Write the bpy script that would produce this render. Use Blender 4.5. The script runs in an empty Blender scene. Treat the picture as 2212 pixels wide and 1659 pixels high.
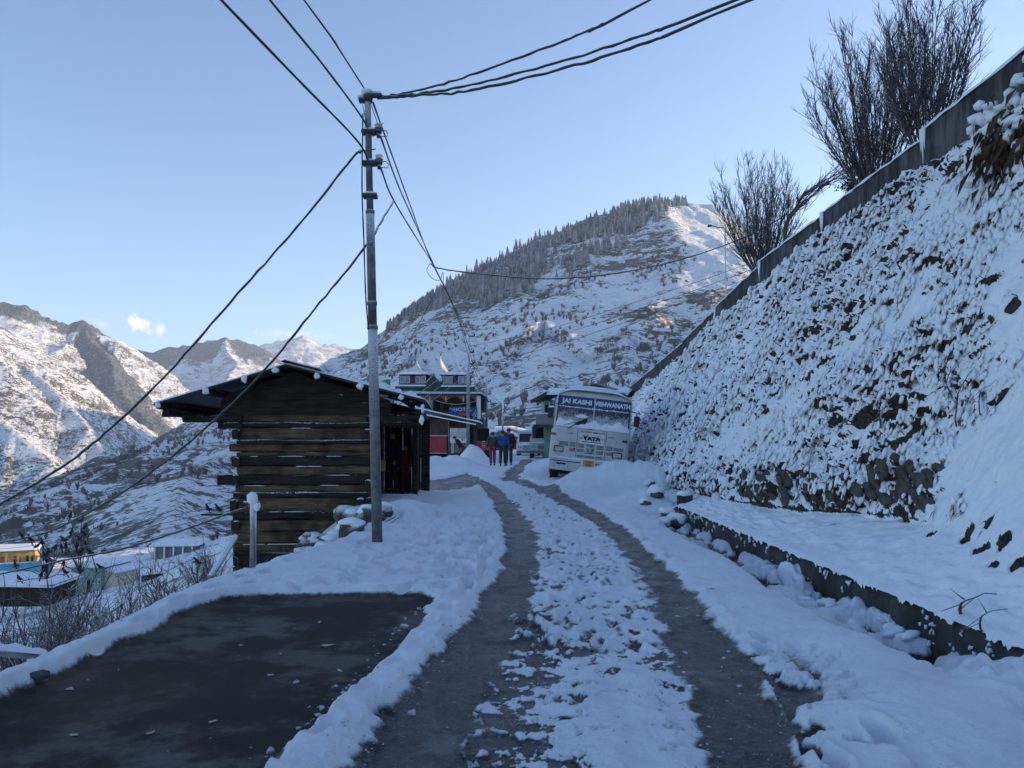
import bpy, bmesh, math, random
import numpy as np
from mathutils import Vector, Matrix, Euler, Quaternion

random.seed(7)
SC = bpy.context.scene
COL = SC.collection
R = math.radians

# ------------------------------------------------------------------ camera
PITCH = R(3.6)
EYE = 1.6
FPX = 1840.0            # focal length in units where the picture is 2212 x 1659
cam = bpy.data.objects.new('camera', bpy.data.cameras.new('camera'))
COL.objects.link(cam)
cam.location = (0, 0, EYE)
cam.rotation_euler = (R(90) + PITCH, 0, 0)
cam.data.sensor_width = 36
cam.data.lens = 36 * FPX / 2212
cam.data.clip_start = 0.05
cam.data.clip_end = 20000
SC.camera = cam

# ------------------------------------------------------------------ sky, sun, exposure
SUN_AZ, SUN_EL = R(72), R(15)      # azimuth from +Y towards +X
SUN_DIR = Vector((math.sin(SUN_AZ) * math.cos(SUN_EL), math.cos(SUN_AZ) * math.cos(SUN_EL), math.sin(SUN_EL)))
world = bpy.data.worlds.new('World')
SC.world = world
world.use_nodes = True
wn = world.node_tree
wn.nodes.clear()
w_out = wn.nodes.new('ShaderNodeOutputWorld')
w_bg = wn.nodes.new('ShaderNodeBackground')
w_sky = wn.nodes.new('ShaderNodeTexSky')
w_sky.sky_type = 'NISHITA'
w_sky.sun_disc = False
w_sky.sun_elevation = SUN_EL
w_sky.sun_rotation = SUN_AZ
w_sky.altitude = 1600
w_sky.air_density = 1.0
w_sky.dust_density = 0.6
w_sky.ozone_density = 2.7
w_bg.inputs['Strength'].default_value = 0.15
wn.links.new(w_bg.outputs[0], w_out.inputs[0])

sun = bpy.data.objects.new('sun', bpy.data.lights.new('sun', 'SUN'))
COL.objects.link(sun)
sun.data.energy = 4.3
sun.data.angle = R(0.5)
sun.data.color = (1.0, 0.74, 0.45)
sun.rotation_euler = SUN_DIR.to_track_quat('Z', 'Y').to_euler()
SC.view_settings.view_transform = 'Standard'
SC.view_settings.look = 'None'
SC.view_settings.gamma = 1
SC.view_settings.exposure = 0.88
SC.view_settings.use_curve_mapping = False
SC.cycles.use_denoising = True
SC.cycles.max_bounces = 6
SC.cycles.volume_bounces = 1
SC.cycles.transparent_max_bounces = 8

# small fair-weather clouds above the far range, part of the sky itself
w_tc = wn.nodes.new('ShaderNodeTexCoord')
def w_cloud(px, py, rx, ry, tilt, dens):
    d = Vector(((px - 1106) / FPX, 1, -(py - 829.5) / FPX))
    d = (Matrix.Rotation(PITCH, 3, 'X') @ d).normalized()
    mp = wn.nodes.new('ShaderNodeMapping'); mp.vector_type = 'TEXTURE'
    mp.inputs['Location'].default_value = d
    mp.inputs['Rotation'].default_value = (0, tilt, math.atan2(-d.x, d.y))
    mp.inputs['Scale'].default_value = (rx, 1.0, ry)
    wn.links.new(w_tc.outputs['Generated'], mp.inputs[0])
    ln = wn.nodes.new('ShaderNodeVectorMath'); ln.operation = 'LENGTH'
    wn.links.new(mp.outputs[0], ln.inputs[0])
    nz = wn.nodes.new('ShaderNodeTexNoise'); nz.inputs['Scale'].default_value = 95; nz.inputs['Detail'].default_value = 7
    nz.inputs['Roughness'].default_value = 0.62
    wn.links.new(w_tc.outputs['Generated'], nz.inputs['Vector'])
    a = wn.nodes.new('ShaderNodeMath'); a.operation = 'MULTIPLY_ADD'      # noise*2 - 0.2 - length
    wn.links.new(nz.outputs[0], a.inputs[0]); a.inputs[1].default_value = 3.4; a.inputs[2].default_value = -0.75
    s = wn.nodes.new('ShaderNodeMath'); s.operation = 'SUBTRACT'
    wn.links.new(a.outputs[0], s.inputs[0]); wn.links.new(ln.outputs['Value'], s.inputs[1])
    m = wn.nodes.new('ShaderNodeMapRange'); m.interpolation_type = 'SMOOTHSTEP'
    m.inputs['From Min'].default_value = 0.0; m.inputs['From Max'].default_value = 0.9; m.inputs['To Max'].default_value = dens
    wn.links.new(s.outputs[0], m.inputs['Value'])
    return m.outputs[0]
cl = None
for c in [(302, 703, 0.017, 0.011, 0.45, 1.0), (345, 712, 0.010, 0.007, 0.6, 0.7), (222, 702, 0.012, 0.005, 0.5, 0.45),
          (640, 722, 0.05, 0.006, 0.0, 0.35)]:
    o = w_cloud(*c)
    if cl is None: cl = o
    else:
        mx = wn.nodes.new('ShaderNodeMath'); mx.operation = 'MAXIMUM'
        wn.links.new(cl, mx.inputs[0]); wn.links.new(o, mx.inputs[1]); cl = mx.outputs[0]
w_mix = wn.nodes.new('ShaderNodeMixRGB')
wn.links.new(cl, w_mix.inputs[0]); wn.links.new(w_sky.outputs[0], w_mix.inputs[1])
w_mix.inputs[2].default_value = (5.2, 5.0, 5.0, 1)
wn.links.new(w_mix.outputs[0], w_bg.inputs[0])

# ------------------------------------------------------------------ helpers: picture -> place
CP, SP = math.cos(PITCH), math.sin(PITCH)
def at(px, py, Y):
    a, b = (px - 1106) / FPX, -(py - 829.5) / FPX
    y, z = CP - SP * b, SP + CP * b
    k = Y / y
    return Vector((a * k, Y, EYE + z * k))
def gp(px, py, z=0.0):
    a, b = (px - 1106) / FPX, -(py - 829.5) / FPX
    y, zz = CP - SP * b, SP + CP * b
    k = (z - EYE) / zz
    return Vector((a * k, y * k, z))

# ------------------------------------------------------------------ helpers: noise on numpy arrays
def _hash(ix, iy, seed):
    n = (ix.astype(np.int64) * 374761393 + iy.astype(np.int64) * 668265263 + seed * 974711) & 0xffffffff
    n = ((n ^ (n >> 13)) * 1274126177) & 0xffffffff
    n = n ^ (n >> 16)
    return n.astype(np.float64) / 4294967295.0
def vn(x, y, seed=0):
    xi, yi = np.floor(x), np.floor(y)
    fx, fy = x - xi, y - yi
    ux = fx * fx * fx * (fx * (fx * 6 - 15) + 10); uy = fy * fy * fy * (fy * (fy * 6 - 15) + 10)
    a = _hash(xi, yi, seed); b = _hash(xi + 1, yi, seed); c = _hash(xi, yi + 1, seed); d = _hash(xi + 1, yi + 1, seed)
    return ((a + (b - a) * ux) * (1 - uy) + (c + (d - c) * ux) * uy) * 2 - 1
def fbm(x, y, octs=4, seed=0, gain=0.5, lac=2.03):
    s = np.zeros(np.broadcast(x, y).shape); a = 1.0; t = 0
    c_, s_ = math.cos(0.6), math.sin(0.6)
    for o in range(octs):
        s = s + a * vn(x, y, seed + o * 17); t += a
        x, y = (x * c_ - y * s_) * lac + 13.1, (x * s_ + y * c_) * lac - 7.7
        a *= gain
    return s / t
def ridged(x, y, octs=4, seed=0, gain=0.5):
    s = np.zeros(np.broadcast(x, y).shape); a = 1.0; t = 0
    for o in range(octs):
        s = s + a * (1 - 2 * np.abs(vn(x, y, seed + o * 31))); t += a
        x, y = x * 1.9 + 5.3 + 0.3 * y, y * 1.9 - 3.1 - 0.3 * x
        a *= gain
    return s / t
def worley(x, y, seed=0):
    xi, yi = np.floor(x), np.floor(y)
    f1 = np.full(np.shape(x), 9.0); f2 = np.full(np.shape(x), 9.0); dy1 = np.zeros(np.shape(x)); idv = np.zeros(np.shape(x))
    for i in (-1, 0, 1):
        for j in (-1, 0, 1):
            cx, cy = xi + i, yi + j
            ox = cx + _hash(cx, cy, seed); oy = cy + _hash(cx, cy, seed + 7)
            d = np.hypot(x - ox, y - oy); m = d < f1
            f2 = np.where(m, f1, np.minimum(f2, d)); dy1 = np.where(m, y - oy, dy1); idv = np.where(m, _hash(cx, cy, seed + 3), idv)
            f1 = np.where(m, d, f1)
    return f1, f2, dy1, idv
def sstep(a, b, x):
    t = np.clip((x - a) / (b - a), 0, 1)
    return t * t * (3 - 2 * t)

# ------------------------------------------------------------------ helpers: materials
def new_mat(name):
    m = bpy.data.materials.new(name); m.use_nodes = True
    nt = m.node_tree; nt.nodes.clear()
    out = nt.nodes.new('ShaderNodeOutputMaterial'); b = nt.nodes.new('ShaderNodeBsdfPrincipled')
    nt.links.new(b.outputs[0], out.inputs[0])
    return m, nt, b
def N(nt, typ, **kw):
    n = nt.nodes.new(typ)
    for k, v in kw.items():
        if k.startswith('i_'):
            n.inputs[k[2:].replace('_', ' ')].default_value = v
        else: setattr(n, k, v)
    return n
def lk(nt, a, b): nt.links.new(a, b)
def noise(nt, vec, scale, detail=4, rough=0.55, dist=0.0):
    n = N(nt, 'ShaderNodeTexNoise'); n.inputs['Scale'].default_value = scale
    n.inputs['Detail'].default_value = detail; n.inputs['Roughness'].default_value = rough; n.inputs['Distortion'].default_value = dist
    if vec is not None: lk(nt, vec, n.inputs['Vector'])
    return n.outputs[0]
def maprange(nt, val, a, b, c=0.0, d=1.0, smooth=True):
    n = N(nt, 'ShaderNodeMapRange'); n.interpolation_type = 'SMOOTHSTEP' if smooth else 'LINEAR'
    n.inputs['From Min'].default_value = a; n.inputs['From Max'].default_value = b
    n.inputs['To Min'].default_value = c; n.inputs['To Max'].default_value = d
    lk(nt, val, n.inputs['Value']); return n.outputs[0]
def math_n(nt, op, a, b=None, c=None):
    n = N(nt, 'ShaderNodeMath', operation=op)
    for i, v in enumerate((a, b, c)):
        if v is None: continue
        if isinstance(v, (int, float)): n.inputs[i].default_value = v
        else: lk(nt, v, n.inputs[i])
    return n.outputs[0]
def mixc(nt, fac, a, b):
    n = N(nt, 'ShaderNodeMixRGB')
    for i, v in enumerate((fac, a, b)):
        if isinstance(v, (int, float)): n.inputs[i].default_value = v
        elif isinstance(v, tuple): n.inputs[i].default_value = v if len(v) == 4 else (*v, 1)
        else: lk(nt, v, n.inputs[i])
    return n.outputs[0]
def bump(nt, b, height, strength=0.5, dist=0.02, prev=None):
    n = N(nt, 'ShaderNodeBump'); n.inputs['Strength'].default_value = strength; n.inputs['Distance'].default_value = dist
    lk(nt, height, n.inputs['Height'])
    if prev is not None: lk(nt, prev, n.inputs['Normal'])
    lk(nt, n.outputs[0], b.inputs['Normal']); return n.outputs[0]
def objco(nt): return N(nt, 'ShaderNodeTexCoord').outputs['Object']
def geopos(nt): return N(nt, 'ShaderNodeNewGeometry').outputs['Position']

MATS = {}
def flat(name, col, rough=0.7, var=0.25, scale=6.0, bstr=0.25, bscale=40.0, metal=0.0, spec=0.4, frost=0.0):
    """a plain surface with mottling, fine relief and optionally frost lying on faces that look up"""
    if name in MATS: return MATS[name]
    m, nt, b = new_mat(name)
    oc = objco(nt)
    n1 = noise(nt, oc, scale, 5, 0.6)
    lo = tuple(c * (1 - var) for c in col); hi = tuple(min(1, c * (1 + var)) for c in col)
    c = mixc(nt, maprange(nt, n1, 0.3, 0.7), lo, hi)
    if frost > 0:
        g = N(nt, 'ShaderNodeNewGeometry'); sx = N(nt, 'ShaderNodeSeparateXYZ'); lk(nt, g.outputs['Normal'], sx.inputs[0])
        up = math_n(nt, 'MULTIPLY_ADD', sx.outputs[2], 0.5, frost - 0.5)
        f = maprange(nt, math_n(nt, 'ADD', up, math_n(nt, 'MULTIPLY', noise(nt, oc, 60, 4, 0.7), 0.6)), 0.28, 0.6)
        c = mixc(nt, f, c, (0.80, 0.83, 0.87))
    lk(nt, c, b.inputs['Base Color'])
    b.inputs['Roughness'].default_value = rough; b.inputs['Metallic'].default_value = metal
    b.inputs['Specular IOR Level'].default_value = spec
    if bstr > 0: bump(nt, b, noise(nt, oc, bscale, 4, 0.6), bstr, 0.01)
    MATS[name] = m
    return m

SNOWC = (0.80, 0.84, 0.90)
def snow_mat():
    if 'snow' in MATS: return MATS['snow']
    m, nt, b = new_mat('snow')
    p = geopos(nt)
    c = mixc(nt, maprange(nt, noise(nt, p, 1.3, 6, 0.6), 0.3, 0.75), (0.74, 0.78, 0.84), (0.84, 0.87, 0.92))
    lk(nt, c, b.inputs['Base Color'])
    b.inputs['Roughness'].default_value = 0.75; b.inputs['Specular IOR Level'].default_value = 0.25
    bb = bump(nt, b, noise(nt, p, 14, 5, 0.6), 0.35, 0.03)
    bump(nt, b, noise(nt, p, 110, 3, 0.6), 0.35, 0.006, bb)
    MATS['snow'] = m
    return m

# ------------------------------------------------------------------ helpers: meshes and objects
def mesh_np(name, verts, quads, mat=None, smooth=True, attrs=None, tris=None):
    me = bpy.data.meshes.new(name)
    nv, nq = len(verts), len(quads)
    me.vertices.add(nv); me.vertices.foreach_set('co', np.asarray(verts, np.float32).ravel())
    me.loops.add(nq * 4); me.loops.foreach_set('vertex_index', np.asarray(quads, np.int32).ravel())
    me.polygons.add(nq)
    me.polygons.foreach_set('loop_start', np.arange(0, nq * 4, 4, dtype=np.int32))
    me.polygons.foreach_set('use_smooth', np.full(nq, smooth, bool))
    me.update(calc_edges=True)
    for k, v in (attrs or {}).items():
        a = me.attributes.new(k, 'FLOAT', 'POINT'); a.data.foreach_set('value', np.asarray(v, np.float32).ravel())
    if mat: me.materials.append(mat)
    me.validate()
    return me
def grid_quads(nr, nc):
    i = np.arange(nr - 1)[:, None] * nc + np.arange(nc - 1)[None, :]
    return np.stack([i, i + 1, i + nc + 1, i + nc], -1).reshape(-1, 4)
def link(name, me, parent=None, kind=None, label=None, cat=None, group=None):
    o = bpy.data.objects.new(name, me); COL.objects.link(o)
    if parent is not None: o.parent = parent
    tag(o, label, cat, group, kind)
    return o
def tag(o, label=None, cat=None, group=None, kind=None):
    if label: o['label'] = label
    if cat: o['category'] = cat
    if group: o['group'] = group
    if kind: o['kind'] = kind
    return o
def thing(name, loc, label, cat, group=None, rz=0.0, rot=None):
    o = bpy.data.objects.new(name, None); COL.objects.link(o)
    o.location = loc; o.rotation_euler = rot if rot is not None else (0, 0, rz)
    o.empty_display_size = 0.2
    return tag(o, label, cat, group)

class MB:
    """collects shapes; build() links them as one mesh object"""
    def __init__(s): s.v, s.f, s.sm = [], [], []
    def add(s, vs, fs, smooth=False):
        k = len(s.v); s.v += [tuple(v) for v in vs]; s.f += [tuple(i + k for i in f) for f in fs]; s.sm += [smooth] * len(fs)
        return s
    def box(s, lo, hi, M=None, bev=0.0):
        x0, y0, z0 = lo; x1, y1, z1 = hi
        if bev <= 0:
            vs = [(x, y, z) for z in (z0, z1) for y in (y0, y1) for x in (x0, x1)]
            fs = [(0, 2, 3, 1), (4, 5, 7, 6), (0, 1, 5, 4), (2, 6, 7, 3), (0, 4, 6, 2), (1, 3, 7, 5)]
        else:
            bm = bmesh.new(); bmesh.ops.create_cube(bm, size=1)
            for v in bm.verts: v.co = Vector((x0 + (v.co.x + .5) * (x1 - x0), y0 + (v.co.y + .5) * (y1 - y0), z0 + (v.co.z + .5) * (z1 - z0)))
            bmesh.ops.bevel(bm, geom=bm.edges[:], offset=bev, segments=2, affect='EDGES', profile=0.5)
            bm.verts.index_update(); vs = [tuple(v.co) for v in bm.verts]; fs = [tuple(v.index for v in f.verts) for f in bm.faces]; bm.free()
        if M is not None: vs = [tuple(M @ Vector(v)) for v in vs]
        return s.add(vs, fs)
    def tube(s, pts, rad, n=6, cap=True, smooth=True):
        pts = [Vector(p) for p in pts]; m = len(pts)
        rr = rad if hasattr(rad, '__len__') else [rad] * m
        vs, fs = [], []
        up = Vector((0.13, 0.29, 0.95))
        for i, p in enumerate(pts):
            t = (pts[min(i + 1, m - 1)] - pts[max(i - 1, 0)])
            if t.length < 1e-9: t = Vector((0, 0, 1))
            t.normalize()
            a = t.cross(up)
            if a.length < 0.05: a = t.cross(Vector((1, 0, 0)))
            a.normalize(); b = t.cross(a)
            for k in range(n):
                th = 2 * math.pi * k / n
                vs.append(tuple(p + (a * math.cos(th) + b * math.sin(th)) * rr[i]))
        for i in range(m - 1):
            for k in range(n):
                fs.append((i * n + k, i * n + (k + 1) % n, (i + 1) * n + (k + 1) % n, (i + 1) * n + k))
        if cap: fs += [tuple(range(n - 1, -1, -1)), tuple(range((m - 1) * n, m * n))]
        return s.add(vs, fs, smooth)
    def blob(s, c, r, seed=0, n=2, amp=0.18, flat_bottom=None):
        bm = bmesh.new(); bmesh.ops.create_icosphere(bm, subdivisions=n, radius=1)
        rnd = random.Random(seed); ph = [rnd.uniform(0, 6.28) for _ in range(6)]
        rx, ry, rz = r if hasattr(r, '__len__') else (r, r, r)
        for v in bm.verts:
            q = v.co; k = 1 + amp * (math.sin(q.x * 2.3 + ph[0]) * math.cos(q.y * 2.9 + ph[1]) + 0.6 * math.sin(q.z * 4.1 + ph[2] + q.x * 3.3) + 0.4 * math.sin(q.y * 6 + ph[3]) * math.sin(q.x * 5 + ph[4]))
            v.co = Vector((c[0] + q.x * rx * k, c[1] + q.y * ry * k, c[2] + q.z * rz * k))
            if flat_bottom is not None and v.co.z < flat_bottom: v.co.z = flat_bottom
        bm.verts.index_update(); s.add([tuple(v.co) for v in bm.verts], [tuple(v.index for v in f.verts) for f in bm.faces], True); bm.free()
        return s
    def prism(s, poly, y0, y1):
        """polygon in x,z extruded along y"""
        n = len(poly)
        vs = [(x, y0, z) for x, z in poly] + [(x, y1, z) for x, z in poly]
        fs = [tuple(range(n)), tuple(range(2 * n - 1, n - 1, -1))] + [(i + n, (i + 1) % n + n, (i + 1) % n, i) for i in range(n)]
        return s.add(vs, fs)
    def mesh(s, name, mat=None):
        me = bpy.data.meshes.new(name); me.from_pydata(s.v, [], s.f)
        me.polygons.foreach_set('use_smooth', s.sm)
        if mat: me.materials.append(mat)
        me.update(); return me
    def build(s, name, mat=None, parent=None, label=None, cat=None, group=None, kind=None, fix=True):
        me = s.mesh(name, mat)
        if fix:
            bm = bmesh.new(); bm.from_mesh(me); bmesh.ops.recalc_face_normals(bm, faces=bm.faces); bm.to_mesh(me); bm.free()
        return link(name, me, parent, kind, label, cat, group)

ORD = 'first second third fourth fifth sixth seventh eighth ninth tenth eleventh twelfth thirteenth fourteenth fifteenth sixteenth seventeenth eighteenth nineteenth twentieth twenty-first twenty-second twenty-third twenty-fourth twenty-fifth twenty-sixth twenty-seventh twenty-eighth twenty-ninth thirtieth thirty-first thirty-second thirty-third thirty-fourth thirty-fifth'.split()
def rank(objs, what, key=lambda o: o.location.x / o.location.y, side='from the left'):
    for i, o in enumerate(sorted(objs, key=key)): o['label'] = '%s %s of the %s' % (ORD[i], side, what)
def copy_tree(o, parent=None):
    c = o.copy(); COL.objects.link(c)
    if parent is not None: c.parent = parent; c.matrix_parent_inverse = o.matrix_parent_inverse.copy()
    for ch in list(o.children): copy_tree(ch, c)
    return c
def text_mesh(s, size, name='lettering', mat=None, parent=None, loc=(0, 0, 0), rot=(R(90), 0, 0), ext=0.002, bold=0.0, align='CENTER', sx=1.0):
    cu = bpy.data.curves.new(name, 'FONT'); cu.body = s; cu.size = size; cu.extrude = ext; cu.offset = bold
    cu.align_x = align; cu.align_y = 'CENTER'; cu.resolution_u = 3
    tmp = bpy.data.objects.new('tmp', cu); COL.objects.link(tmp)
    dg = bpy.context.evaluated_depsgraph_get(); dg.update()
    me = bpy.data.meshes.new_from_object(tmp.evaluated_get(dg))
    bpy.data.objects.remove(tmp); bpy.data.curves.remove(cu)
    me.materials.clear()
    if mat: me.materials.append(mat)
    o = link(name, me, parent)
    o.location = loc; o.rotation_euler = rot; o.scale = (sx, 1, 1)
    return o

# ================================================================== THE SETTING
# ------------------------------------------------------------------ far terrain: ridges given by points along their crests
def ridge(pts): return [at(*p) for p in pts]
RIDGES = [   # crest points, slope, roughness amplitude, spread of rock cover
    # the near mountain ahead
    (ridge([(600, 860, 800), (650, 800, 850), (690, 772, 860), (760, 748, 870), (810, 715, 870), (850, 692, 860)]), 0.88),
    (ridge([(850, 692, 860), (930, 640, 830), (1000, 603, 800), (1080, 560, 780), (1150, 528, 760),
            (1250, 485, 740), (1350, 450, 720), (1430, 440, 705), (1490, 440, 690), (1545, 446, 670), (1590, 530, 630), (1635, 592, 590), (1720, 640, 540), (1850, 660, 480)]), [1.0, 0.85, 0.66, 0.54, 0.48, 0.46, 0.46, 0.46, 0.55, 0.8, 0.7, 0.6, 0.55, 0.5]),
    (ridge([(1440, 478, 640), (1480, 508, 600), (1540, 548, 560), (1600, 586, 520), (1700, 640, 460), (1850, 690, 400)]), 0.52),
    (ridge([(1250, 496, 725), (1235, 622, 560), (1215, 722, 430), (1195, 806, 320), (1180, 858, 240)]), 0.44),
    (ridge([(1430, 490, 680), (1400, 630, 520), (1385, 730, 400), (1370, 800, 300), (1350, 850, 210)]), 0.44),
    (ridge([(1000, 606, 795), (960, 700, 620), (930, 780, 480), (900, 856, 360), (890, 890, 280)]), 0.44),
    (ridge([(810, 722, 860), (780, 806, 640), (745, 866, 480), (720, 905, 380)]), 0.6),
    ([Vector((135, 290, 55)), Vector((165, 420, 78)), Vector((205, 520, 88))], 0.55),  # unseen ridge added behind the wall to shade the lower spurs
    # its low spur running down to the left
    (ridge([(650, 806, 825), (600, 880, 620), (520, 932, 470), (420, 938, 430), (330, 975, 400), (230, 1022, 370), (140, 1070, 340), (60, 1120, 310), (-60, 1170, 280)]), 0.5),
    (ridge([(510, 934, 465), (450, 1010, 330), (400, 1080, 240), (380, 1130, 190)]), 0.40),
    # unseen range added behind the near mountain to keep the valley in shade
    ([Vector((-60, 1500, 190)), Vector((120, 1450, 260)), Vector((400, 1420, 262)), Vector((800, 1500, 280)), Vector((1500, 1700, 360))], 0.6),
    # the sunlit flank on the left
    (ridge([(-260, 560, 1150), (-120, 640, 1250), (0, 692, 1330), (60, 738, 1400), (150, 806, 1500), (240, 872, 1600), (300, 915, 1680), (345, 948, 1750), (400, 985, 1800)]), 0.85),
    (ridge([(-60, 700, 1290), (40, 790, 1200), (110, 860, 1130), (180, 930, 1080), (230, 985, 1050)]), 0.95),
    (ridge([(60, 740, 1400), (150, 850, 1330), (215, 925, 1290), (260, 975, 1270)]), 0.95),
    (ridge([(-160, 800, 1000), (-60, 860, 960), (40, 925, 930), (120, 990, 900)]), 0.9),
    # dark crest behind it
    (ridge([(-200, 600, 2100), (-60, 640, 2100), (0, 650, 2100), (50, 655, 2120), (110, 688, 2150), (150, 697, 2180), (178, 690, 2200), (210, 712, 2230), (245, 738, 2260), (275, 756, 2300), (300, 800, 2250), (330, 860, 2150), (350, 915, 2050)]), 0.8),
    (ridge([(178, 692, 2200), (215, 770, 2050), (260, 830, 1980), (310, 890, 1930), (340, 930, 1900)]), 0.95),
    # further ranges
    (ridge([(230, 790, 3000), (275, 752, 3000), (330, 758, 3020), (390, 748, 3050), (440, 735, 3080), (490, 728, 3100), (530, 736, 3120), (565, 752, 3150), (600, 790, 3200)]), 0.7),
    (ridge([(490, 729, 3100), (500, 790, 2850), (470, 850, 2600), (430, 900, 2400)]), 0.75),
    (ridge([(400, 800, 3600), (540, 760, 4300), (580, 740, 4300), (620, 730, 4350), (648, 723, 4380), (680, 742, 4400), (720, 742, 4450), (800, 760, 4500), (900, 800, 4500)]), 0.75),
]
def seg_field(x, y):
    """ridge surfaces melted together, how far from the nearest crest, and which ridge is on top"""
    best = np.full(x.shape, -1e9); hard = np.full(x.shape, -1e9); dist = np.zeros(x.shape); which = np.zeros(x.shape, np.int32)
    for ri, (pts, sl) in enumerate(RIDGES):
        sls = sl if isinstance(sl, list) else [sl] * len(pts)
        hr = np.full(x.shape, -1e9); dr = np.zeros(x.shape)
        for a, b, s0, s1 in zip(pts[:-1], pts[1:], sls[:-1], sls[1:]):
            ax, ay, bx, by = a.x, a.y, b.x, b.y
            dx, dy = bx - ax, by - ay; L2 = dx * dx + dy * dy
            t = np.clip(((x - ax) * dx + (y - ay) * dy) / L2, 0, 1)
            d = np.hypot((x - (ax + dx * t)) * (1.6 if 1 <= ri <= 7 else 1.0), y - (ay + dy * t))
            h = a.z + (b.z - a.z) * t - (s0 + (s1 - s0) * t) * d
            m = h > hr
            hr = np.where(m, h, hr); dr = np.where(m, d, dr)
        m = hr > hard
        hard = np.where(m, hr, hard); dist = np.where(m, dr, dist); which = np.where(m, ri, which)
        k = 14.0
        f = np.clip(0.5 + 0.5 * (hr - best) / k, 0, 1)
        best = np.where(best < -1e8, hr, best * (1 - f) + hr * f + k * f * (1 - f))
    return best, dist, which
def near_edge(y):
    return np.interp(y, [0, 9.5, 11.5, 13.2, 16, 17.5, 18.6, 24, 25.5, 32, 60, 100, 132, 170], [-3.25, -3.2, -2.85, -2.55, -2.5, -2.9, -3.45, -3.45, -5.0, -6.8, -9.8, -11, -12, -14])
def near_base(x, y):
    """bare land close by: the road bench and the drop to the valley on its left"""
    d = np.maximum(near_edge(y) - x, 0)
    fall = -(0.85 * np.minimum(d, 2.8)) - 0.50 * np.clip(d - 2.8, 0, 17.2) - 0.28 * np.clip(d - 20, 0, 14) - 0.10 * np.clip(d - 34, 0, 60)
    road = np.interp(y, [0, 17, 28, 60, 100, 170], [0, 0, 0.15, 0.2, 0.3, 0.5])
    z = road + fall
    z = z + sstep(1.5, 8, d) * 0.6 * fbm(x * 0.18, y * 0.18, 4, 3)
    return z
def far_height(x, y):
    wx = fbm(x / 160, y / 160, 4, 11) * 26; wy = fbm(x / 160, y / 160, 4, 12) * 26
    far = sstep(900, 1400, y)
    k = 1 + 1.0 * far
    h, d, w = seg_field(x + wx * k * 0.7, y + wy * k * 0.7)
    amp = np.minimum(d * 0.22, 13 + 26 * far)
    s = 120 + 90 * far
    h = h + amp * ridged(x / s, y / s, 5, 21, 0.55) + np.minimum(d * 0.06 + 1.0, 4.0) * fbm(x / 22, y / 22, 4, 5)
    floor = np.interp(y, [120, 200, 350, 600, 1000, 2000, 5000], [-22, -30, -48, -70, -70, -60, -60]) + 3 * fbm(x / 60, y / 60, 3, 9)
    vx = sstep(-20, 60, x)
    floor = floor * (1 - vx) + vx * np.interp(y, [100, 200, 400], [0.4, 3, 10])
    k2 = 10.0
    m = np.maximum(h, floor)
    return m, d, w, h - floor
def terrain(x, y):
    f = sstep(105, 190, y)
    far = far_height(x, y)[0]
    return near_base(x, y) * (1 - f) + far * f

# ------------------------------------------------------------------ mountains
def mountain_mat():
    m, nt, b = new_mat('mountain_snow_and_rock')
    p = geopos(nt)
    at_ = N(nt, 'ShaderNodeAttribute'); at_.attribute_name = 'rock'
    fo = N(nt, 'ShaderNodeAttribute'); fo.attribute_name = 'wood'
    mp = N(nt, 'ShaderNodeMapping'); mp.inputs['Scale'].default_value = (1, 1, 2.2); lk(nt, p, mp.inputs[0])
    big = noise(nt, mp.outputs[0], 0.022, 9, 0.62, 0.4)
    fine = noise(nt, mp.outputs[0], 0.16, 6, 0.65)
    tiny = noise(nt, mp.outputs[0], 0.55, 4, 0.6)
    s = math_n(nt, 'ADD', math_n(nt, 'MULTIPLY', big, 0.85), math_n(nt, 'MULTIPLY', fine, 0.95))
    s = math_n(nt, 'ADD', s, math_n(nt, 'MULTIPLY', tiny, 0.60))
    s = math_n(nt, 'ADD', s, at_.outputs['Fac'])
    fac = maprange(nt, s, 1.235, 1.34)
    rock = mixc(nt, maprange(nt, noise(nt, p, 0.06, 5), 0.35, 0.65), (0.085, 0.080, 0.076), (0.175, 0.160, 0.146))
    snow = mixc(nt, maprange(nt, fine, 0.3, 0.7), (0.76, 0.79, 0.84), (0.84, 0.87, 0.91))
    c = mixc(nt, fac, snow, rock)
    wf = maprange(nt, math_n(nt, 'ADD', fo.outputs['Fac'], math_n(nt, 'MULTIPLY', math_n(nt, 'SUBTRACT', noise(nt, p, 0.05, 6, 0.7), 0.5), 1.2)), 0.42, 0.62)
    wood = mixc(nt, maprange(nt, noise(nt, p, 0.16, 4, 0.7), 0.4, 0.7), (0.045, 0.055, 0.06), (0.22, 0.24, 0.26))
    c = mixc(nt, wf, c, wood)
    lk(nt, c, b.inputs['Base Color'])
    b.inputs['Roughness'].default_value = 0.85; b.inputs['Specular IOR Level'].default_value = 0.15
    hgt = math_n(nt, 'ADD', math_n(nt, 'MULTIPLY', big, 14), math_n(nt, 'MULTIPLY', fine, 3.5))
    hgt = math_n(nt, 'ADD', hgt, math_n(nt, 'MULTIPLY', noise(nt, p, 0.1, 3), 4))
    bump(nt, b, hgt, 0.8, 1.0)
    return m
u = np.concatenate([np.linspace(-1.3, -0.66, 40, endpoint=False), np.linspace(-0.66, 0.42, 640, endpoint=False), np.linspace(0.42, 1.6, 60)])
yy = np.concatenate([np.geomspace(128, 240, 70, endpoint=False), np.geomspace(240, 900, 300, endpoint=False), np.geomspace(900, 4900, 260)])
Ym, Um = np.meshgrid(yy, u, indexing='ij'); Xm = Um * Ym
fz, fd, fw, frel = far_height(Xm, Ym)
blend = sstep(105, 190, Ym)
Zm = near_base(Xm, Ym) * (1 - blend) + fz * blend - 0.15 * (1 - blend)
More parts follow.
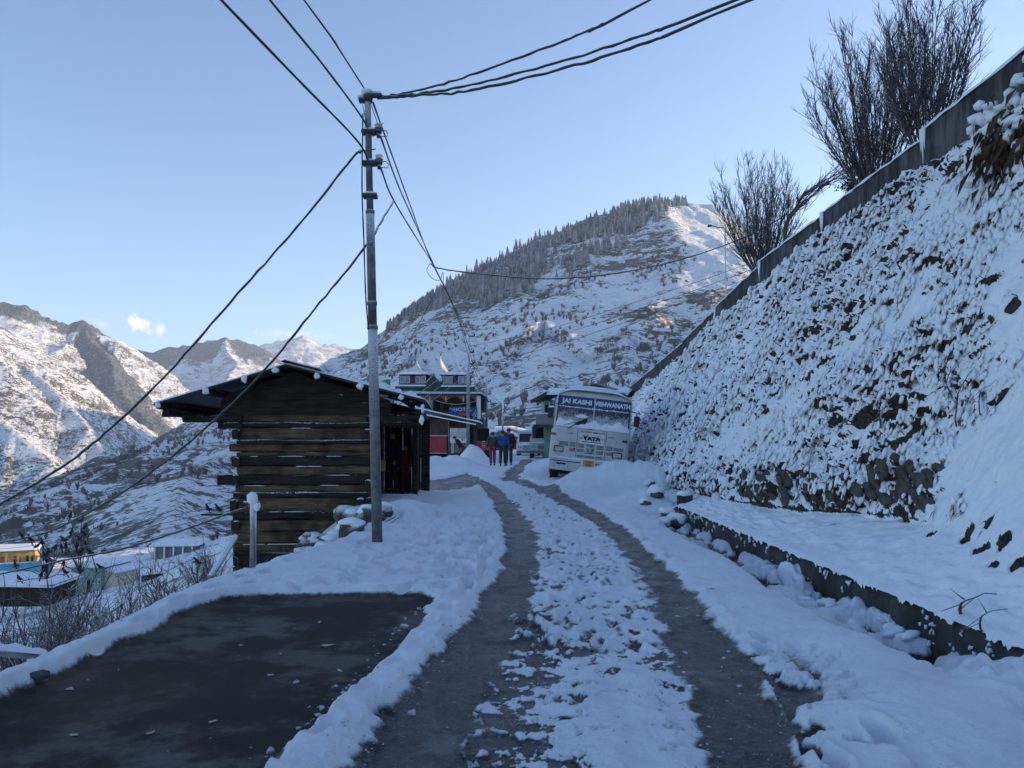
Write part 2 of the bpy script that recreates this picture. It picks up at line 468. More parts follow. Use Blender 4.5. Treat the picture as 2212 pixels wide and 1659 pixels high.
gx = np.gradient(Zm, axis=1) / np.maximum(np.gradient(Xm, axis=1), 1e-6)
rockv = np.zeros_like(Zm)
rockv += np.where(fw <= 7, 0.03 + 0.12 * fbm(Xm / 110, Ym / 110, 3, 41), 0)
rockv += np.where((fw == 8) | (fw == 9), 0.10, 0) + np.where(fw == 10, -0.1, 0)
rockv += np.where(fw >= 11, 0.02, 0)
rockv += 0.08 * sstep(0.5, 1.1, np.abs(gx))
rockv += 0.12 * sstep(60, -20, frel) * (fw > 10)
rockv -= 0.12 * ((fw <= 7) & (fd < 25) & (Xm > 100))
# the bald upper right of the near mountain is smooth snow
bald = sstep(0.17, 0.235, Um) * sstep(70, 110, Zm) * (Ym < 900)
rockv -= 0.22 * bald
wood = np.where(fw == 15, sstep(120, 30, fd) * 0.85, 0) + np.where((fw == 17) | (fw == 16), sstep(260, 60, fd) * 0.8, 0) + np.where(fw == 18, 0.25, 0)
wood = wood + 0
me = mesh_np('mountains', np.stack([Xm, Ym, Zm], -1).reshape(-1, 3), grid_quads(len(yy), len(u)), mountain_mat(), True, {'rock': rockv, 'wood': wood})
link('mountains', me, kind='structure', label='snow covered mountains and valley sides, far flank in low sun')

# hillside to the right of the road, beyond the picture's edge: crest shaped to hold the road in the shade
hy = np.linspace(-260, 230, 90); hx = np.linspace(0, 1, 40)
Hc = np.interp(hy, [-260, -60, 80, 95, 111, 128, 154, 195, 230], [90, 95, 90, 58, 46.5, 46.0, 44.5, 40, 33])
HY, HT = np.meshgrid(hy, hx, indexing='ij')
HX = 14 + HT * 230 + np.maximum(HY - 20, 0) * 0.45 * (1 - HT)
prof = np.interp(hx, [0, 0.42, 0.5, 1], [0.04, 0.96, 1.0, 0.3])
HZ = Hc[:, None] * prof[None, :] + 2.5 * fbm(HX / 30, HY / 30, 4, 71) * sstep(0.05, 0.3, HT) - 3 * (1 - sstep(0, 0.08, HT))
HZ += np.where(HT < 0.02, 0, 0)
me = mesh_np('hillside', np.stack([HX, HY, HZ], -1).reshape(-1, 3), grid_quads(90, 40), snow_mat())
link('hillside', me, kind='structure', label='unseen snowy hillside shaped to shade the road')

# ------------------------------------------------------------------ ground: road, snow, wheel tracks, bare paving
TL = dict(y=[], l=[], r=[]); TR_ = dict(y=[], l=[], r=[])
def edge_curve(pts):
    g = sorted([(gp(*p).y, gp(*p).x) for p in pts])
    return np.array([a for a, _ in g]), np.array([b for _, b in g])
L_l = edge_curve([(1000, 1041), (1020, 1050), (1045, 1066), (1062, 1086), (1086, 1141), (1089, 1201), (1081, 1245), (1043, 1294), (988, 1365), (955, 1409), (900, 1475), (846, 1546), (786, 1611), (747, 1659), (560, 1900)])
L_r = edge_curve([(1030, 1041), (1055, 1052), (1080, 1066), (1108, 1092), (1152, 1141), (1160, 1190), (1152, 1245), (1138, 1300), (1108, 1365), (1086, 1420), (1070, 1475), (1043, 1529), (1021, 1584), (1010, 1659), (940, 1900)])
R_l = edge_curve([(1096, 1036), (1114, 1053), (1196, 1086), (1261, 1119), (1316, 1157), (1354, 1201), (1387, 1245), (1415, 1294), (1436, 1343), (1458, 1420), (1475, 1475), (1502, 1529), (1524, 1600), (1535, 1659), (1580, 1900)])
R_r = edge_curve([(1118, 1036), (1146, 1053), (1223, 1078), (1311, 1119), (1371, 1163), (1409, 1201), (1458, 1250), (1502, 1294), (1535, 1343), (1589, 1398), (1628, 1431), (1661, 1491), (1699, 1557), (1721, 1611), (1732, 1659), (1800, 1900)])
PAD = [gp(*p) for p in [(-900, 1930), (-300, 1650), (-120, 1580), (0, 1528), (110, 1470), (200, 1424), (270, 1392), (330, 1372), (400, 1328), (480, 1300), (560, 1292), (700, 1289), (905, 1289), (932, 1297), (905, 1345), (850, 1418), (762, 1500), (680, 1578), (590, 1662), (440, 1800), (300, 1950)]]
MUD = [gp(*p, 0.05) for p in [(880, 1064), (893, 1050), (945, 1046), (985, 1036), (1010, 1030), (1030, 1040), (1040, 1056), (1010, 1063), (950, 1066)]]
FARP = [gp(*p, 0.15) for p in [(1085, 1040), (1092, 1022), (1118, 1004), (1125, 995), (1150, 995), (1146, 1004), (1128, 1022), (1120, 1040)]]
def poly_sd(x, y, P):
    d = np.full(x.shape, 1e9); inside = np.zeros(x.shape, bool)
    n = len(P)
    for i in range(n):
        a, b = P[i], P[(i + 1) % n]
        dx, dy = b.x - a.x, b.y - a.y
        t = np.clip(((x - a.x) * dx + (y - a.y) * dy) / (dx * dx + dy * dy), 0, 1)
        d = np.minimum(d, np.hypot(x - a.x - dx * t, y - a.y - dy * t))
        c = ((a.y > y) != (b.y > y))
        with np.errstate(divide='ignore', invalid='ignore'):
            xi = a.x + (y - a.y) / (dy if abs(dy) > 1e-12 else 1e-12) * dx
        inside ^= c & (x < xi)
    return np.where(inside, -d, d)
gu = np.concatenate([np.linspace(-1.15, -0.645, 60, endpoint=False), np.linspace(-0.645, 0.645, 700, endpoint=False), np.linspace(0.645, 1.3, 40)])
gy = np.concatenate([1 / np.linspace(1 / 2.7, 1 / 30, 470, endpoint=False), np.geomspace(30, 133, 150)])
GY, GU = np.meshgrid(gy, gu, indexing='ij'); GX = GU * GY
ll, lr = np.interp(GY, *L_l), np.interp(GY, *L_r)
rl, rr = np.interp(GY, *R_l), np.interp(GY, *R_r)
rough_edge = 0.10 * fbm(GX * 2.5, GY * 2.5, 4, 51) + 0.05 * fbm(GX * 11, GY * 11, 3, 52)
near_t = GY < 29
e_l = np.where(near_t, np.maximum(ll - GX, GX - lr), 9) + rough_edge
e_r = np.where(near_t, np.maximum(rl - GX, GX - rr), 9) + rough_edge
e_p = poly_sd(GX, GY, PAD) + 0.7 * rough_edge
e_m = poly_sd(GX, GY, MUD) + 3.0 * rough_edge
e_f = poly_sd(GX, GY, FARP) + 2.5 * rough_edge
e = np.minimum(np.minimum(e_l, e_r), np.minimum(e_p, np.minimum(e_m, e_f)))
snowf = np.where(e_p < 0.3, sstep(-0.03, 0.09, e), sstep(-0.09, 0.13, e))
tfade = sstep(31, 27, GY)
# churned strip between the wheel tracks
pos = np.clip((GX - lr) / np.maximum(rl - lr, 0.05), -0.5, 1.5)
mid = sstep(-0.10, 0.02, pos) * sstep(1.10, 0.98, pos) * near_t
churn = 0.42 * fbm(GX * 1.8, GY * 1.4, 3, 61) + 0.85 * fbm(GX * 10, GY * 7.5, 5, 62, 0.68)
th = 0.06 - 0.50 * np.minimum(pos, 0.75) - 0.36 * sstep(6.0, 12, GY)
midsnow = sstep(th - 0.20, th + 0.16, churn)
snowf = snowf * (1 - mid) + np.minimum(snowf, midsnow) * mid
# slushy fringe at the right of the right track close by
fr = sstep(0.75, 0.1, e_r) * sstep(7.5, 5.5, GY) * (GX > rr)
snowf = snowf * (1 - fr * sstep(-0.05, 0.15, -fbm(GX * 5, GY * 5, 4, 77) - 0.03))
# ditch beside the low wall
ditch = sstep(2.62, 2.95, GX + 0.12 * fbm(GX * 2, GY * 2, 3, 85)) * (GX < 3.8) * sstep(18.4, 17.6, GY)
fill = 0.16 * sstep(0.0, 0.55, fbm(GX * 2.7, GY * 2.2, 4, 81)) + 0.30 * sstep(6.6, 5.6, GY) * (0.6 + 0.6 * fbm(GX * 3, GY * 3, 4, 83))
fill += 0.10 * sstep(3.2, 3.45, GX) * sstep(-0.3, 0.3, fbm(GX * 4, GY * 3, 3, 84))
snowf = snowf * (1 - ditch * sstep(0.05, 0.0, fill))
lump = 0.018 * fbm(GX * 6, GY * 6, 4, 91) + 0.04 * fbm(GX * 1.1, GY * 1.1, 3, 92)
churn_h = 0.050 * fbm(GX * 5, GY * 5, 4, 93) * sstep(-0.1, 0.15, pos + 0.15) * mid
lane = (np.abs(GX - ll) < 1.0) * sstep(1.0, 0.1, np.abs(GX - ll)) * near_t
churn_h += 0.035 * fbm(GX * 6, GY * 6, 4, 94) * lane
virgin = (0.085 - 0.058 * mid) + lump + churn_h * (1 - 0.35 * mid)
virgin += 0.05 * sstep(0.15, 0.9, GX - rr) * sstep(2.9, 2.1, GX) * near_t          # bank beside the ditch
virgin += 0.05 * sstep(-2.4, -3.0, GX) * sstep(10, 8, GY)
Z = near_base(GX, GY)
bank = sstep(0.0, 1.4, near_edge(GY) - GX)
Z = Z + bank * 0.05 * fbm(GX * 1.7, GY * 1.7, 4, 95)
Z = Z - 0.24 * ditch + fill * ditch * 0.75
Z = np.where(GX > 3.46, np.minimum(Z, -0.45), Z) if False else Z - 0.6 * sstep(3.5, 3.9, GX) * sstep(24, 19, GY)
MOUNDS = [(2.95, 24.4, 1.35, 0.62), (4.0, 23.6, 1.1, 0.45), (1.9, 23.9, 1.1, 0.22), (-1.95, 43.0, 0.85, 0.95), (-2.6, 39.5, 1.1, 0.55), (-3.5, 37, 1.2, 0.55), (-4.4, 35, 1.4, 0.5), (-5.2, 33, 1.4, 0.35), (2.4, 36, 1.6, 0.55), (2.6, 41, 1.6, 0.55),
          (3.0, 19.6, 0.7, 0.28), (-1.9, 16.4, 0.7, 0.22), (-2.25, 18, 0.6, 0.20), (3.0, 5.0, 0.45, 0.12), (2.2, 4.9, 0.5, 0.10), (3.3, 5.6, 0.3, 0.1)]
for mx, my, mr, mh in MOUNDS:
    q = ((GX - mx) ** 2 + (GY - my) ** 2) / mr ** 2
    Z += mh * np.exp(-q * 1.3) * (1 + 0.25 * fbm(GX * 2.2, GY * 2.2, 3, 96))
slush = 0.012 * fbm(GX * 9, GY * 9, 4, 97) * (e_p > 0)
Z = Z + snowf * virgin + (1 - snowf) * slush
# footprints
rnd = random.Random(5)
prints = []
for i in range(520):      # trampled strip and left bank
    Y = 6.5 + 17 * rnd.random() ** 1.2
    a, b = np.interp(Y, *L_r), np.interp(Y, *R_l)
    prints.append((rnd.uniform(a, b), Y, rnd.uniform(0.03, 0.055), rnd.uniform(-0.5, 0.5)))
for i in range(340):
    Y = rnd.uniform(8.8, 17.5); b = np.interp(Y, *L_l)
    prints.append((b - 0.08 - rnd.random() ** 1.3 * 2.0, Y, rnd.uniform(0.03, 0.06), rnd.uniform(-0.6, 0.6)))
for k in range(26):
    Y = 4.6 + k * 0.42; prints.append((-3.0 + 0.22 * (k % 2) + rnd.uniform(-.06, .06), Y * 0.9, 0.075, 0.1))
for k in range(30):
    Y = 4.6 + k * 0.33; prints.append((np.interp(Y, *L_l) - 0.25 - 0.14 * (k % 2) + rnd.uniform(-.05, .05), Y, 0.05, 0.2))
for px, py in [(1650, 1372), (1660, 1415), (1645, 1352), (1895, 1310), (1545, 1300), (1555, 1318), (1400, 1150), (1450, 1190), (1660, 1570), (1800, 1600), (1905, 1560)]:
    g = gp(px, py, 0.15); prints.append((g.x, g.y, 0.07, 0.0))
trod = np.zeros_like(Z)
for fx, fy, dep, ang in prints:
    r0, r1 = np.searchsorted(gy, fy - 0.35), np.searchsorted(gy, fy + 0.35)
    if r1 - r0 < 1: continue
    sx, sy = GX[r0:r1] - fx, GY[r0:r1] - fy
    c_, s_ = math.cos(ang), math.sin(ang)
    a, b = sx * c_ - sy * s_, sx * s_ + sy * c_
    q = (a / 0.06) ** 2 + (b / 0.135) ** 2
    Z[r0:r1] -= dep * np.exp(-q ** 1.5 * 0.9) * snowf[r0:r1] * (1.6 - 1.15 * mid[r0:r1])
    Z[r0:r1] += 0.25 * dep * np.exp(-((np.sqrt(q) - 1.35) / 0.3) ** 2) * snowf[r0:r1]
    trod[r0:r1] = np.maximum(trod[r0:r1], np.exp(-q * 1.2) * np.maximum(mid[r0:r1], 0.45 if fx > -2.6 and fx < 0.6 else 0.0))
snowf = snowf * (1 - 0.75 * trod)
ice = np.where(e_p < 0.02, 0.0, 1.0)
mudv = sstep(0.4, -0.1, e_m) + 0.35 * sstep(0.2, -0.2, e_f)
brush = sstep(2.0, 6.0, near_edge(GY) - GX) * 0.5

def ground_mat():
    m, nt, b = new_mat('snowy_road')
    p = geopos(nt)
    A = lambda k: (lambda n: (setattr(n, 'attribute_name', k), n.outputs['Fac'])[1])(N(nt, 'ShaderNodeAttribute'))
    sn, ic, mu, br = A('snow'), A('ice'), A('mud'), A('brush')
    n_m = noise(nt, p, 2.3, 6, 0.62); n_f = noise(nt, p, 26, 5, 0.65); n_g = noise(nt, p, 140, 3, 0.6)
    # bare paving: dark, dusty, damp patches
    asp = mixc(nt, maprange(nt, noise(nt, p, 0.9, 7, 0.7), 0.46, 0.60), (0.040, 0.037, 0.034), (0.145, 0.140, 0.132))
    asp = mixc(nt, maprange(nt, noise(nt, p, 0.45, 4, 0.6), 0.47, 0.66, 0, 0.6), asp, (0.085, 0.063, 0.045))
    asp = mixc(nt, maprange(nt, noise(nt, p, 5.0, 6, 0.7), 0.52, 0.66, 0, 0.45), asp, (0.036, 0.035, 0.033))
    asp = mixc(nt, maprange(nt, n_g, 0.55, 0.72, 0, 0.75), asp, (0.13, 0.125, 0.115))
    asp = mixc(nt, maprange(nt, n_f, 0.68, 0.74, 0, 0.5), asp, (0.24, 0.25, 0.26))
    # wet slush and ice in the wheel tracks, drawn out along the road
    mpx = N(nt, 'ShaderNodeMapping'); mpx.inputs['Scale'].default_value = (1.0, 0.28, 1.0); lk(nt, p, mpx.inputs[0])
    strk = noise(nt, mpx.outputs[0], 6.5, 6, 0.65, 0.4)
    sl = mixc(nt, maprange(nt, n_m, 0.38, 0.64), (0.022, 0.020, 0.018), (0.085, 0.084, 0.080))
    sl = mixc(nt, maprange(nt, noise(nt, p, 1.5, 6, 0.7, 0.5), 0.50, 0.64, 0, 0.75), sl, (0.165, 0.165, 0.162))
    sl = mixc(nt, maprange(nt, strk, 0.46, 0.64, 0, 0.7), sl, (0.016, 0.016, 0.015))
    sl = mixc(nt, maprange(nt, n_f, 0.52, 0.70, 0, 0.6), sl, (0.19, 0.195, 0.20))
    sl = mixc(nt, maprange(nt, noise(nt, p, 60, 4, 0.7), 0.58, 0.70, 0, 0.85), sl, (0.42, 0.44, 0.46))
    sl = mixc(nt, mu, sl, mixc(nt, maprange(nt, n_f, 0.35, 0.65), (0.075, 0.062, 0.048), (0.17, 0.155, 0.135)))
    bare = mixc(nt, ic, asp, sl)
    snc = mixc(nt, maprange(nt, n_m, 0.3, 0.75), (0.74, 0.78, 0.84), (0.84, 0.87, 0.92))
    bf = maprange(nt, math_n(nt, 'ADD', math_n(nt, 'MULTIPLY', noise(nt, p, 0.9, 7, 0.7), 1.0), math_n(nt, 'MULTIPLY', br, 0.30)), 0.66, 0.76)
    bf = math_n(nt, 'MULTIPLY', bf, maprange(nt, br, 0.0, 0.3))
    snc = mixc(nt, bf, snc, (0.13, 0.105, 0.085))
    f = maprange(nt, math_n(nt, 'ADD', sn, math_n(nt, 'MULTIPLY', math_n(nt, 'SUBTRACT', n_f, 0.5), 0.45)), 0.22, 0.58)
    c = mixc(nt, f, bare, snc)
    lk(nt, c, b.inputs['Base Color'])
    rgh = mixc(nt, f, mixc(nt, ic, (0.88,) * 3, mixc(nt, maprange(nt, n_m, 0.4, 0.6), (0.18,) * 3, (0.6,) * 3)), (0.78,) * 3)
    lk(nt, rgh, b.inputs['Roughness'])
    lk(nt, maprange(nt, ic, 0, 1, 0.12, 0.38, False), b.inputs['Specular IOR Level'])
    b1 = bump(nt, b, noise(nt, p, 13, 6, 0.7), 0.75, 0.04)
    bump(nt, b, noise(nt, p, 90, 4, 0.7), 0.7, 0.012, b1)
    return m
me = mesh_np('ground', np.stack([GX, GY, Z], -1).reshape(-1, 3), grid_quads(len(gy), len(gu)), ground_mat(), True,
             {'snow': snowf, 'ice': ice, 'mud': np.clip(mudv, 0, 1), 'brush': brush})
link('road', me, kind='structure', label='snow covered mountain road with two slushy wheel tracks and a bare paved patch')
_GI = (gy, gu, Z)
def gz(x, y):
    """height of the finished ground"""
    if y > 131: return float(terrain(np.array([float(x)]), np.array([float(y)]))[0])
    i = int(np.clip(np.searchsorted(gy, y) - 1, 0, len(gy) - 2)); uu = x / y
    j = int(np.clip(np.searchsorted(gu, uu) - 1, 0, len(gu) - 2))
    a = (y - gy[i]) / (gy[i + 1] - gy[i]); c = (uu - gu[j]) / (gu[j + 1] - gu[j])
    a = min(max(a, 0), 1); c = min(max(c, 0), 1)
    return float((Z[i, j] * (1 - c) + Z[i, j + 1] * c) * (1 - a) + (Z[i + 1, j] * (1 - c) + Z[i + 1, j + 1] * c) * a)

# ------------------------------------------------------------------ embankment on the right
def emb_profile(y):
    xf = np.interp(y, [3, 6, 8, 9.3, 10.4, 12.8, 15, 18, 22, 28, 80], [4.15, 4.1, 4.3, 4.62, 4.72, 4.25, 4.1, 4.05, 4.2, 4.3, 4.4])
    zf = np.interp(y, [3, 6, 8, 10.5, 12.5, 15, 18, 22, 80], [0.50, 0.55, 0.65, 0.62, 0.50, 0.42, 0.35, 0.25, 0.25])
    x0 = np.interp(y, [3, 17.8, 19, 80], [3.47, 3.47, 3.1, 3.1])
    z0 = np.interp(y, [3, 17.8, 19, 80], [0.21, 0.21, -0.1, 0.0])
    zc = np.interp(y, [3, 12, 24, 31, 39, 50, 58, 80], [6.85, 6.8, 6.6, 6.2, 5.35, 4.6, 4.1, 2.8])
    xc = np.interp(y, [3, 80], [7.95, 7.95])
    return x0, z0, xf, zf, xc, zc
ey = 1 / np.linspace(1 / 4.2, 1 / 80, 820); et = np.linspace(0, 1, 310)
EY, ET = np.meshgrid(ey, et, indexing='ij')
x0, z0, xf, zf, xc, zc = [a[:, None] for a in emb_profile(ey)]
tb = 0.13          # share of the sheet used for the ledge
k = np.clip(ET / tb, 0, 1); q = np.clip((ET - tb) / (1 - tb), 0, 1)
soft = sstep(11.5, 8.5, EY)                      # close by the bank is a soft snow slope
bulge = q ** (1 - 0.35 * soft * 0)
EX = np.where(ET < tb, x0 + (xf - x0) * k, xf + (xc - xf) * q)
EZ = np.where(ET < tb, z0 + (zf - z0) * k ** 1.3, zf + (zc - zf) * q)
EX = EX - soft * 0.35 * np.sin(q * math.pi) * (ET > tb) * 0 
arc = ET * 8.0
nxx, nzz = -(zc - zf), (xc - xf); nl = np.hypot(nxx, nzz); nxx, nzz = nxx / nl, nzz / nl
n_big = fbm(EY * 0.55, arc * 0.55, 3, 101)
fine = fbm(EY * 9, arc * 9, 4, 104)
wpx, wpy = 0.35 * fbm(EY * 2.2, arc * 2.2, 3, 111), 0.35 * fbm(EY * 2.2, arc * 2.2, 3, 112)
lean = 0.35 * arc
f1, f2, dyc, cid = worley((EY + lean + wpx * 0.5) * 5.2, (arc + wpy * 0.5) * 3.3, 120)
g1, g2, dyc2, cid2 = worley((EY + lean + wpx) * 11.0, (arc + wpy) * 7.0, 121)
droop = fbm(EY * 1.6 + arc * 0.6, arc * 1.2, 4, 105)
veg = np.clip(0.66 + 1.0 * fbm(EY * 0.33 + 4, arc * 0.42, 3, 106) + 0.40 * sstep(12, 22, EY) - 0.45 * sstep(10.2, 8, EY), 0.16, 1.15)
veg = veg + 0.6 * sstep(0.28, 0.16, ET) * sstep(9.2, 10.2, EY) * sstep(26, 15, EY) * (ET > tb)
veg = veg + 0.45 * sstep(0.80, 0.97, ET) * sstep(26, 14, EY)
ramp = sstep(tb - 0.02, tb + 0.05, ET) * sstep(1.0, 0.985, ET)
pil = np.sqrt(np.clip(1 - (f1 / 0.85) ** 2, 0, 1)) * (0.4 + 0.9 * cid)
pil2 = np.sqrt(np.clip(1 - (g1 / 0.85) ** 2, 0, 1)) * (0.3 + cid2)
disp = ramp * (0.16 * n_big + 0.10 * droop + veg * (0.14 * pil + 0.065 * pil2 + 0.025 * fine)) + 0.012 * fine
gap = ramp * (sstep(0.36, 0.70, f1) * sstep(0.32, -0.25, dyc) * sstep(0.25, 0.9, veg + 0.35 * fbm(EY * 1.7, arc * 1.7, 3, 130)) + 0.95 * sstep(0.40, 0.75, g1) * sstep(0.3, -0.25, dyc2) * sstep(0.35, 1.0, veg))
ledge = (ET < tb)
for hx_, hy_, hr_ in [(4.35, 8.2, .10), (4.22, 7.75, .12), (4.30, 7.5, .09), (4.16, 7.05, .12), (4.3, 6.9, .10), (4.12, 7.35, .07), (4.4, 7.9, .06), (4.5, 9.2, .10), (4.7, 10.2, .10), (4.9, 10.9, .13), (5.0, 10.6, .10), (4.6, 9.7, .07), (4.0, 12.6, .06), (4.3, 11.4, .07), (4.0, 14.0, .05), (5.4, 9.4, .10), (5.9, 8.6, .09), (5.2, 8.2, .09), (6.4, 9.2, .12), (6.0, 10.0, .1)]:
    hr_ = hr_ * 0.62
    q_ = ((EX - hx_) / hr_) ** 2 + ((EY - hy_) / (hr_ * 1.5)) ** 2 + 0.9 * fbm(EY * 16, EX * 16, 4, 131)
    gap = np.maximum(gap, 1.5 * sstep(1.0, 0.45, q_)); EZ = EZ - 0.05 * sstep(1.1, 0.3, q_)
disp = np.where(ledge, 0.06 * fbm(EY * 3.2, arc * 7, 4, 108) * sstep(0, 0.03, ET) + disp * 0, disp)
EX2 = EX + nxx * disp * np.where(ledge, 0.2, 1.0); EZ2 = EZ + nzz * disp * np.where(ledge, 1.5, 1.0) + np.where(ledge, 0, -0.25 * np.abs(disp) * veg * 0)
# front lip hangs down a little over the low wall
EX2[:, 0] = x0[:, 0] - 0.03 + 0.02 * fbm(ey * 8, ey * 0, 3, 109); EZ2[:, 0] = z0[:, 0] - 0.03 - 0.09 * np.clip(fbm(ey * 9, ey * 0 + 3, 4, 110, 0.7) + 0.1, 0, 1) ** 1.2
def embankment_mat():
    m, nt, b = new_mat('snowy_bank')
    p = geopos(nt); g = N(nt, 'ShaderNodeNewGeometry')
    sx = N(nt, 'ShaderNodeSeparateXYZ'); lk(nt, g.outputs['Normal'], sx.inputs[0])
    a = N(nt, 'ShaderNodeAttribute'); a.attribute_name = 'veg'
    nf = noise(nt, p, 24, 6, 0.75); nb = noise(nt, p, 3.0, 5, 0.6)
    s = math_n(nt, 'ADD', sx.outputs[2], math_n(nt, 'MULTIPLY', math_n(nt, 'SUBTRACT', nf, 0.5), 1.05))
    s = math_n(nt, 'ADD', s, math_n(nt, 'MULTIPLY', math_n(nt, 'SUBTRACT', nb, 0.5), 0.35))
    s = math_n(nt, 'SUBTRACT', s, math_n(nt, 'MULTIPLY', a.outputs['Fac'], 0.95))
    f = maprange(nt, s, -0.06, 0.08)
    veg_c = mixc(nt, maprange(nt, noise(nt, p, 9, 5, 0.7), 0.35, 0.65), (0.016, 0.015, 0.014), (0.070, 0.052, 0.040))
    snc = mixc(nt, maprange(nt, nb, 0.3, 0.75), (0.75, 0.79, 0.85), (0.84, 0.87, 0.92))
    c = mixc(nt, f, veg_c, snc)
    lk(nt, c, b.inputs['Base Color']); b.inputs['Roughness'].default_value = 0.8; b.inputs['Specular IOR Level'].default_value = 0.2
    b1 = bump(nt, b, noise(nt, p, 18, 5, 0.65), 0.5, 0.04)
    bump(nt, b, noise(nt, p, 90, 3, 0.6), 0.4, 0.01, b1)
    return m
me = mesh_np('embankment', np.stack([EX2, EY, EZ2], -1).reshape(-1, 3), grid_quads(len(ey), len(et)), embankment_mat(), True, {'veg': gap})
link('embankment', me, kind='structure', label='steep embankment of snow laden weeds on the right of the road')
def emb_point(y, t):
    i = int(np.clip(np.searchsorted(ey, y), 0, len(ey) - 1)); j = int(np.clip(round(t * (len(et) - 1)), 0, len(et) - 1))
    return Vector((EX2[i, j], EY[i, j], EZ2[i, j])), Vector((nxx[i, 0], 0, nzz[i, 0]))

# ================================================================== THINGS CLOSE BY
# ------------------------------------------------------------------ materials shared by several things
def streaky(name, dark, light, stretch=(1, 1, 14), rough=0.75, scale=3.0, frost=0.0, stain=0.5):
    """wood or concrete with streaks along one axis"""
    if name in MATS: return MATS[name]
    m, nt, b = new_mat(name)
    oc = objco(nt)
    mp = N(nt, 'ShaderNodeMapping'); mp.inputs['Scale'].default_value = stretch; lk(nt, oc, mp.inputs[0])
    n1 = noise(nt, mp.outputs[0], scale, 7, 0.65, 0.3); n2 = noise(nt, oc, scale * 0.5, 5, 0.6)
    c = mixc(nt, maprange(nt, n1, 0.32, 0.66), dark, light)
    c = mixc(nt, maprange(nt, n2, 0.42, 0.66, 0, stain), c, tuple(x * 0.35 for x in dark))
    if frost > 0:
        g = N(nt, 'ShaderNodeNewGeometry'); sx = N(nt, 'ShaderNodeSeparateXYZ'); lk(nt, g.outputs['Normal'], sx.inputs[0])
        f = maprange(nt, math_n(nt, 'ADD', sx.outputs[2], math_n(nt, 'MULTIPLY', noise(nt, oc, 22, 5, 0.7), 0.9)), 1.35 - frost, 1.5 - frost)
        c = mixc(nt, f, c, (0.80, 0.83, 0.88))
    lk(nt, c, b.inputs['Base Color']); b.inputs['Roughness'].default_value = rough; b.inputs['Specular IOR Level'].default_value = 0.25
    b1 = bump(nt, b, n1, 0.6, 0.02); bump(nt, b, noise(nt, oc, 45, 4, 0.6), 0.35, 0.006, b1)
    MATS[name] = m
    return m
M_CONC = streaky('stained_concrete', (0.020, 0.022, 0.024), (0.105, 0.105, 0.105), (2.0, 2.0, 0.35), 0.85, 2.2, 0.0, 0.6)
M_CONC2 = streaky('damp_concrete', (0.030, 0.030, 0.028), (0.085, 0.082, 0.075), (1.0, 1.0, 0.6), 0.8, 3.0, 0.0, 0.5)
M_WOODB = streaky('weathered_brown_timber', (0.050, 0.036, 0.023), (0.165, 0.115, 0.066), (0.7, 8, 8), 0.8, 3.0, 0.0, 0.75)
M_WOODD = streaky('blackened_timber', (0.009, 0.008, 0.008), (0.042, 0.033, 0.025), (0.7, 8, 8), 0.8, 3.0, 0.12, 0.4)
M_WOODE = streaky('blackened_timber_end', (0.012, 0.012, 0.012), (0.05, 0.043, 0.036), (8, 0.8, 8), 0.85, 3.0, 0.45, 0.3)
M_SHEET = flat('dark_roof_sheet', (0.03, 0.033, 0.036), 0.5, 0.3, 3, 0.2)
M_STEEL = flat('frosted_steel_pole', (0.15, 0.15, 0.155), 0.6, 0.35, 9, 0.5, 90, 0.3, 0.4, 0.36)
M_IRON = flat('frosted_fittings', (0.045, 0.045, 0.05), 0.6, 0.3, 12, 0.4, 60, 0.2, 0.4, 0.42)
M_WIRE = flat('frosted_cable', (0.05, 0.055, 0.065), 0.7, 0.3, 30, 0.3, 60, 0, 0.3, 0.30)
M_STONE = flat('dark_wet_stone', (0.07, 0.062, 0.053), 0.8, 0.55, 5, 0.8, 14, 0, 0.3, 0.0)
M_ROCK = flat('snow_dusted_rock', (0.075, 0.07, 0.065), 0.85, 0.5, 5, 0.7, 14, 0, 0.3, 0.30)
M_PIPE = flat('frosted_grey_pipe', (0.22, 0.23, 0.24), 0.6, 0.3, 8, 0.3, 60, 0.2, 0.4, 0.45)

def snow_strip(mb, a, b, w, h, seg=10, seed=0):
    """a heap of snow lying along a line: rounded top, uneven edges"""
    a, b = Vector(a), Vector(b); d = (b - a); L = d.length; d.normalize(); s = Vector((-d.y, d.x, 0)); s.normalize()
    rnd = random.Random(seed); vs, fs = [], []
    prof = [(-1, 0), (-0.92, 0.55), (-0.45, 0.95), (0.2, 1.0), (0.8, 0.7), (1, 0)]
    for i in range(seg + 1):
        p = a + d * L * i / seg; k = 1 + rnd.uniform(-0.12, 0.12); kh = rnd.uniform(0.7, 1.15) * (0.6 if i in (0, seg) else 1)
        for u_, z_ in prof: vs.append(tuple(p + s * (u_ * w * k) + Vector((0, 0, z_ * h * kh))))
    n = len(prof)
    for i in range(seg):
        for j in range(n - 1): fs.append((i * n + j, i * n + j + 1, (i + 1) * n + j + 1, (i + 1) * n + j))
    fs += [tuple(range(n)), tuple(range(seg * n + n - 1, seg * n - 1, -1))]
    return mb.add(vs, fs, True)

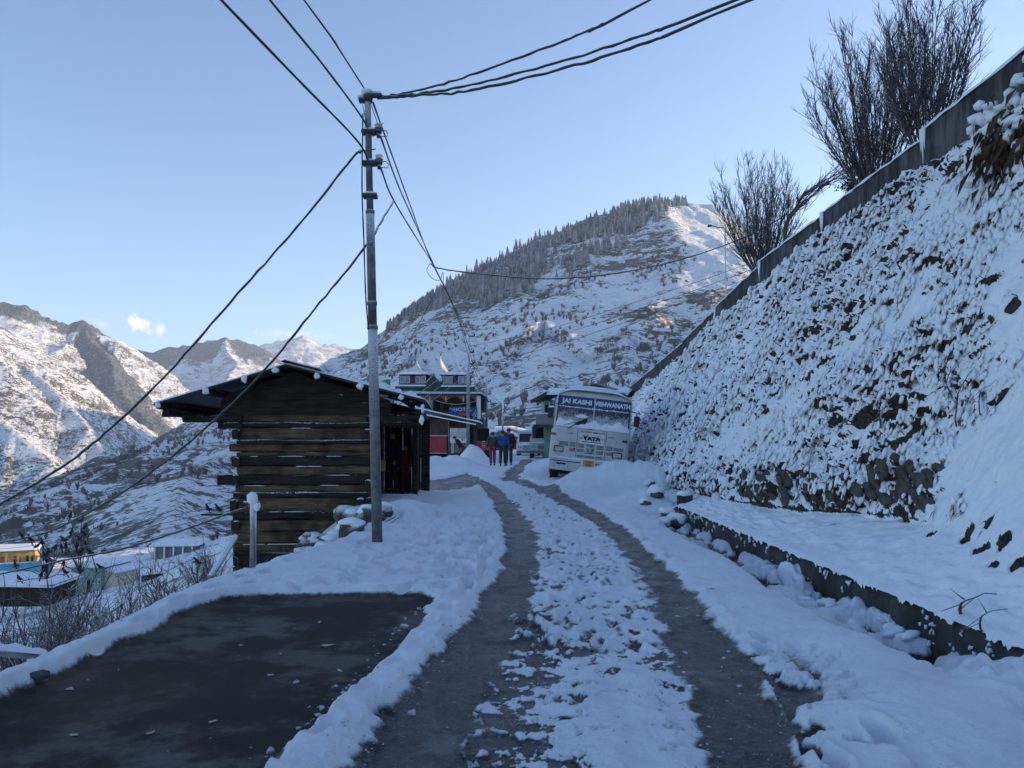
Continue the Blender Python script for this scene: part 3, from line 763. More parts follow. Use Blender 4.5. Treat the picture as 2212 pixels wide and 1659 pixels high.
# ------------------------------------------------------------------ concrete wall along the crest of the embankment
wall = thing('retaining_wall', (8, 20, 6), 'dark stained concrete wall stepping down along the top of the embankment', 'wall')
def wy(px): return 8 * FPX / (px - 1106)
SECT = [(8.0, wy(2016), 7.62, 7.50), (wy(2016), wy(1790), 7.33, 7.30), (wy(1790), wy(1651), 7.23, 7.22), (wy(1651), 33, 7.07, 6.62), (33, 39.4, 6.55, 6.02), (39.4, 47, 5.96, 5.55), (47, 58, 5.5, 4.9), (58, 76, 4.85, 3.9)]
for i, (ya, yb, za, zb) in enumerate(SECT):
    m = MB()
    ya2, yb2 = ya + 0.006, yb - 0.006
    n = max(4, int((yb - ya) / 0.8)); vs, fs = [], []
    for k in range(n + 1):
        y = ya2 + (yb2 - ya2) * k / n; zt = za + (zb - za) * k / n
        zb_ = float(np.interp(y, [3, 12, 24, 31, 39, 50, 58, 80], [6.85, 6.8, 6.6, 6.2, 5.35, 4.6, 4.1, 2.8])) - 0.9
        j = 0.012 * math.sin(y * 3.1 + i)
        vs += [(7.86 + j - 8, y - 20, zb_ - 6), (7.90 + j - 8, y - 20, zt - 6), (8.22 - 8, y - 20, zt - 6), (8.26 - 8, y - 20, zb_ - 6)]
    for k in range(n):
        for c in range(4): fs.append((k * 4 + c, k * 4 + (c + 1) % 4, (k + 1) * 4 + (c + 1) % 4, (k + 1) * 4 + c))
    fs += [(3, 2, 1, 0), tuple(n * 4 + c for c in range(4))]
    m.add(vs, fs)
    sec = m.build('wall_section', M_CONC, wall)
    sm = MB(); snow_strip(sm, (0.06, ya2 - 20, za - 6 - 0.01), (0.06, yb2 - 20, zb - 6 - 0.01), 0.19, 0.12, max(10, int((yb - ya) * 3)), i)
    sm.build('snow_cap', snow_mat(), sec)
    for k in range(3 if i < 4 else 0):          # icicles under the joints
        y = yb2 - 0.1 - 0.07 * k
        ic = MB(); ic.tube([(-0.13, y - 20, zb - 6 + 0.02), (-0.135, y - 20, zb - 6 - 0.25 - 0.16 * (k == 1)), (-0.135, y - 20, zb - 6 - 0.42 - 0.25 * (k == 1))], [0.035, 0.02, 0.004], 5)
        ic.build('icicle', snow_mat(), sec)
# terrace behind the wall that carries the trees
tx = np.linspace(8.12, 40, 20); ty = np.linspace(6, 90, 60)
TY, TX = np.meshgrid(ty, tx, indexing='ij')
wt = np.interp(TY, [8, 16.2, 21.5, 27, 33, 39.4, 47, 58, 76], [7.6, 7.4, 7.3, 7.2, 6.6, 6.0, 5.5, 4.9, 3.9])
TZ = wt - 0.85 + 0.1 * fbm(TX, TY, 3, 8)
link('terrace', mesh_np('terrace', np.stack([TX, TY, TZ], -1).reshape(-1, 3), grid_quads(60, 20), snow_mat()), kind='structure', label='snowy terrace behind the concrete wall')

# ------------------------------------------------------------------ low kerb wall along the ditch
lw = MB(); vs, fs = [], []
n = 60
for k in range(n + 1):
    y = 4.0 + (17.75 - 4.0) * k / n
    j = 0.02 * math.sin(y * 2.1) + 0.012 * math.sin(y * 7.3)
    for x, z in [(3.47 + j, -0.55), (3.45 + j, -0.1), (3.465 + j * 0.7, 0.10), (3.50, 0.165), (3.75, 0.17), (3.8, -0.55)]: vs.append((x, y, z))
for k in range(n):
    for c in range(6): fs.append((k * 6 + c, k * 6 + (c + 1) % 6, (k + 1) * 6 + (c + 1) % 6, (k + 1) * 6 + c))
fs += [tuple(range(5, -1, -1)), tuple(n * 6 + c for c in range(6))]
lw.add(vs, fs, False)
o = lw.build('kerb_wall', M_CONC2, label='low dark concrete wall edging the roadside ditch', cat='wall')
rnd = random.Random(12)
for k in range(80):      # snow splashed and stuck on its face
    y = rnd.uniform(5.2, 17); b_ = MB(); z = 0.12 - 0.30 * rnd.random() ** 3
    for q_ in range(3): b_.blob((3.455, y + rnd.gauss(0, .03), z + rnd.gauss(0, .02)), (0.012, rnd.uniform(0.006, 0.016), rnd.uniform(0.008, 0.026)), k * 3 + q_, 1, 0.45)
    b_.build('snow_patch', snow_mat(), o)
# lumps of snow fallen into the ditch
rnd = random.Random(14)
LUMPS = []
for k in range(24):
    y = 5.2 + 12.2 * rnd.random() ** 1.2; x = rnd.uniform(3.1, 3.42); r = rnd.uniform(0.03, 0.085) * (1.2 if y < 8 else 1)
    z = gz(x, y); m = MB(); m.blob((0, 0, r * 0.2), (r, r * rnd.uniform(0.7, 1.6), r * rnd.uniform(0.4, 0.7)), k * 13 + 5, 3, 0.34)
    q = m.build('snow_lump', snow_mat(), label='rounded lump of snow fallen into the roadside ditch', cat='snow lump', group='snow lumps in the ditch')
    q.location = (x, y, z); q.rotation_euler = (0, 0, k * 1.7); LUMPS.append(q)
rank(LUMPS, 'snow lumps lying in the roadside ditch', lambda o: o.location.y, 'from the near end')
m = MB(); m.blob((0, 0, 0.10), (0.10, 0.22, 0.20), 31, 3, 0.42)
q = m.build('snow_slab', snow_mat(), label='tall slab of snow leaning on the low ditch wall', cat='snow lump'); q.location = (3.35, 10.4, -0.18); q.rotation_euler = (0.2, 0.5, 0.3)

# stones at the head of the ditch
HEAP = [(1385, 1078, .17), (1405, 1066, .15), (1425, 1055, .2), (1448, 1062, .2), (1470, 1062, .22), (1395, 1092, .13), (1420, 1088, .22), (1450, 1085, .24), (1478, 1082, .18), (1440, 1100, .17), (1462, 1108, .2), (1482, 1098, .15), (1410, 1104, .13), (1430, 1112, .15), (1495, 1090, .2)]
HP = []
for k, (px, py, r) in enumerate(HEAP):
    g = gp(px, py, 0.12); m = MB(); m.blob((0, 0, 0.0), (r, r * 0.85, r * 0.75), k + 40, 2, 0.22)
    q = m.build('rock', M_ROCK, label='snow topped rock in the heap at the head of the ditch', cat='rock', group='rocks at the head of the ditch'); q.location = (g.x, g.y, max(gz(g.x, g.y), -0.1) + r * 0.2); q.rotation_euler = (0, 0, k * 1.3)
    sm = MB(); HP.append(q); sm.blob((0, 0.02, r * 0.32), (r * 1.08, r * 0.98, r * 0.62), k + 90, 3, 0.16); sm.build('snow_cap', snow_mat(), q)
rank(HP, 'snow topped rocks heaped at the ditch head')
m = MB(); m.box((-0.16, -0.1, 0), (0.16, 0.1, 0.42), bev=0.03)
q = m.build('culvert_stone', M_CONC2, label='upright squared stone at the head of the ditch', cat='stone'); q.location = (3.75, 18.6, -0.05)
sm = MB(); sm.blob((0, 0, 0.44), (0.2, 0.14, 0.08), 2, 2, 0.15); sm.build('snow_cap', snow_mat(), q)

# stone revetment showing at the foot of the embankment
rev = thing('stone_revetment', (4.6, 12, 0.4), 'dark rough stone wall showing through the snow at the foot of the embankment', 'stone wall')
rnd = random.Random(21)
def rev_stone(y, t, r):
    p, n_ = emb_point(y, t)
    m = MB(); m.blob((0, 0, 0), (r * 0.5, r * rnd.uniform(0.9, 1.3), r * rnd.uniform(0.7, 1.0)), rnd.randint(0, 999), 2, 0.22)
    q = m.build('stone', M_STONE, rev); q.location = p + n_ * 0.015 - Vector((4.6, 12, 0.4)); q.rotation_euler = (rnd.uniform(-.3, .3), -0.35, rnd.uniform(-.3, .3))
for k in range(34): rev_stone(rnd.uniform(9.7, 10.9), rnd.uniform(0.15, 0.215), rnd.uniform(0.08, 0.14))
for k in range(44): rev_stone(rnd.uniform(10.9, 15.5), rnd.uniform(0.145, 0.19), rnd.uniform(0.07, 0.13))

# ------------------------------------------------------------------ log hut
HUT = (-4.6, 19.0, 0.0)
hut = thing('log_hut', HUT, 'dark two storey log hut with low snowy gable roof on the left of the road', 'hut', rz=R(4))
zx = lambda X: X * 0.003227 - 3.434
zz = lambda Y_: 3.686 - Y_ * 0.003227
def log_mesh(name, x0, x1, y0, y1, z0, z1, mat, parent, seed, axis='x', taper=0.0):
    """a hewn log: many-sided bar with uneven faces and edges"""
    rnd = random.Random(seed); vs, fs = [], []
    seg = 14; n = 8
    cy, cz, hy_, hz_ = (y0 + y1) / 2, (z0 + z1) / 2, (y1 - y0) / 2, (z1 - z0) / 2
    ph = [rnd.uniform(0, 6.28) for _ in range(8)]
    prof = [(-1, -0.62), (-0.72, -1), (0.72, -1), (1, -0.62), (1, 0.62), (0.72, 1), (-0.72, 1), (-1, 0.62)]
    for i in range(seg + 1):
        t = i / seg; x = x0 + (x1 - x0) * t
        for c, (a, b_) in enumerate(prof):
            w = 0.010 * math.sin(t * 9 + ph[c % 8]) + 0.006 * math.sin(t * 23 + ph[(c + 3) % 8])
            y = cy + a * hy_ + (w * 1.3 if a < 0 else w * 0.2); z = cz + b_ * hz_ + w
            vs.append((x, y, z) if axis == 'x' else (y, x, z))
    for i in range(seg):
        for c in range(n): fs.append((i * n + c, i * n + (c + 1) % n, (i + 1) * n + (c + 1) % n, (i + 1) * n + c))
    fs += [tuple(range(n)), tuple(range(seg * n + n - 1, seg * n - 1, -1))]
    return MB().add(vs, fs, False).build(name, mat, parent)
COURSES = [(490, 540, 'b', 610), (541, 578, 'd', 600), (579, 660, 'b', 606), (661, 690, 'd', 600), (691, 745, 'b', 550), (746, 772, 'b', 602), (773, 841, 'd', 570), (842, 902, 'b', 606), (903, 972, 'd', 475), (973, 1018, 'b', 598),
           (1019, 1058, 'd', 585), (1059, 1150, 'b', 565), (1151, 1208, 'd', 586), (1209, 1290, 'b', 573), (1291, 1370, 'b', 592), (1371, 1428, 'b', 590), (1429, 1520, 'd', 592), (1521, 1600, 'b', 592), (1601, 1700, 'd', 592), (1701, 1800, 'b', 592)]
rnd = random.Random(31)
for i, (ta, tb_, tone, xl) in enumerate(COURSES):
    pr = -0.018 if tone == 'd' else rnd.uniform(-0.012, 0.008)
    lg = log_mesh('log', zx(xl), zx(1500) + rnd.uniform(-0.02, 0.06), pr, 0.24, zz(tb_) + 0.003, zz(ta) - 0.003, M_WOODD if tone == 'd' else M_WOODB, hut, i)
    if i in (2, 6, 7, 8, 9, 10, 12, 15, 17):
        for q_ in range(rnd.randint(1, 3)):
            a = rnd.uniform(zx(640), zx(1250)); L = rnd.uniform(0.15, 0.55)
            sm = MB(); snow_strip(sm, (a, pr - 0.004, zz(ta) - 0.012), (a + L, pr - 0.004, zz(ta) - 0.012), 0.014, 0.014, 8, i * 5 + q_)
            sm.build('snow_dusting', snow_mat(), lg)
# ends of the side wall logs at the two corners
for i, (xx, ya_, yb_, pr) in enumerate([(600, 590, 655, .16), (605, 785, 845, .14), (600, 1070, 1125, .2), (612, 1215, 1275, .12), (1492, 590, 650, .14), (1500, 940, 1012, .2), (1450, 1062, 1086, .3), (1505, 1062, 1110, .18), (1470, 1205, 1245, .22), (600, 905, 968, .1), (1470, 410, 440, .12), (1300, 352, 368, .1)]):
    o = log_mesh('side_log', -pr, 0.3, zx(xx) - 0.07, zx(xx) + 0.07, zz(yb_), zz(ya_), M_WOODE, hut, 100 + i, axis='y')
    sm = MB(); snow_strip(sm, (zx(xx), -pr + 0.01, zz(ya_) - 0.012), (zx(xx), 0.0, zz(ya_) - 0.012), 0.06, 0.03, 5, i); sm.build('snow_cap', snow_mat(), o)
# side walls and back, of stacked logs
for side, xs in (('left', -1.38), ('right', 1.30)):
    k = 0; z = -2.1
    while z < 2.05:
        h = 0.24 + 0.05 * ((k * 7) % 3); 
        log_mesh('side_log', 0.25, 4.2, xs - 0.1 if side == 'left' else xs - 0.05, xs + 0.05 if side == 'left' else xs + 0.1, z, min(z + h - 0.006, 2.08), M_WOODD if k % 2 else M_WOODB, hut, 200 + k, axis='y')
        z += h; k += 1
k = 0; z = -2.1
while z < 2.05:
    log_mesh('log', zx(600), zx(1500), 4.2, 4.4, z, min(z + 0.27, 2.08), M_WOODD if k % 2 else M_WOODB, hut, 300 + k); z += 0.275; k += 1
# roof
RL, RR_, RG = (-3.06, 2.30), (2.69, 2.40), (-0.30, 3.16)
def roof_z(x): return RG[1] + (RL[1] - RG[1]) * (RG[0] - x) / (RG[0] - RL[0]) if x < RG[0] else RG[1] + (RR_[1] - RG[1]) * (x - RG[0]) / (RR_[0] - RG[0])
def roof_sheet(xa, xb, y0, y1, lift, name, mat, parent, wave=0.012, thick=0.012, ncor=44):
    vs, fs = [], []
    n = 60
    for i in range(ncor * 2 + 1):
        y = y0 + (y1 - y0) * i / (ncor * 2); dz = wave * (1 if i % 2 else -1)
        for x in (xa, xb): vs.append((x, y, roof_z(x) + lift + dz))
    m_ = len(vs)
    vs += [(x, y, z - thick) for x, y, z in vs]
    for i in range(ncor * 2):
        fs += [(i * 2, i * 2 + 1, i * 2 + 3, i * 2 + 2), (m_ + i * 2 + 2, m_ + i * 2 + 3, m_ + i * 2 + 1, m_ + i * 2), (i * 2, i * 2 + 2, m_ + i * 2 + 2, m_ + i * 2), (i * 2 + 1, m_ + i * 2 + 1, m_ + i * 2 + 3, i * 2 + 3)]
    fs += [(0, m_, m_ + 1, 1)]
    e_ = ncor * 4
    fs += [(e_, e_ + 1, m_ + e_ + 1, m_ + e_)]
    return MB().add(vs, fs).build(name, mat, parent)
def snow_sheet(xa, xb, y0, y1, lift, th_, parent, seed):
    nx, ny = 26, 30; vs = []; fs = []
    xs_ = np.linspace(xa, xb, nx); ys_ = np.linspace(y0, y1, ny)
    X_, Y_ = np.meshgrid(xs_, ys_); nz = fbm(X_ * 2.2, Y_ * 2.2, 4, seed)
    for j in range(ny):
        for i in range(nx):
            ed = min(i, nx - 1 - i, j, ny - 1 - j); t = th_ * (0.35 if ed == 0 else 1.0) * (1 + 0.35 * nz[j, i])
            vs.append((xs_[i] + (0.03 * nz[j, i] if ed == 0 else 0), ys_[j] + (0.03 * nz[j, i] if ed == 0 else 0), roof_z(xs_[i]) + lift + t))
    m_ = nx * ny; vs += [(xs_[i], ys_[j], roof_z(xs_[i]) + lift) for j in range(ny) for i in range(nx)]
    for j in range(ny - 1):
        for i in range(nx - 1): a = j * nx + i; fs.append((a, a + 1, a + nx + 1, a + nx))
    rim = [i for i in range(nx)] + [j * nx + nx - 1 for j in range(1, ny)] + [(ny - 1) * nx + i for i in range(nx - 2, -1, -1)] + [j * nx for j in range(ny - 2, 0, -1)]
    for a, b_ in zip(rim, rim[1:] + rim[:1]): fs.append((a, m_ + a, m_ + b_, b_))
    return MB().add(vs, fs, True).build('roof_snow', snow_mat(), parent)
rl_ = roof_sheet(RL[0], RG[0], -0.82, 4.7, 0.0, 'roof', M_SHEET, hut)
snow_sheet(RL[0] + 0.02, RG[0], -0.80, 4.68, 0.014, 0.055, rl_, 7)
rr_ = roof_sheet(RG[0] + 0.004, RR_[0], -0.82, 4.7, 0.0, 'roof', M_SHEET, hut)
snow_sheet(RG[0] + 0.01, RR_[0] - 0.02, -0.80, 4.68, 0.014, 0.055, rr_, 8)
# corrugated ridge sheet laid over the apex
vs, fs = [], []
for i in range(41):
    x = -0.36 + 0.80 * i / 40; z = roof_z(x) + 0.085 - 0.10 * max(0, x + 0.3) * 0.25 + (0.012 if i % 2 else -0.006)
    for y in (-0.98, 0.6): vs.append((x, y, z)); vs.append((x, y, z - 0.012))
for i in range(40):
    a = i * 4; fs += [(a, a + 2, a + 6, a + 4), (a + 1, a + 5, a + 7, a + 3), (a, a + 4, a + 5, a + 1), (a + 2, a + 3, a + 7, a + 6)]
rc = MB().add(vs, fs).build('ridge_sheet', M_SHEET, hut)
sm = MB(); snow_strip(sm, (-0.35, -0.2, RG[1] + 0.09), (0.42, -0.2, RG[1] - 0.09), 0.72, 0.05, 14, 3); sm.build('snow_cap', snow_mat(), rc)
# lumps of snow and a covered bundle on the far right of the roof
for k, (x, y, r) in enumerate([(1.55, 2.2, .22), (1.85, 2.4, .16), (2.25, 1.6, .15), (2.32, 0.9, .10)]):
    m = MB(); m.blob((x, y, roof_z(x) + 0.09), (r, r * 1.2, r * 0.85), k + 5, 2, 0.15); m.build('snow_heap', snow_mat(), rr_)
# purlins with snow on their ends
for k, X in enumerate([150, 460, 710, 925, 1205, 1495, 1780]):
    x = (X * 0.003227 - 3.434) * 0.965 - 0.06
    z = roof_z(x) - 0.085
    m = MB(); m.tube([(x, -0.90, z), (x, 4.5, z)], 0.065, 8); pu = m.build('purlin', M_WOODD, hut)
    sm = MB(); sm.blob((x + 0.012 * (k % 3 - 1), -0.915, z + 0.02), (0.056 + .012 * (k % 2), 0.035, 0.062 + .012 * (k % 3)), k * 7 + 2, 2, 0.3); sm.build('snow_cap', snow_mat(), pu)
# gable boards
zl, n = 2.105, 6
for i in range(n):
    z0_, z1_ = zl + (3.10 - zl) * i / n, zl + (3.10 - zl) * (i + 1) / n - 0.006
    def lim(z): 
        a = RL[0] + (z - RL[1]) / (RG[1] - RL[1]) * (RG[0] - RL[0]) + 0.13; b_ = RR_[0] + (z - RR_[1]) / (RG[1] - RR_[1]) * (RG[0] - RR_[0]) - 0.13
        return max(a, zx(490)), min(b_, zx(1640))
    a0, b0 = lim(z0_ + 0.1); a1, b1 = lim(z1_ + 0.1)
    if b1 <= a1: a1 = b1 = (a1 + b1) / 2
    MB().prism([(a0, z0_), (b0, z0_), (b1, z1_), (a1, z1_)], -0.015 * (i % 2), 0.2).build('gable_board', M_WOODD, hut)
# back gable
for i in range(5):
    z0_, z1_ = 2.085 + .2 * i, 2.085 + .2 * i + .196
    a0, b0 = lim(z0_ + 0.1); a1, b1 = lim(z1_ + 0.1)
    a0, a1 = [max(RL[0] + (z - RL[1]) / (RG[1] - RL[1]) * (RG[0] - RL[0]) + .13, -2.9) for z in (z0_ + .1, z1_ + .1)]; b0, b1 = [min(RR_[0] + (z - RR_[1]) / (RG[1] - RR_[1]) * (RG[0] - RR_[0]) - .13, 2.5) for z in (z0_ + .1, z1_ + .1)]
    if b1 > a1: MB().prism([(a0, z0_), (b0, z0_), (b1, z1_), (a1, z1_)], 4.05, 4.15).build('gable_board', M_WOODD, hut)
# eave beams
for k, (xa, xb, ya_, yb_, y0_, y1_) in enumerate([(245, 640, 498, 541, -0.10, 0.10), (480, 640, 545, 586, -0.06, 0.14), (1480, 1860, 486, 530, -0.08, 0.12), (1500, 1850, 535, 562, 0.3, 0.5)]):
    log_mesh('eave_beam', zx(xa), zx(xb), y0_ - 0.04, y1_ - 0.04, zz(yb_), zz(ya_), M_WOODD, hut, 400 + k)
for x0_, x1_ in ((-2.9, -2.75), (2.45, 2.6)):
    log_mesh('eave_beam', -0.7, 4.5, x0_, x1_, 2.05, 2.2, M_WOODD, hut, 420 + int(x1_ > 0), axis='y')
# torn sacking hanging from the right eave
m = MB(); m.blob((2.62, -0.75, 2.22), (0.035, 0.03, 0.13), 3, 2, 0.3); m.blob((2.6, -0.75, 1.98), (0.05, 0.03, 0.10), 5, 2, 0.3); m.build('snow_rag', snow_mat(), hut)
# verandah on the road side: floor, posts, back partition, plinth
m = MB(); m.box((1.42, 2.3, 0.02), (2.42, 4.2, 0.16), bev=0.02); fl = m.build('verandah_floor', M_WOODD, hut)
sm = MB(); snow_strip(sm, (1.5, 2.36, 0.155), (2.38, 2.36, 0.155), 0.055, 0.035, 10, 3); sm.build('snow_strip', snow_mat(), fl)
m = MB(); m.box((1.43, 2.38, -1.2), (2.34, 4.15, 0.015)); m.build('plinth', M_STONE, hut)
for y in (2.42, 4.1): log_mesh('post', 0.0, 0.0, 0, 0, 0, 0, M_WOODD, hut, 1) if False else MB().box((2.28, y - 0.06, 0.165), (2.40, y + 0.06, 2.06), bev=0.015).build('post', M_WOODD, hut)
for k in range(5): MB().box((1.44 + 0.245 * k, 4.0, 0.0), (1.44 + 0.245 * k + 0.238, 4.04, 2.08)).build('partition_board', M_WOODD, hut)
for k in range(6): MB().box((2.345, 2.52 + 0.25 * k, 0.17), (2.375, 2.52 + 0.25 * k + 0.243, 2.05)).build('shading_board', M_WOODD, hut)  # boards added on the road side to darken the verandah
for k in range(6): MB().box((1.55 + 0.12 * k, 3.9, 1.86), (1.55 + 0.12 * k + 0.085, 3.925, 1.985)).build('pale_slat', flat('pale_sheet', (0.30, 0.31, 0.32), 0.6), hut)  # row of pale slats in front of the partition
MB().box((1.42, 2.5, 1.98), (2.42, 2.6, 2.06)).build('lintel', M_WOODD, hut)
# yellow tin on a small shelf by the doorway
t = thing('yellow_tin', Vector(HUT) + Vector((1.35, 2.55, 0.75)), 'small yellow tin on a shelf in the hut doorway', 'tin')
MB().box((-0.06, -0.06, 0.0), (0.06, 0.06, 0.28), bev=0.01).build('body', flat('yellow_paint', (0.42, 0.34, 0.06), 0.6), t)
MB().box((-0.14, -0.08, -0.03), (0.14, 0.08, -0.002)).build('shelf', M_WOODB, t)
# perch plank stuck out from the hut's corner
pl = MB(); pl.box((-0.52, -0.03, -0.02), (0.30, 0.05, 0.025), bev=0.008)
q = pl.build('perch_plank', M_WOODD, hut); q.location = (zx(530), 0.05, zz(1172))

# ------------------------------------------------------------------ rocks and cables on the bank behind the pole
rnd = random.Random(91)
BR = []
while len(BR) < 26:
    x, y = rnd.uniform(-4.6, -2.45), rnd.uniform(13.7, 18.5)
    if x > float(near_edge(np.array(y))) + 0.1 or any((x - q[0]) ** 2 + (y - q[1]) ** 2 < (0.7 * (q[2] + .2)) ** 2 for q in BR): continue
    BR.append((x, y, rnd.uniform(.14, .30)))
BO = []
for k, (x, y, r) in enumerate(BR):
    m = MB(); m.blob((0, 0, 0), (r, r * 0.95, r * 0.8), k + 140, 3, 0.26)
    q = m.build('bank_rock', M_ROCK, label='snow capped rock on the bank between steel pole and log hut', cat='rock', group='rocks on the bank behind the pole'); q.location = (x, y, gz(x, y) + r * .35); q.rotation_euler = (0, 0, k)
    sm = MB(); BO.append(q); sm.blob((0.02, 0.03, r * 0.55), (r * 0.9, r * 0.85, r * 0.38), k + 190, 3, 0.2); sm.build('snow_cap', snow_mat(), q)
rank(BO, 'snow capped rocks between steel pole and log hut')
for k, (a, b_) in enumerate([((706, 1192, 13.9), (855, 1114, 15.6)), ((752, 1188, 13.7), (860, 1117, 15.4))]):
    MB().tube([at(*a), at(*b_)], 0.018, 6).build('stay_rod', M_PIPE, label=['thin rod lying over the rocks, the one nearer the hut', 'thin rod lying over the rocks, the one nearer the pole'][k], cat='rod')

# ------------------------------------------------------------------ water pipe with a snow hat by the hut's corner
b0, t0 = at(543, 1238, 12.2), at(541, 1080, 12.2)
pp = thing('standpipe', (b0.x, b0.y, b0.z), 'slim frosted pipe post wearing a snow hat before the log hut', 'post')
H_ = t0.z - b0.z
MB().tube([(0, 0, -0.15), (0.005, 0, H_ * 0.5), (-0.01, 0, H_ - 0.02)], [0.032, 0.031, 0.03], 8).build('pipe', M_PIPE, pp)
MB().tube([(0.05, 0.02, -0.1), (0.035, 0.02, H_ * 0.85)], 0.017, 6).build('thin_pipe', M_PIPE, pp)
MB().tube([(-0.13, 0, H_ - 0.03), (0.09, 0, H_ - 0.03)], 0.016, 6).build('cross_bar', M_PIPE, pp)
m = MB(); m.blob((-0.01, 0, H_ + 0.02), (0.085, 0.08, 0.09), 4, 2, 0.12); m.blob((0.05, 0.02, H_ - 0.09), (0.05, 0.05, 0.075), 6, 2, 0.15); m.build('snow_hat', snow_mat(), pp)
# leaning pipe below the hut
a, b_ = at(457, 1243, 12.0), at(508, 1160, 13.2)
m = MB(); m.tube([a - (b_ - a) * 0.05, b_], [0.052, 0.048], 8); m.build('leaning_pipe', M_PIPE, label='thick frosted pipe leaning against the log hut corner', cat='pipe')
# snow covered rail at the far lower left
a, b_ = at(-60, 1404, 6.3), at(95, 1418, 6.9)
o = MB().tube([a, b_], 0.03, 8).build('guard_rail', M_PIPE, label='low snow covered rail past the bank edge, lower left corner', cat='rail')
sm = MB(); snow_strip(sm, a + Vector((0, 0, 0.015)), b_ + Vector((0, 0, 0.015)), 0.045, 0.06, 12, 2); sm.build('snow_cap', snow_mat(), o)
for k, f in enumerate((0.2, 0.8)):
    p = a.lerp(b_, f); MB().tube([p, p - Vector((0, 0, 1.4))], 0.025, 6).build('rail_post', M_PIPE, o)

# ------------------------------------------------------------------ steel utility pole
PB = gp(815, 1172, 0.06); PB.y
px_m = PB.y / FPX
pole = thing('utility_pole', (PB.x, PB.y, PB.z), 'tall frosted steel electricity pole standing in front of the log hut', 'utility pole', rz=0)
top = at(794, 212, PB.y) - PB
def pl_at(py):
    t = (1172 - py) / (1172 - 212); return Vector((top.x * t, 0, top.z * t))
secs = [(1200, 715, 0.078, 0.073), (715, 464, 0.066, 0.064), (464, 205, 0.052, 0.048)]
for ya_, yb_, r0, r1 in secs:
    MB().tube([pl_at(ya_), pl_at(yb_)], [r0, r1], 20).build('pole_section', M_STEEL, pole)
for yj, r in ((715, 0.082), (663, 0.077), (464, 0.07)):
    p = pl_at(yj); MB().tube([p - Vector((0, 0, 0.03)), p + Vector((0, 0, 0.03))], r, 16).build('collar', M_STEEL, pole)
for yj, ins in ((288, 1), (357, 1), (429, 0)):
    p = pl_at(yj)
    br = MB(); br.box((p.x - 0.10, -0.075, p.z - 0.035), (p.x + 0.115, 0.075, p.z + 0.035), bev=0.015); c = br.build('clamp', M_IRON, pole)
    MB().blob((p.x + 0.02, -0.01, p.z + 0.045), (0.10, 0.06, 0.022), int(yj), 2, 0.15).build('snow_cap', snow_mat(), c)
    if ins:
        i_ = MB(); i_.tube([(p.x + 0.15, 0, p.z - 0.09), (p.x + 0.15, 0, p.z - 0.02)], [0.02, 0.03], 8); i_.tube([(p.x + 0.15, 0, p.z - 0.02), (p.x + 0.15, 0, p.z + 0.02), (p.x + 0.15, 0, p.z + 0.03), (p.x + 0.15, 0, p.z + 0.06), (p.x + 0.15, 0, p.z + 0.07), (p.x + 0.15, 0, p.z + 0.11)], [0.05, 0.06, 0.042, 0.066, 0.045, 0.05], 12)
        io = i_.build('insulator', M_IRON, pole)
        MB().blob((p.x + 0.15, 0, p.z + 0.115), (0.06, 0.055, 0.03), int(yj) + 1, 2, 0.12).build('snow_cap', snow_mat(), io)
p = pl_at(206)
tb2 = MB(); tb2.box((p.x - 0.13, -0.06, p.z - 0.11), (p.x + 0.02, 0.06, p.z - 0.04), bev=0.015); tb2.box((p.x - 0.02, -0.05, p.z - 0.03), (p.x + 0.22, 0.05, p.z + 0.03), bev=0.015); tb2.tube([(p.x + 0.0, 0, p.z - 0.1), (p.x + 0.02, 0, p.z + 0.06)], 0.075, 12)
tc = tb2.build('top_bracket', M_IRON, pole)
m = MB(); m.blob((p.x - 0.01, 0, p.z + 0.05), (0.10, 0.075, 0.06), 8, 2, 0.18); m.blob((p.x + 0.11, 0, p.z + 0.045), (0.09, 0.05, 0.025), 9, 2, 0.2); m.blob((p.x - 0.11, 0, p.z - 0.03), (0.05, 0.05, 0.035), 10, 2, 0.15); m.build('snow_cap', snow_mat(), tc)
for k, (dx, L) in enumerate([(-0.075, 0.55), (0.05, 0.35)]):       # slack jumper leads
    q0 = pl_at(225) + Vector((dx, -0.05, 0)); MB().tube([q0, q0 + Vector((0.05, -0.05, -L * 0.4)), q0 + Vector((0.12, 0.0, -L)), q0 + Vector((0.2, 0.02, -L * 0.9))], 0.006, 5).build('jumper_lead', M_WIRE, pole)
for yj in (288, 357):
    q0 = pl_at(yj) + Vector((0.16, 0, 0.03)); MB().tube([q0, q0 + Vector((0.10, 0, 0.0)), q0 + Vector((0.14, 0, -0.05)), q0 + Vector((0.12, 0, -0.10)), q0 + Vector((0.03, 0, -0.09))], 0.007, 5).build('jumper_lead', M_WIRE, pole)

# ================================================================== THE VILLAGE ALONG THE ROAD
M_WHITE = flat('bus_white_paint', (0.50, 0.515, 0.52), 0.45, 0.08, 2, 0.1, 30)
M_WHITE2 = flat('frosted_white_panel', (0.70, 0.72, 0.74), 0.7, 0.1, 4, 0.3, 30)
M_GLASS = flat('dark_glass', (0.010, 0.013, 0.016), 0.08, 0.2, 2, 0.0, 10, 0, 0.6)
M_RUBBER = flat('black_rubber', (0.012, 0.012, 0.013), 0.85, 0.3, 8, 0.3)
M_BLACK = flat('black_trim', (0.012, 0.013, 0.016), 0.5, 0.2, 6, 0.1)
M_NAVY = flat('navy_stripe', (0.016, 0.028, 0.075), 0.5, 0.2, 6, 0.1)
M_BANNER = flat('blue_banner', (0.018, 0.045, 0.16), 0.5, 0.2, 4, 0.1)
M_LETTER = flat('white_lettering', (0.62, 0.64, 0.66), 0.6, 0.1, 8, 0.1)
M_REDTXT = flat('red_lettering', (0.35, 0.06, 0.05), 0.6, 0.15, 8, 0.1)
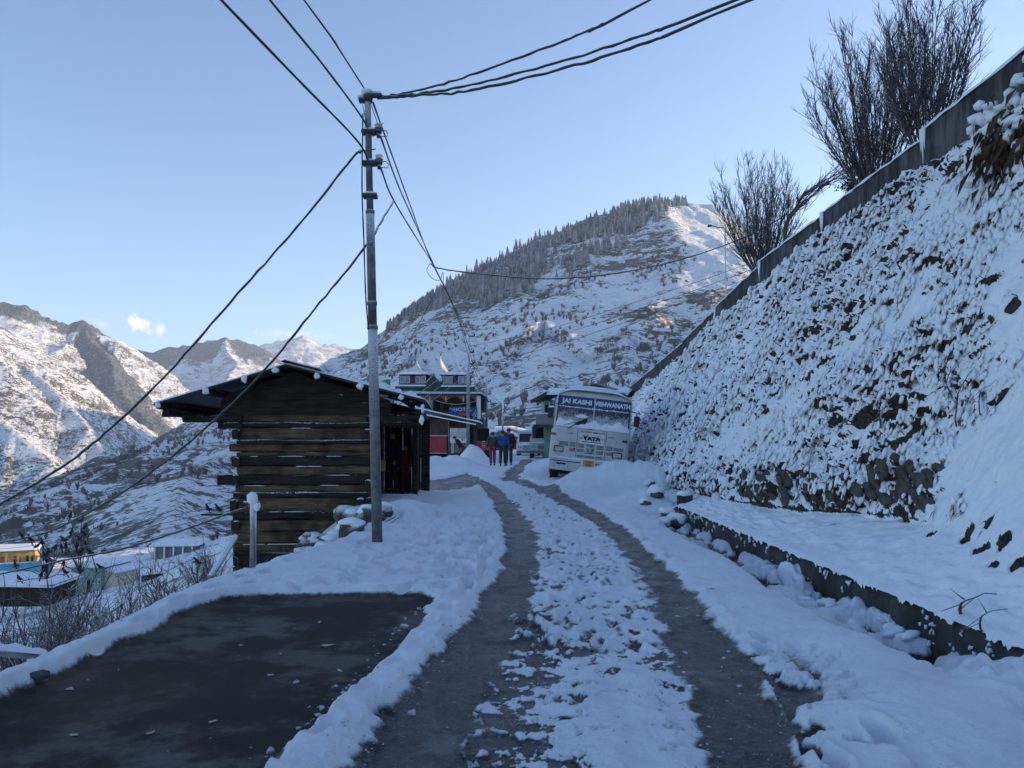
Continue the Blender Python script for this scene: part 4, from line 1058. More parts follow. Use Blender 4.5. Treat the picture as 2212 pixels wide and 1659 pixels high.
M_BLKTXT = flat('black_lettering', (0.015, 0.015, 0.018), 0.6, 0.15, 8, 0.1)
M_PLATE = flat('yellow_plate', (0.58, 0.32, 0.08), 0.5, 0.1, 8, 0.1)
M_RED = flat('dull_red_paint', (0.32, 0.028, 0.04), 0.6, 0.2, 2, 0.15)
M_REDLENS = flat('red_lens', (0.22, 0.04, 0.03), 0.3, 0.1, 5, 0.0)
M_LAMP = flat('headlamp_glass', (0.34, 0.37, 0.39), 0.15, 0.25, 10, 0.3, 25)
M_GREEN = flat('dark_green_sheet', (0.016, 0.042, 0.032), 0.55, 0.3, 2, 0.15)
M_MAROON = streaky('brown_plank', (0.055, 0.026, 0.020), (0.14, 0.075, 0.055), (6, 6, 0.5), 0.7, 3.0, 0.0, 0.4)
M_PINK = flat('terracotta_fretwork', (0.30, 0.125, 0.095), 0.7, 0.2, 5, 0.1)
M_CREAM = flat('yellow_wash', (0.55, 0.42, 0.20), 0.8, 0.12, 1.5, 0.1)
M_TEAL = flat('pale_green_wash', (0.21, 0.34, 0.29), 0.8, 0.15, 1.2, 0.1)
M_TURQ = flat('turquoise_wash', (0.10, 0.42, 0.55), 0.8, 0.15, 1.2, 0.1)
M_ORANGE = flat('orange_yellow_wash', (0.72, 0.44, 0.13), 0.8, 0.12, 1.2, 0.1)
M_GREY = flat('grey_render', (0.20, 0.205, 0.21), 0.85, 0.25, 1.5, 0.2)
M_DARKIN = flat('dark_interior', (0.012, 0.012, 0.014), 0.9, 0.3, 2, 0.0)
M_LILAC = flat('curtained_glass', (0.16, 0.17, 0.24), 0.12, 0.3, 3, 0.0, 10, 0, 0.5)

def frost_glass():
    m, nt, b = new_mat('windscreen_with_frost')
    oc = objco(nt); sx = N(nt, 'ShaderNodeSeparateXYZ'); lk(nt, oc, sx.inputs[0])
    v = noise(nt, oc, 7, 6, 0.7); w_ = noise(nt, oc, 34, 4, 0.7)
    h = math_n(nt, 'MULTIPLY_ADD', sx.outputs[2], -1.5, 3.52)          # more frost lower down the pane
    s = math_n(nt, 'ADD', h, math_n(nt, 'MULTIPLY', math_n(nt, 'SUBTRACT', v, 0.5), 1.1))
    s = math_n(nt, 'ADD', s, math_n(nt, 'MULTIPLY', math_n(nt, 'SUBTRACT', w_, 0.5), 1.2))
    f = maprange(nt, s, 0.05, 0.35)
    c = mixc(nt, f, mixc(nt, v, (0.012, 0.018, 0.024), (0.05, 0.06, 0.07)), mixc(nt, w_, (0.16, 0.18, 0.20), (0.72, 0.75, 0.79)))
    lk(nt, c, b.inputs['Base Color']); lk(nt, maprange(nt, f, 0, 1, 0.1, 0.8), b.inputs['Roughness'])
    bump(nt, b, math_n(nt, 'MULTIPLY', w_, f), 0.6, 0.03)
    return m

# ------------------------------------------------------------------ bus
TH = R(6.3)
def bl(X, Y_):
    return (((X - 770) * math.cos(TH) + (Y_ - 1400) * math.sin(TH)) * 0.00214, ((X - 770) * math.sin(TH) - (Y_ - 1400) * math.cos(TH)) * 0.00214 + 0.5)
bc = at(1270, 1016, 27.0)
bus = thing('bus', bc - Vector((0.5 * math.sin(TH), 0, 0.5 * math.cos(TH))), 'white snowed in bus tilting towards the embankment, blue banner over its windscreen', 'bus', rot=(0, TH, R(-2.2)))
W = 1.22
def front_y(x, z):
    """how far the front sheet lies back from the foremost point"""
    c = 0.14 * (abs(x) / W) ** 4
    return c + (0.0 if z < 1.78 else (z - 1.78) * 0.16)
# body shell: front sheet, sides, back, roof
zs = [0.46, 0.70, 0.95, 1.2, 1.5, 1.78, 2.1, 2.45, 2.80, 2.92, 3.0, 3.03]
ins = [0.03, 0, 0, 0, 0, 0, 0, 0.005, 0.03, 0.09, 0.28, 0.6]
xs = np.linspace(-1, 1, 15)
vs, fs = [], []
for z, i_ in zip(zs, ins):
    for xr in xs:
        x = xr * (W - i_); vs.append((x, front_y(xr * W, min(z, 2.8)) + (0 if z < 2.85 else i_ * 0.9), z))
nx = len(xs)
for r in range(len(zs) - 1):
    for c in range(nx - 1): fs.append((r * nx + c, r * nx + c + 1, (r + 1) * nx + c + 1, (r + 1) * nx + c))
k0 = len(vs); LEN = 8.6
for z, i_ in zip(zs, ins):
    for xr in xs: vs.append((xr * (W - i_), LEN - (0.14 * abs(xr) ** 4), z))
for r in range(len(zs) - 1):
    for c in range(nx - 1): a = k0 + r * nx + c; fs.append((a + nx, a + nx + 1, a + 1, a))
    for a, b_ in ((r * nx, k0 + r * nx), (r * nx + nx - 1, k0 + r * nx + nx - 1)): fs.append((a, a + nx, b_ + nx, b_))
t_ = (len(zs) - 1) * nx
for c in range(nx - 1): fs += [(t_ + c, t_ + c + 1, k0 + t_ + c + 1, k0 + t_ + c), (c, k0 + c, k0 + c + 1, c + 1)]
shell = MB().add(vs, fs, True).build('body', M_WHITE, bus)
def fpanel(name, x0, x1, z0, z1, mat, parent, proud=0.006, thick=0.012, n=6, zslant=0.0):
    """a panel that follows the curve of the bus front"""
    vs, fs = [], []
    for i in range(n + 1):
        x = x0 + (x1 - x0) * i / n
        for z in (z0 + zslant * 0, z1):
            y = front_y(x, z); vs.append((x, y - proud, z)); vs.append((x, y - proud + thick, z))
    for i in range(n):
        a = i * 4; b_ = a + 4
        fs += [(a, b_, b_ + 2, a + 2), (a + 1, a + 3, b_ + 3, b_ + 1), (a, a + 1, b_ + 1, b_), (a + 2, b_ + 2, b_ + 3, a + 3)]
    fs += [(0, 2, 3, 1), (n * 4, n * 4 + 1, n * 4 + 3, n * 4 + 2)]
    return MB().add(vs, fs).build(name, mat, parent)
MFG = frost_glass()
wz0, wz1, bz = 1.86, 2.46, 2.765
wl = fpanel('windscreen', -1.13, -0.012, wz0, wz1, MFG, bus); wr = fpanel('windscreen', 0.028, 1.13, wz0, wz1, MFG, bus)
fpanel('windscreen_divider', -0.010, 0.026, wz0, bz, M_WHITE, bus, 0.012)
fpanel('windscreen_seal', -1.165, 1.165, 1.835, 1.857, M_BLACK, bus, 0.008); fpanel('windscreen_seal', -1.165, 1.165, bz + 0.003, bz + 0.025, M_BLACK, bus, 0.008)
for x in (-1.165, 1.134): fpanel('windscreen_seal', x, x + 0.03, 1.858, bz, M_BLACK, bus, 0.008, n=2)
bn1 = fpanel('banner', -1.13, -0.012, wz1 + 0.004, bz, M_BANNER, bus, 0.008); bn2 = fpanel('banner', 0.028, 1.13, wz1 + 0.004, bz, M_BANNER, bus, 0.008)
def ftext(s, x, z, size, mat, parent, sx=1.0, bold=0.0, proud=0.016):
    o = text_mesh(s, size, 'lettering', mat, parent, (x, front_y(x, z) - proud, z), (R(90) - math.atan(0.16 if z > 1.78 else 0), 0, 0), 0.002, bold, 'CENTER', sx)
    return o
ftext('JAI KASHI', -0.555, 2.62, 0.20, M_LETTER, bn1, 1.12, 0.010); ftext('VISHWANATH', 0.575, 2.62, 0.20, M_LETTER, bn2, 0.86, 0.010)
# a line of frost hanging under the banner
fm = MB(); rnd = random.Random(3)
for k in range(60):
    x = -1.1 + 2.2 * k / 59; fm.blob((x, front_y(x, wz1) - 0.012, wz1 - 0.008 - 0.02 * rnd.random()), (0.024, 0.012, 0.012 + 0.02 * rnd.random()), k, 1, 0.3)
fo = fm.build('frost_fringe', snow_mat(), bus); fo['kind'] = 'stuff'
# snow lying on the cowl
sm = MB(); vs, fs = [], []
for i in range(31):
    x = -1.16 + 2.32 * i / 30; y = front_y(x, 1.8); h = 0.11 + 0.10 * (0.5 + 0.5 * math.sin(i * 0.55)) * (1 if x > 0 else 0.75) + 0.05 * math.sin(i * 1.3); h *= 0.35 if i in (0, 30) else 1
    vs += [(x, y + 0.03, 1.79), (x, y - 0.055, 1.795), (x, y - 0.075, 1.82), (x, y - 0.05, 1.85 + h * 0.4), (x, y + 0.02, 1.86 + h)]
for i in range(30):
    for c in range(4): a = i * 5 + c; fs.append((a, a + 5, a + 6, a + 1))
sm.add(vs, fs, True).build('cowl_snow', snow_mat(), bus)
# big wiper lifted off the left pane, with snow behind its blade
wa, wb = bl(470, 790), bl(770, 640)
wy_ = front_y(-0.4, 2.0) - 0.09
wp = MB(); wp.tube([(wa[0], wy_, wa[1]), ((wa[0] + wb[0]) / 2, wy_ - 0.02, (wa[1] + wb[1]) / 2 + 0.05), (wb[0], wy_, wb[1])], [0.012, 0.016, 0.010], 6); wp.tube([(bl(420, 725)[0], wy_ - 0.01, bl(420, 725)[1]), (bl(600, 690)[0], wy_, bl(600, 690)[1])], 0.008, 5)
wo = wp.build('wiper', M_BLACK, bus)
wp2 = MB(); pts = [bl(770, 640), bl(760, 690), bl(720, 735), bl(640, 748), bl(560, 738), bl(620, 700), bl(700, 660)]
wp2.add([(x, wy_ + 0.012, z) for x, z in pts] + [(x, wy_ + 0.03, z) for x, z in pts], [tuple(range(7)), tuple(range(13, 6, -1))] + [(i, (i + 1) % 7, (i + 1) % 7 + 7, i + 7) for i in range(7)]).build('sheet', M_BLACK, wo)
m = MB(); a = bl(690, 620); m.blob((a[0], wy_ + 0.02, a[1] + 0.03), (0.18, 0.05, 0.06), 5, 2, 0.2); m.build('snow_pad', snow_mat(), wo)
a = bl(808, 788); MB().box((a[0] - 0.06, front_y(0, 1.8) - 0.06, a[1] - 0.03), (a[0] + 0.06, front_y(0, 1.8) + 0.03, a[1] + 0.03), bev=0.01).build('washer_bracket', M_BLACK, bus)
# lines of the front panel
for x in (-0.44, 0.47): fpanel('panel_seam', x - 0.006, x + 0.006, 0.86, 1.74, M_BLACK, bus, 0.003, n=1)
# lettering plate
pc = fpanel('text_panel', -0.36, 0.40, 1.33, 1.74, M_WHITE2, bus, 0.006, 0.008)
ftext('जय श्री देव नागराजा की', 0.02, 1.685, 0.085, M_REDTXT, pc, 1.0, 0.002); ftext('शुभ यात्रा', -0.20, 1.585, 0.05, M_BLKTXT, pc); ftext('नागराजा', 0.24, 1.585, 0.05, M_REDTXT, pc)
ftext('TATA', 0.02, 1.49, 0.15, M_BLKTXT, pc, 1.35, 0.012); ftext('शुभ ♥', -0.26, 1.49, 0.075, M_BLKTXT, pc); ftext('♥ लाभ', 0.31, 1.49, 0.075, M_BLKTXT, pc)
fpanel('underline', -0.29, 0.33, 1.375, 1.398, M_NAVY, pc, 0.010, 0.004)
ftext('श्री गणेश', -0.68, 1.60, 0.05, M_BLKTXT, bus, proud=0.010); ftext('जय माता दी', 0.62, 1.60, 0.05, M_BLKTXT, bus, proud=0.012); ftext('1234'[:0] + 'राम', 0.82, 1.48, 0.05, M_BLKTXT, bus, proud=0.014)
# grilles: rows of slots
def slots(x0, x1, z0, z1, n):
    h = (z1 - z0) / n
    for k in range(n): fpanel('grille_slot', x0, x1, z0 + h * k, z0 + h * k + h * 0.52, M_BLACK, bus, 0.005, 0.01, 2)
slots(-1.0, -0.70, 1.20, 1.34, 4); slots(-0.66, -0.48, 1.20, 1.34, 4); slots(-0.66, -0.48, 1.04, 1.15, 4)
slots(-0.40, -0.20, 1.19, 1.32, 4); slots(-0.16, 0.15, 1.26, 1.325, 2); slots(0.19, 0.42, 1.18, 1.32, 4)
slots(-0.40, -0.20, 1.05, 1.15, 3); slots(0.19, 0.42, 1.03, 1.14, 3); slots(-0.16, 0.15, 1.02, 1.06, 1)
slots(-0.40, -0.19, 0.88, 0.96, 3); slots(-0.16, 0.16, 0.88, 0.96, 3); slots(0.19, 0.42, 0.88, 0.96, 3)
slots(0.50, 0.70, 1.18, 1.34, 4); slots(0.50, 0.70, 1.03, 1.14, 4); slots(0.73, 1.05, 1.20, 1.30, 3)
em = MB(); em.tube([(0, -0.002, 1.16), (0, -0.018, 1.16)], [0.13, 0.125], 24); eo = em.build('emblem', flat('grey_emblem', (0.25, 0.26, 0.28), 0.4), bus)
for s_ in (-1, 1):
    ea = MB(); ea.tube([(s_ * 0.09, -0.022, 1.20), (s_ * 0.055, -0.024, 1.225), (s_ * 0.022, -0.024, 1.20), (s_ * 0.022, -0.022, 1.07)], 0.010, 6); ea.build('emblem_arc', M_WHITE2, eo)
for X, Y_ in ((573, 1080), (980, 1130)):
    a = bl(X, Y_); MB().tube([(a[0], 0.0, a[1]), (a[0], -0.03, a[1])], 0.024, 8).build('latch', M_BLACK, bus)
for X, Y_ in ((342, 1082), (1198, 1187)):
    a = bl(X, Y_); fy = front_y(a[0], 1)
    bz_ = MB(); bz_.box((a[0] - 0.165, fy - 0.035, a[1] - 0.105), (a[0] + 0.165, fy + 0.05, a[1] + 0.105), bev=0.03); hb = bz_.build('headlight', M_BLACK, bus)
    MB().box((a[0] - 0.13, fy - 0.045, a[1] - 0.072), (a[0] + 0.13, fy - 0.030, a[1] + 0.072), bev=0.006).build('lens', M_LAMP, hb)
    MB().blob((a[0], fy - 0.035, a[1] - 0.108), (0.13, 0.02, 0.014), 4, 1, 0.3).build('snow_rim', snow_mat(), hb)
for X, Y_, mt in ((268, 858, M_REDLENS), (1318, 980, M_BLACK)):
    a = bl(X, Y_); fy = front_y(a[0], 1); MB().box((a[0] - 0.08, fy - 0.03, a[1] - 0.035), (a[0] + 0.08, fy + 0.05, a[1] + 0.035), bev=0.008).build('indicator', mt, bus)
# bumper
bm_ = []
vs, fs = [], []
for i in range(17):
    x = -1.24 + 2.48 * i / 16; y = front_y(x, 0.6)
    vs += [(x, y - 0.10, 0.42), (x, y - 0.12, 0.50), (x, y - 0.12, 0.74), (x, y - 0.09, 0.80), (x, y + 0.06, 0.80), (x, y + 0.06, 0.42)]
for i in range(16):
    for c in range(6): a = i * 6; fs.append((a + c, a + 6 + c, a + 6 + (c + 1) % 6, a + (c + 1) % 6))
fs += [(0, 1, 2, 3, 4, 5), tuple(96 + c for c in (5, 4, 3, 2, 1, 0))]
bmp = MB().add(vs, fs).build('bumper', M_WHITE, bus)
def bpan(name, x0, x1, z0, z1, mat, p=0.126, th_=0.012):
    vs, fs = [], []
    n = 4
    for i in range(n + 1):
        x = x0 + (x1 - x0) * i / n; y = front_y(x, 0.6) - p
        vs += [(x, y, z0), (x, y, z1), (x, y + th_, z1), (x, y + th_, z0)]
    for i in range(n):
        for c in range(4): a = i * 4; fs.append((a + c, a + 4 + c, a + 4 + (c + 1) % 4, a + (c + 1) % 4))
    fs += [(0, 1, 2, 3), tuple(n * 4 + c for c in (3, 2, 1, 0))]
    return MB().add(vs, fs).build(name, mat, bmp)
bpan('stripe', -1.22, -0.27, 0.695, 0.725, M_NAVY); bpan('stripe', 0.20, 1.22, 0.695, 0.725, M_NAVY)
bpan('fog_slot', -1.02, -0.72, 0.60, 0.655, M_BLACK); bpan('fog_slot', 0.72, 1.02, 0.60, 0.655, M_BLACK)
bpan('seam', -1.085, -1.075, 0.50, 0.69, M_BLACK); bpan('seam', -0.66, -0.65, 0.50, 0.69, M_BLACK); bpan('seam', 0.64, 0.65, 0.50, 0.69, M_BLACK)
plh = bpan('plate_holder', -0.225, 0.195, 0.47, 0.83, M_WHITE2, 0.135); pt = bpan('number_plate', -0.195, 0.165, 0.605, 0.81, M_PLATE, 0.142)
text_mesh('UA07', 0.085, 'lettering', M_BLKTXT, bmp, (-0.015, -0.146, 0.755)); text_mesh('4785', 0.10, 'lettering', M_BLKTXT, bmp, (-0.015, -0.146, 0.658)); text_mesh('सुरक्षित यात्रा', 0.075, 'lettering', M_BLKTXT, bmp, (-0.015, -0.139, 0.535))
sm = MB(); snow_strip(sm, (-1.15, 0.0, 0.80), (1.15, 0.0, 0.80), 0.075, 0.055, 24, 4); sm.build('bumper_snow', snow_mat(), bmp)
# underside, axle beam, wheels
MB().box((-1.05, 0.5, 0.28), (1.05, LEN - 0.4, 0.47)).build('chassis', M_RUBBER, bus)
MB().box((-0.7, 0.12, 0.26), (0.55, 0.16, 0.29), bev=0.008).build('tow_bar', M_PIPE, bus)
for x in (-1.03, 1.03):
    for y in (1.45, 6.4):
        w_ = MB(); w_.tube([(x - 0.14, y, 0.46), (x - 0.12, y, 0.46), (x + 0.12, y, 0.46), (x + 0.14, y, 0.46)], [0.40, 0.47, 0.47, 0.40], 28); wo_ = w_.build('wheel', M_RUBBER, bus)
        MB().tube([(x - 0.16 if x < 0 else x + 0.16, y, 0.46), (x, y, 0.46)], [0.24, 0.26], 16).build('rim', M_GREY, wo_)
MB().box((-1.15, 0.35, 0.30), (1.15, 0.6, 0.45)).build('under_panel', M_RUBBER, bus)
# mirrors
for s_, X in ((-1, 245), (1, 1410)):
    m = MB(); x = s_ * 1.36; m.tube([(s_ * 1.18, 0.1, 2.5), (s_ * 1.34, -0.05, 2.45), (s_ * 1.36, -0.05, 2.2)], 0.014, 6); mo = m.build('mirror_arm', M_BLACK, bus)
    MB().box((x - 0.09, -0.09, 2.02), (x + 0.09, -0.03, 2.36), bev=0.025).build('mirror', M_BLACK, mo)
    if s_ < 0: MB().blob((x, -0.06, 2.37), (0.1, 0.05, 0.04), 2, 2, 0.2).build('snow_cap', snow_mat(), mo)
# side windows
for s_ in (-1, 1):
    for k in range(7):
        y = 0.95 + k * 1.05; MB().box((s_ * (W + 0.004) - 0.008, y, 1.75), (s_ * (W + 0.004) + 0.004, y + 0.92, 2.5), bev=0.003).build('side_window', M_GLASS, bus)
# snow on the roof
nx_, ny_ = 40, 60; vs, fs = [], []
X_, Y_ = np.meshgrid(np.linspace(-1, 1, nx_), np.linspace(0, 1, ny_)); nz = fbm(X_ * 3, Y_ * 14, 4, 77)
for j in range(ny_):
    for i in range(nx_):
        xr = X_[j, i]; yr = Y_[j, i]; edge = (1 - abs(xr) ** 10) * min(1, (j) / 2.0 + 0.06) * min(1, (ny_ - 1 - j) / 2.0 + 0.06)
        x = xr * (W - 0.06); y = 0.14 + yr * (LEN - 0.3) + 0.10 * xr ** 4 * (1 - yr)
        base = 2.80 + 0.2 * (1 - abs(xr) ** 5)
        vs.append((x, y, base + edge * (0.07 + 0.02 * nz[j, i]) + (0.06 * sstep(0.06, 0.10, np.array(yr)) * sstep(0.93, 0.85, np.array(abs(xr))))))
for j in range(ny_ - 1):
    for i in range(nx_ - 1): a = j * nx_ + i; fs.append((a, a + 1, a + nx_ + 1, a + nx_))
MB().add(vs, fs, True).build('roof_snow', snow_mat(), bus)
MB().box((-0.95, 1.0, 3.0), (1.0, LEN - 0.6, 3.10), bev=0.02).build('roof_rack', M_BLACK, bus)
m = MB(); snow_strip(m, (0.0, 1.02, 3.09), (0.0, LEN - 0.62, 3.09), 0.99, 0.16, 30, 6); m.build('rack_snow', snow_mat(), bus)

# ------------------------------------------------------------------ generic pieces for houses
def wall_box(parent, lo, hi, mat, name='wall'): return MB().box(lo, hi).build(name, mat, parent)
def slab_snow(parent, lo, hi, th_, seed=0, lip=0.04):
    """snow lying on a flat or gently sloped sheet given by its four top corners is simplest as a thick soft slab"""
    nx_, ny_ = 14, 10; X_, Y_ = np.meshgrid(np.linspace(0, 1, nx_), np.linspace(0, 1, ny_)); nz = fbm(X_ * 5, Y_ * 5, 3, seed); vs, fs = [], []
    for j in range(ny_):
        for i in range(nx_):
            ed = min(i, nx_ - 1 - i, j, ny_ - 1 - j); e_ = lip if ed == 0 else 0
            x = lo[0] + (hi[0] - lo[0]) * X_[j, i]; y = lo[1] + (hi[1] - lo[1]) * Y_[j, i]; z0_ = lo[2] + (hi[2] - lo[2]) * X_[j, i]
            vs.append((x, y, z0_ + (0.3 if ed == 0 else 1.0 + 0.25 * nz[j, i]) * th_))
    n_ = nx_ * ny_; vs += [(v[0], v[1], lo[2] + (hi[2] - lo[2]) * (v[0] - lo[0]) / (hi[0] - lo[0])) for v in vs]
    for j in range(ny_ - 1):
        for i in range(nx_ - 1): a = j * nx_ + i; fs += [(a, a + 1, a + nx_ + 1, a + nx_), (n_ + a, n_ + a + nx_, n_ + a + nx_ + 1, n_ + a + 1)]
    rim = [i for i in range(nx_)] + [j * nx_ + nx_ - 1 for j in range(1, ny_)] + [(ny_ - 1) * nx_ + i for i in range(nx_ - 2, -1, -1)] + [j * nx_ for j in range(ny_ - 2, 0, -1)]
    for a, b_ in zip(rim, rim[1:] + rim[:1]): fs.append((a, n_ + a, n_ + b_, b_))
    return MB().add(vs, fs, True).build('roof_snow', snow_mat(), parent)
def window(parent, x0, x1, z0, z1, y, frame=0.05, mat=None, fmat=None, nv=0):
    f = MB()
    for lo, hi in (((x0, y - 0.03, z0), (x1, y + 0.03, z0 + frame)), ((x0, y - 0.03, z1 - frame), (x1, y + 0.03, z1)), ((x0, y - 0.028, z0 + frame), (x0 + frame, y + 0.028, z1 - frame)), ((x1 - frame, y - 0.028, z0 + frame), (x1, y + 0.028, z1 - frame))): f.box(lo, hi)
    w_ = f.build('window', fmat or M_LETTER, parent)
    n = nv + 1; wv = (x1 - x0 - 2 * frame) / n
    for k in range(n): MB().box((x0 + frame + k * wv + (0.012 if k else 0.001), y - 0.008, z0 + frame), (x0 + frame + (k + 1) * wv - (0.012 if k < n - 1 else 0.001), y + 0.008, z1 - frame)).build('pane', mat or M_GLASS, w_)
    return w_

# ------------------------------------------------------------------ hotel with spires
YH = 62.0
def hp(X, Y_, d=0.0): p = at(829.4 + X * 0.1172, 734.4 + Y_ * 0.1172, YH); return p.x + 5.6, p.z
hotel = thing('hotel', (-5.6, YH, 0.2), 'dark green hotel with three snowy spires and a scalloped balcony beyond the log hut', 'building')
hotel_z = 0.2
def hx(X): return hp(X, 0)[0]
def hz(Y_): return hp(0, Y_)[1] - hotel_z
def hbox(X0, X1, Ya, Yb, y0, y1, mat, name, parent=None, bev=0): return MB().box((hx(X0), y0, hz(Yb)), (hx(X1), y1, hz(Ya)), bev=bev).build(name, mat, parent or hotel)
hbox(850, 1760, 1045, 2150, 1.2, 6.0, M_MAROON, 'wall')
hbox(860, 1740, 1500, 2160, 0.1, 1.15, M_GREY, 'lower_wall')
for k, X in enumerate((900, 1080, 1250, 1420, 1590)): 
    hbox(X, X + 120, 1130, 1300, 1.14, 1.18, M_DARKIN, 'window')
hbox(1710, 1785, 1030, 1500, 0.0, 0.28, M_WHITE2, 'column'); hbox(850, 900, 1100, 1500, 0.0, 0.25, M_GREY, 'column')
hbox(1786, 1850, 1020, 1290, 0.4, 5.5, M_DARKIN, 'side_wall')
# scalloped fretwork between the balcony posts
def scallop(Xa, Xb):
    pts = []; n = 26
    for i in range(n + 1):
        t = i / n; X = Xa + (Xb - Xa) * t
        Y_ = 1135 - 90 * math.sin(math.pi * t) ** 0.75 + 7 * abs(math.sin(t * math.pi * 8))
        pts.append((hx(X), hz(Y_)))
    poly = [(hx(Xa), hz(1032)), (hx(Xb), hz(1032))] + pts[::-1]
    return MB().prism(poly, 0.05, 0.10).build('fretwork_arch', M_PINK, hotel)
for a, b_ in ((560, 848), (852, 1143), (1147, 1463), (1467, 1708)): scallop(a, b_)
for X in (850, 1145, 1465): hbox(X - 8, X + 8, 1010, 1140, 0.02, 0.12, M_LETTER, 'pendant_post')
# string of bunting
m = MB(); m.tube([(hx(960 + 48 * k), -0.05, hz(1110 + 75 * math.sin(math.pi * k / 16) ** 0.8)) for k in range(17)], 0.018, 4); m.build('string', M_LETTER, hotel)
# main eave: green fascia and snow skirt
hbox(440, 1790, 988, 1030, -0.35, 6.2, M_GREEN, 'fascia')
vs = [(hx(430), -0.45, hz(990)), (hx(1800), -0.45, hz(990)), (hx(1885), 0.6, hz(1045)), (hx(1885), 6.3, hz(1045)), (hx(430), 6.3, hz(990)), (hx(300), 1.2, hz(912)), (hx(1610), 1.2, hz(935)), (hx(1610), 5.6, hz(935)), (hx(300), 5.6, hz(912))]
m = MB().add(vs, [(0, 1, 6, 5), (1, 2, 6), (2, 3, 7, 6), (3, 4, 8, 7), (4, 0, 5, 8), (5, 6, 7, 8), (4, 3, 2, 1, 0)]); m.build('skirt_roof', snow_mat(), hotel)
hbox(1775, 1890, 1046, 1075, 0.3, 6.2, M_GREEN, 'side_fascia')
# green band below the dormers
hbox(180, 1640, 842, 925, 0.9, 5.6, M_GREEN, 'green_band')
hbox(175, 760, 812, 841, 0.75, 1.9, snow_mat(), 'ledge_snow', bev=0.03); hbox(1040, 1645, 822, 850, 0.72, 1.9, snow_mat(), 'ledge_snow', bev=0.03)
hbox(1560, 1660, 850, 935, 0.85, 5.4, M_GREEN, 'corner_boards')
# dormers with window rows
for X0, X1, Y0, Y1, Wn in ((245, 765, 618, 806, [(265, 345, 0), (357, 445, 0), (460, 540, 1), (552, 640, 0), (652, 745, 0)]), (1048, 1560, 625, 815, [(1062, 1146, 0), (1158, 1245, 0), (1258, 1342, 1), (1352, 1432, 0), (1445, 1535, 0)])):
    d_ = hbox(X0, X1, Y0, Y1, 1.3, 4.2, M_DARKIN, 'dormer')
    for a, b_, dark in Wn:
        if not dark: window(hotel, hx(a), hx(b_), hz(Y1 - 35), hz(Y0 + 22), 1.27, 0.035, M_LILAC, M_LETTER)
        else: hbox(a, b_, Y0 + 22, Y1 - 35, 1.24, 1.29, flat('plum_curtain', (0.05, 0.03, 0.07), 0.7), 'curtain')
    hbox(X0 - 5, X1 + 5, Y1 - 28, Y1 - 10, 1.15, 1.28, M_GREY, 'sill')
# center gable
MB().prism([(hx(775), hz(925)), (hx(1035), hz(925)), (hx(1035), hz(760)), (hx(900), hz(625)), (hx(770), hz(755))], 0.75, 2.5).build('gable', M_GREEN, hotel)
for a, b_ in (((900, 612), (765, 770)), ((900, 612), (1030, 765))):
    MB().tube([(hx(a[0]), 0.72, hz(a[1])), (hx(b_[0]), 0.72, hz(b_[1]))], 0.03, 5).build('bargeboard', M_LETTER, hotel)
m = MB().add([(hx(815), 0.7, hz(650)), (hx(900), 0.68, hz(596)), (hx(1005), 0.7, hz(670)), (hx(1010), 2.6, hz(590)), (hx(900), 2.6, hz(560)), (hx(800), 2.6, hz(580))], [(0, 1, 4, 5), (1, 2, 3, 4)]); m.build('gable_snow', snow_mat(), hotel)
# spires: concave four sided roofs
def spire(Xc, Xw, Ybase, Yap, yc, rot, name='spire', tipx=0.0, mat=None, eave=None, conc=0.5):
    vs, fs = [], []
    lv = 9; hw = (hx(Xc + Xw) - hx(Xc))
    zb_, za_ = hz(Ybase), hz(Yap); cx = hx(Xc)
    for i in range(lv):
        t = i / (lv - 1); r = hw * ((1 - t) ** (1 + conc)) + 0.03
        for k in range(4):
            an = rot + math.pi / 4 + k * math.pi / 2
            vs.append((cx + tipx * t + r * math.sqrt(2) * math.cos(an) * 0.96, yc + r * math.sqrt(2) * math.sin(an), zb_ + (za_ - zb_) * t))
    for i in range(lv - 1):
        for k in range(4): fs.append((i * 4 + k, i * 4 + (k + 1) % 4, (i + 1) * 4 + (k + 1) % 4, (i + 1) * 4 + k))
    fs += [(3, 2, 1, 0), tuple(4 * (lv - 1) + k for k in range(4))]
    return MB().add(vs, fs).build(name, mat or snow_mat(), hotel)
M_SPIRE = flat('frosted_tin_spire', (0.62, 0.62, 0.64), 0.55, 0.1, 3, 0.1)
for Xc, Xe0, Xe1, Ye, ap in ((530, 205, 812, 606, 345), (1305, 1005, 1605, 612, 358)):
    # flared snow covered eave and the steep cone above it
    yc = 2.75; e0, e1 = hx(Xe0), hx(Xe1); z0_ = hz(Ye + 8); z1_ = hz(Ye - 62)
    a = hx(Xc - 120); b_ = hx(Xc + 110)
    MB().add([(e0, 0.95, z0_), (e1, 0.95, z0_), (e1, 4.5, z0_), (e0, 4.5, z0_), (a, 2.0, z1_), (b_, 2.0, z1_), (b_, 3.5, z1_), (a, 3.5, z1_), (e0, 0.95, z0_ + 0.06), (e1, 0.95, z0_ + 0.06), (e1, 4.5, z0_ + 0.06), (e0, 4.5, z0_ + 0.06)],
             [(0, 1, 9, 8), (1, 2, 10, 9), (2, 3, 11, 10), (3, 0, 8, 11), (8, 9, 5, 4), (9, 10, 6, 5), (10, 11, 7, 6), (11, 8, 4, 7), (4, 5, 6, 7), (3, 2, 1, 0)]).build('dormer_roof', snow_mat(), hotel)
    sp = spire(Xc, 118, Ye - 55, ap, yc, R(-8), 'spire', mat=M_SPIRE, conc=0.35)
    MB().tube([(hx(Xc), yc, hz(ap + 10)), (hx(Xc), yc, hz(ap - 8)), (hx(Xc), yc, hz(ap - 28))], [0.03, 0.06, 0.02], 8).build('finial', M_LETTER, hotel)
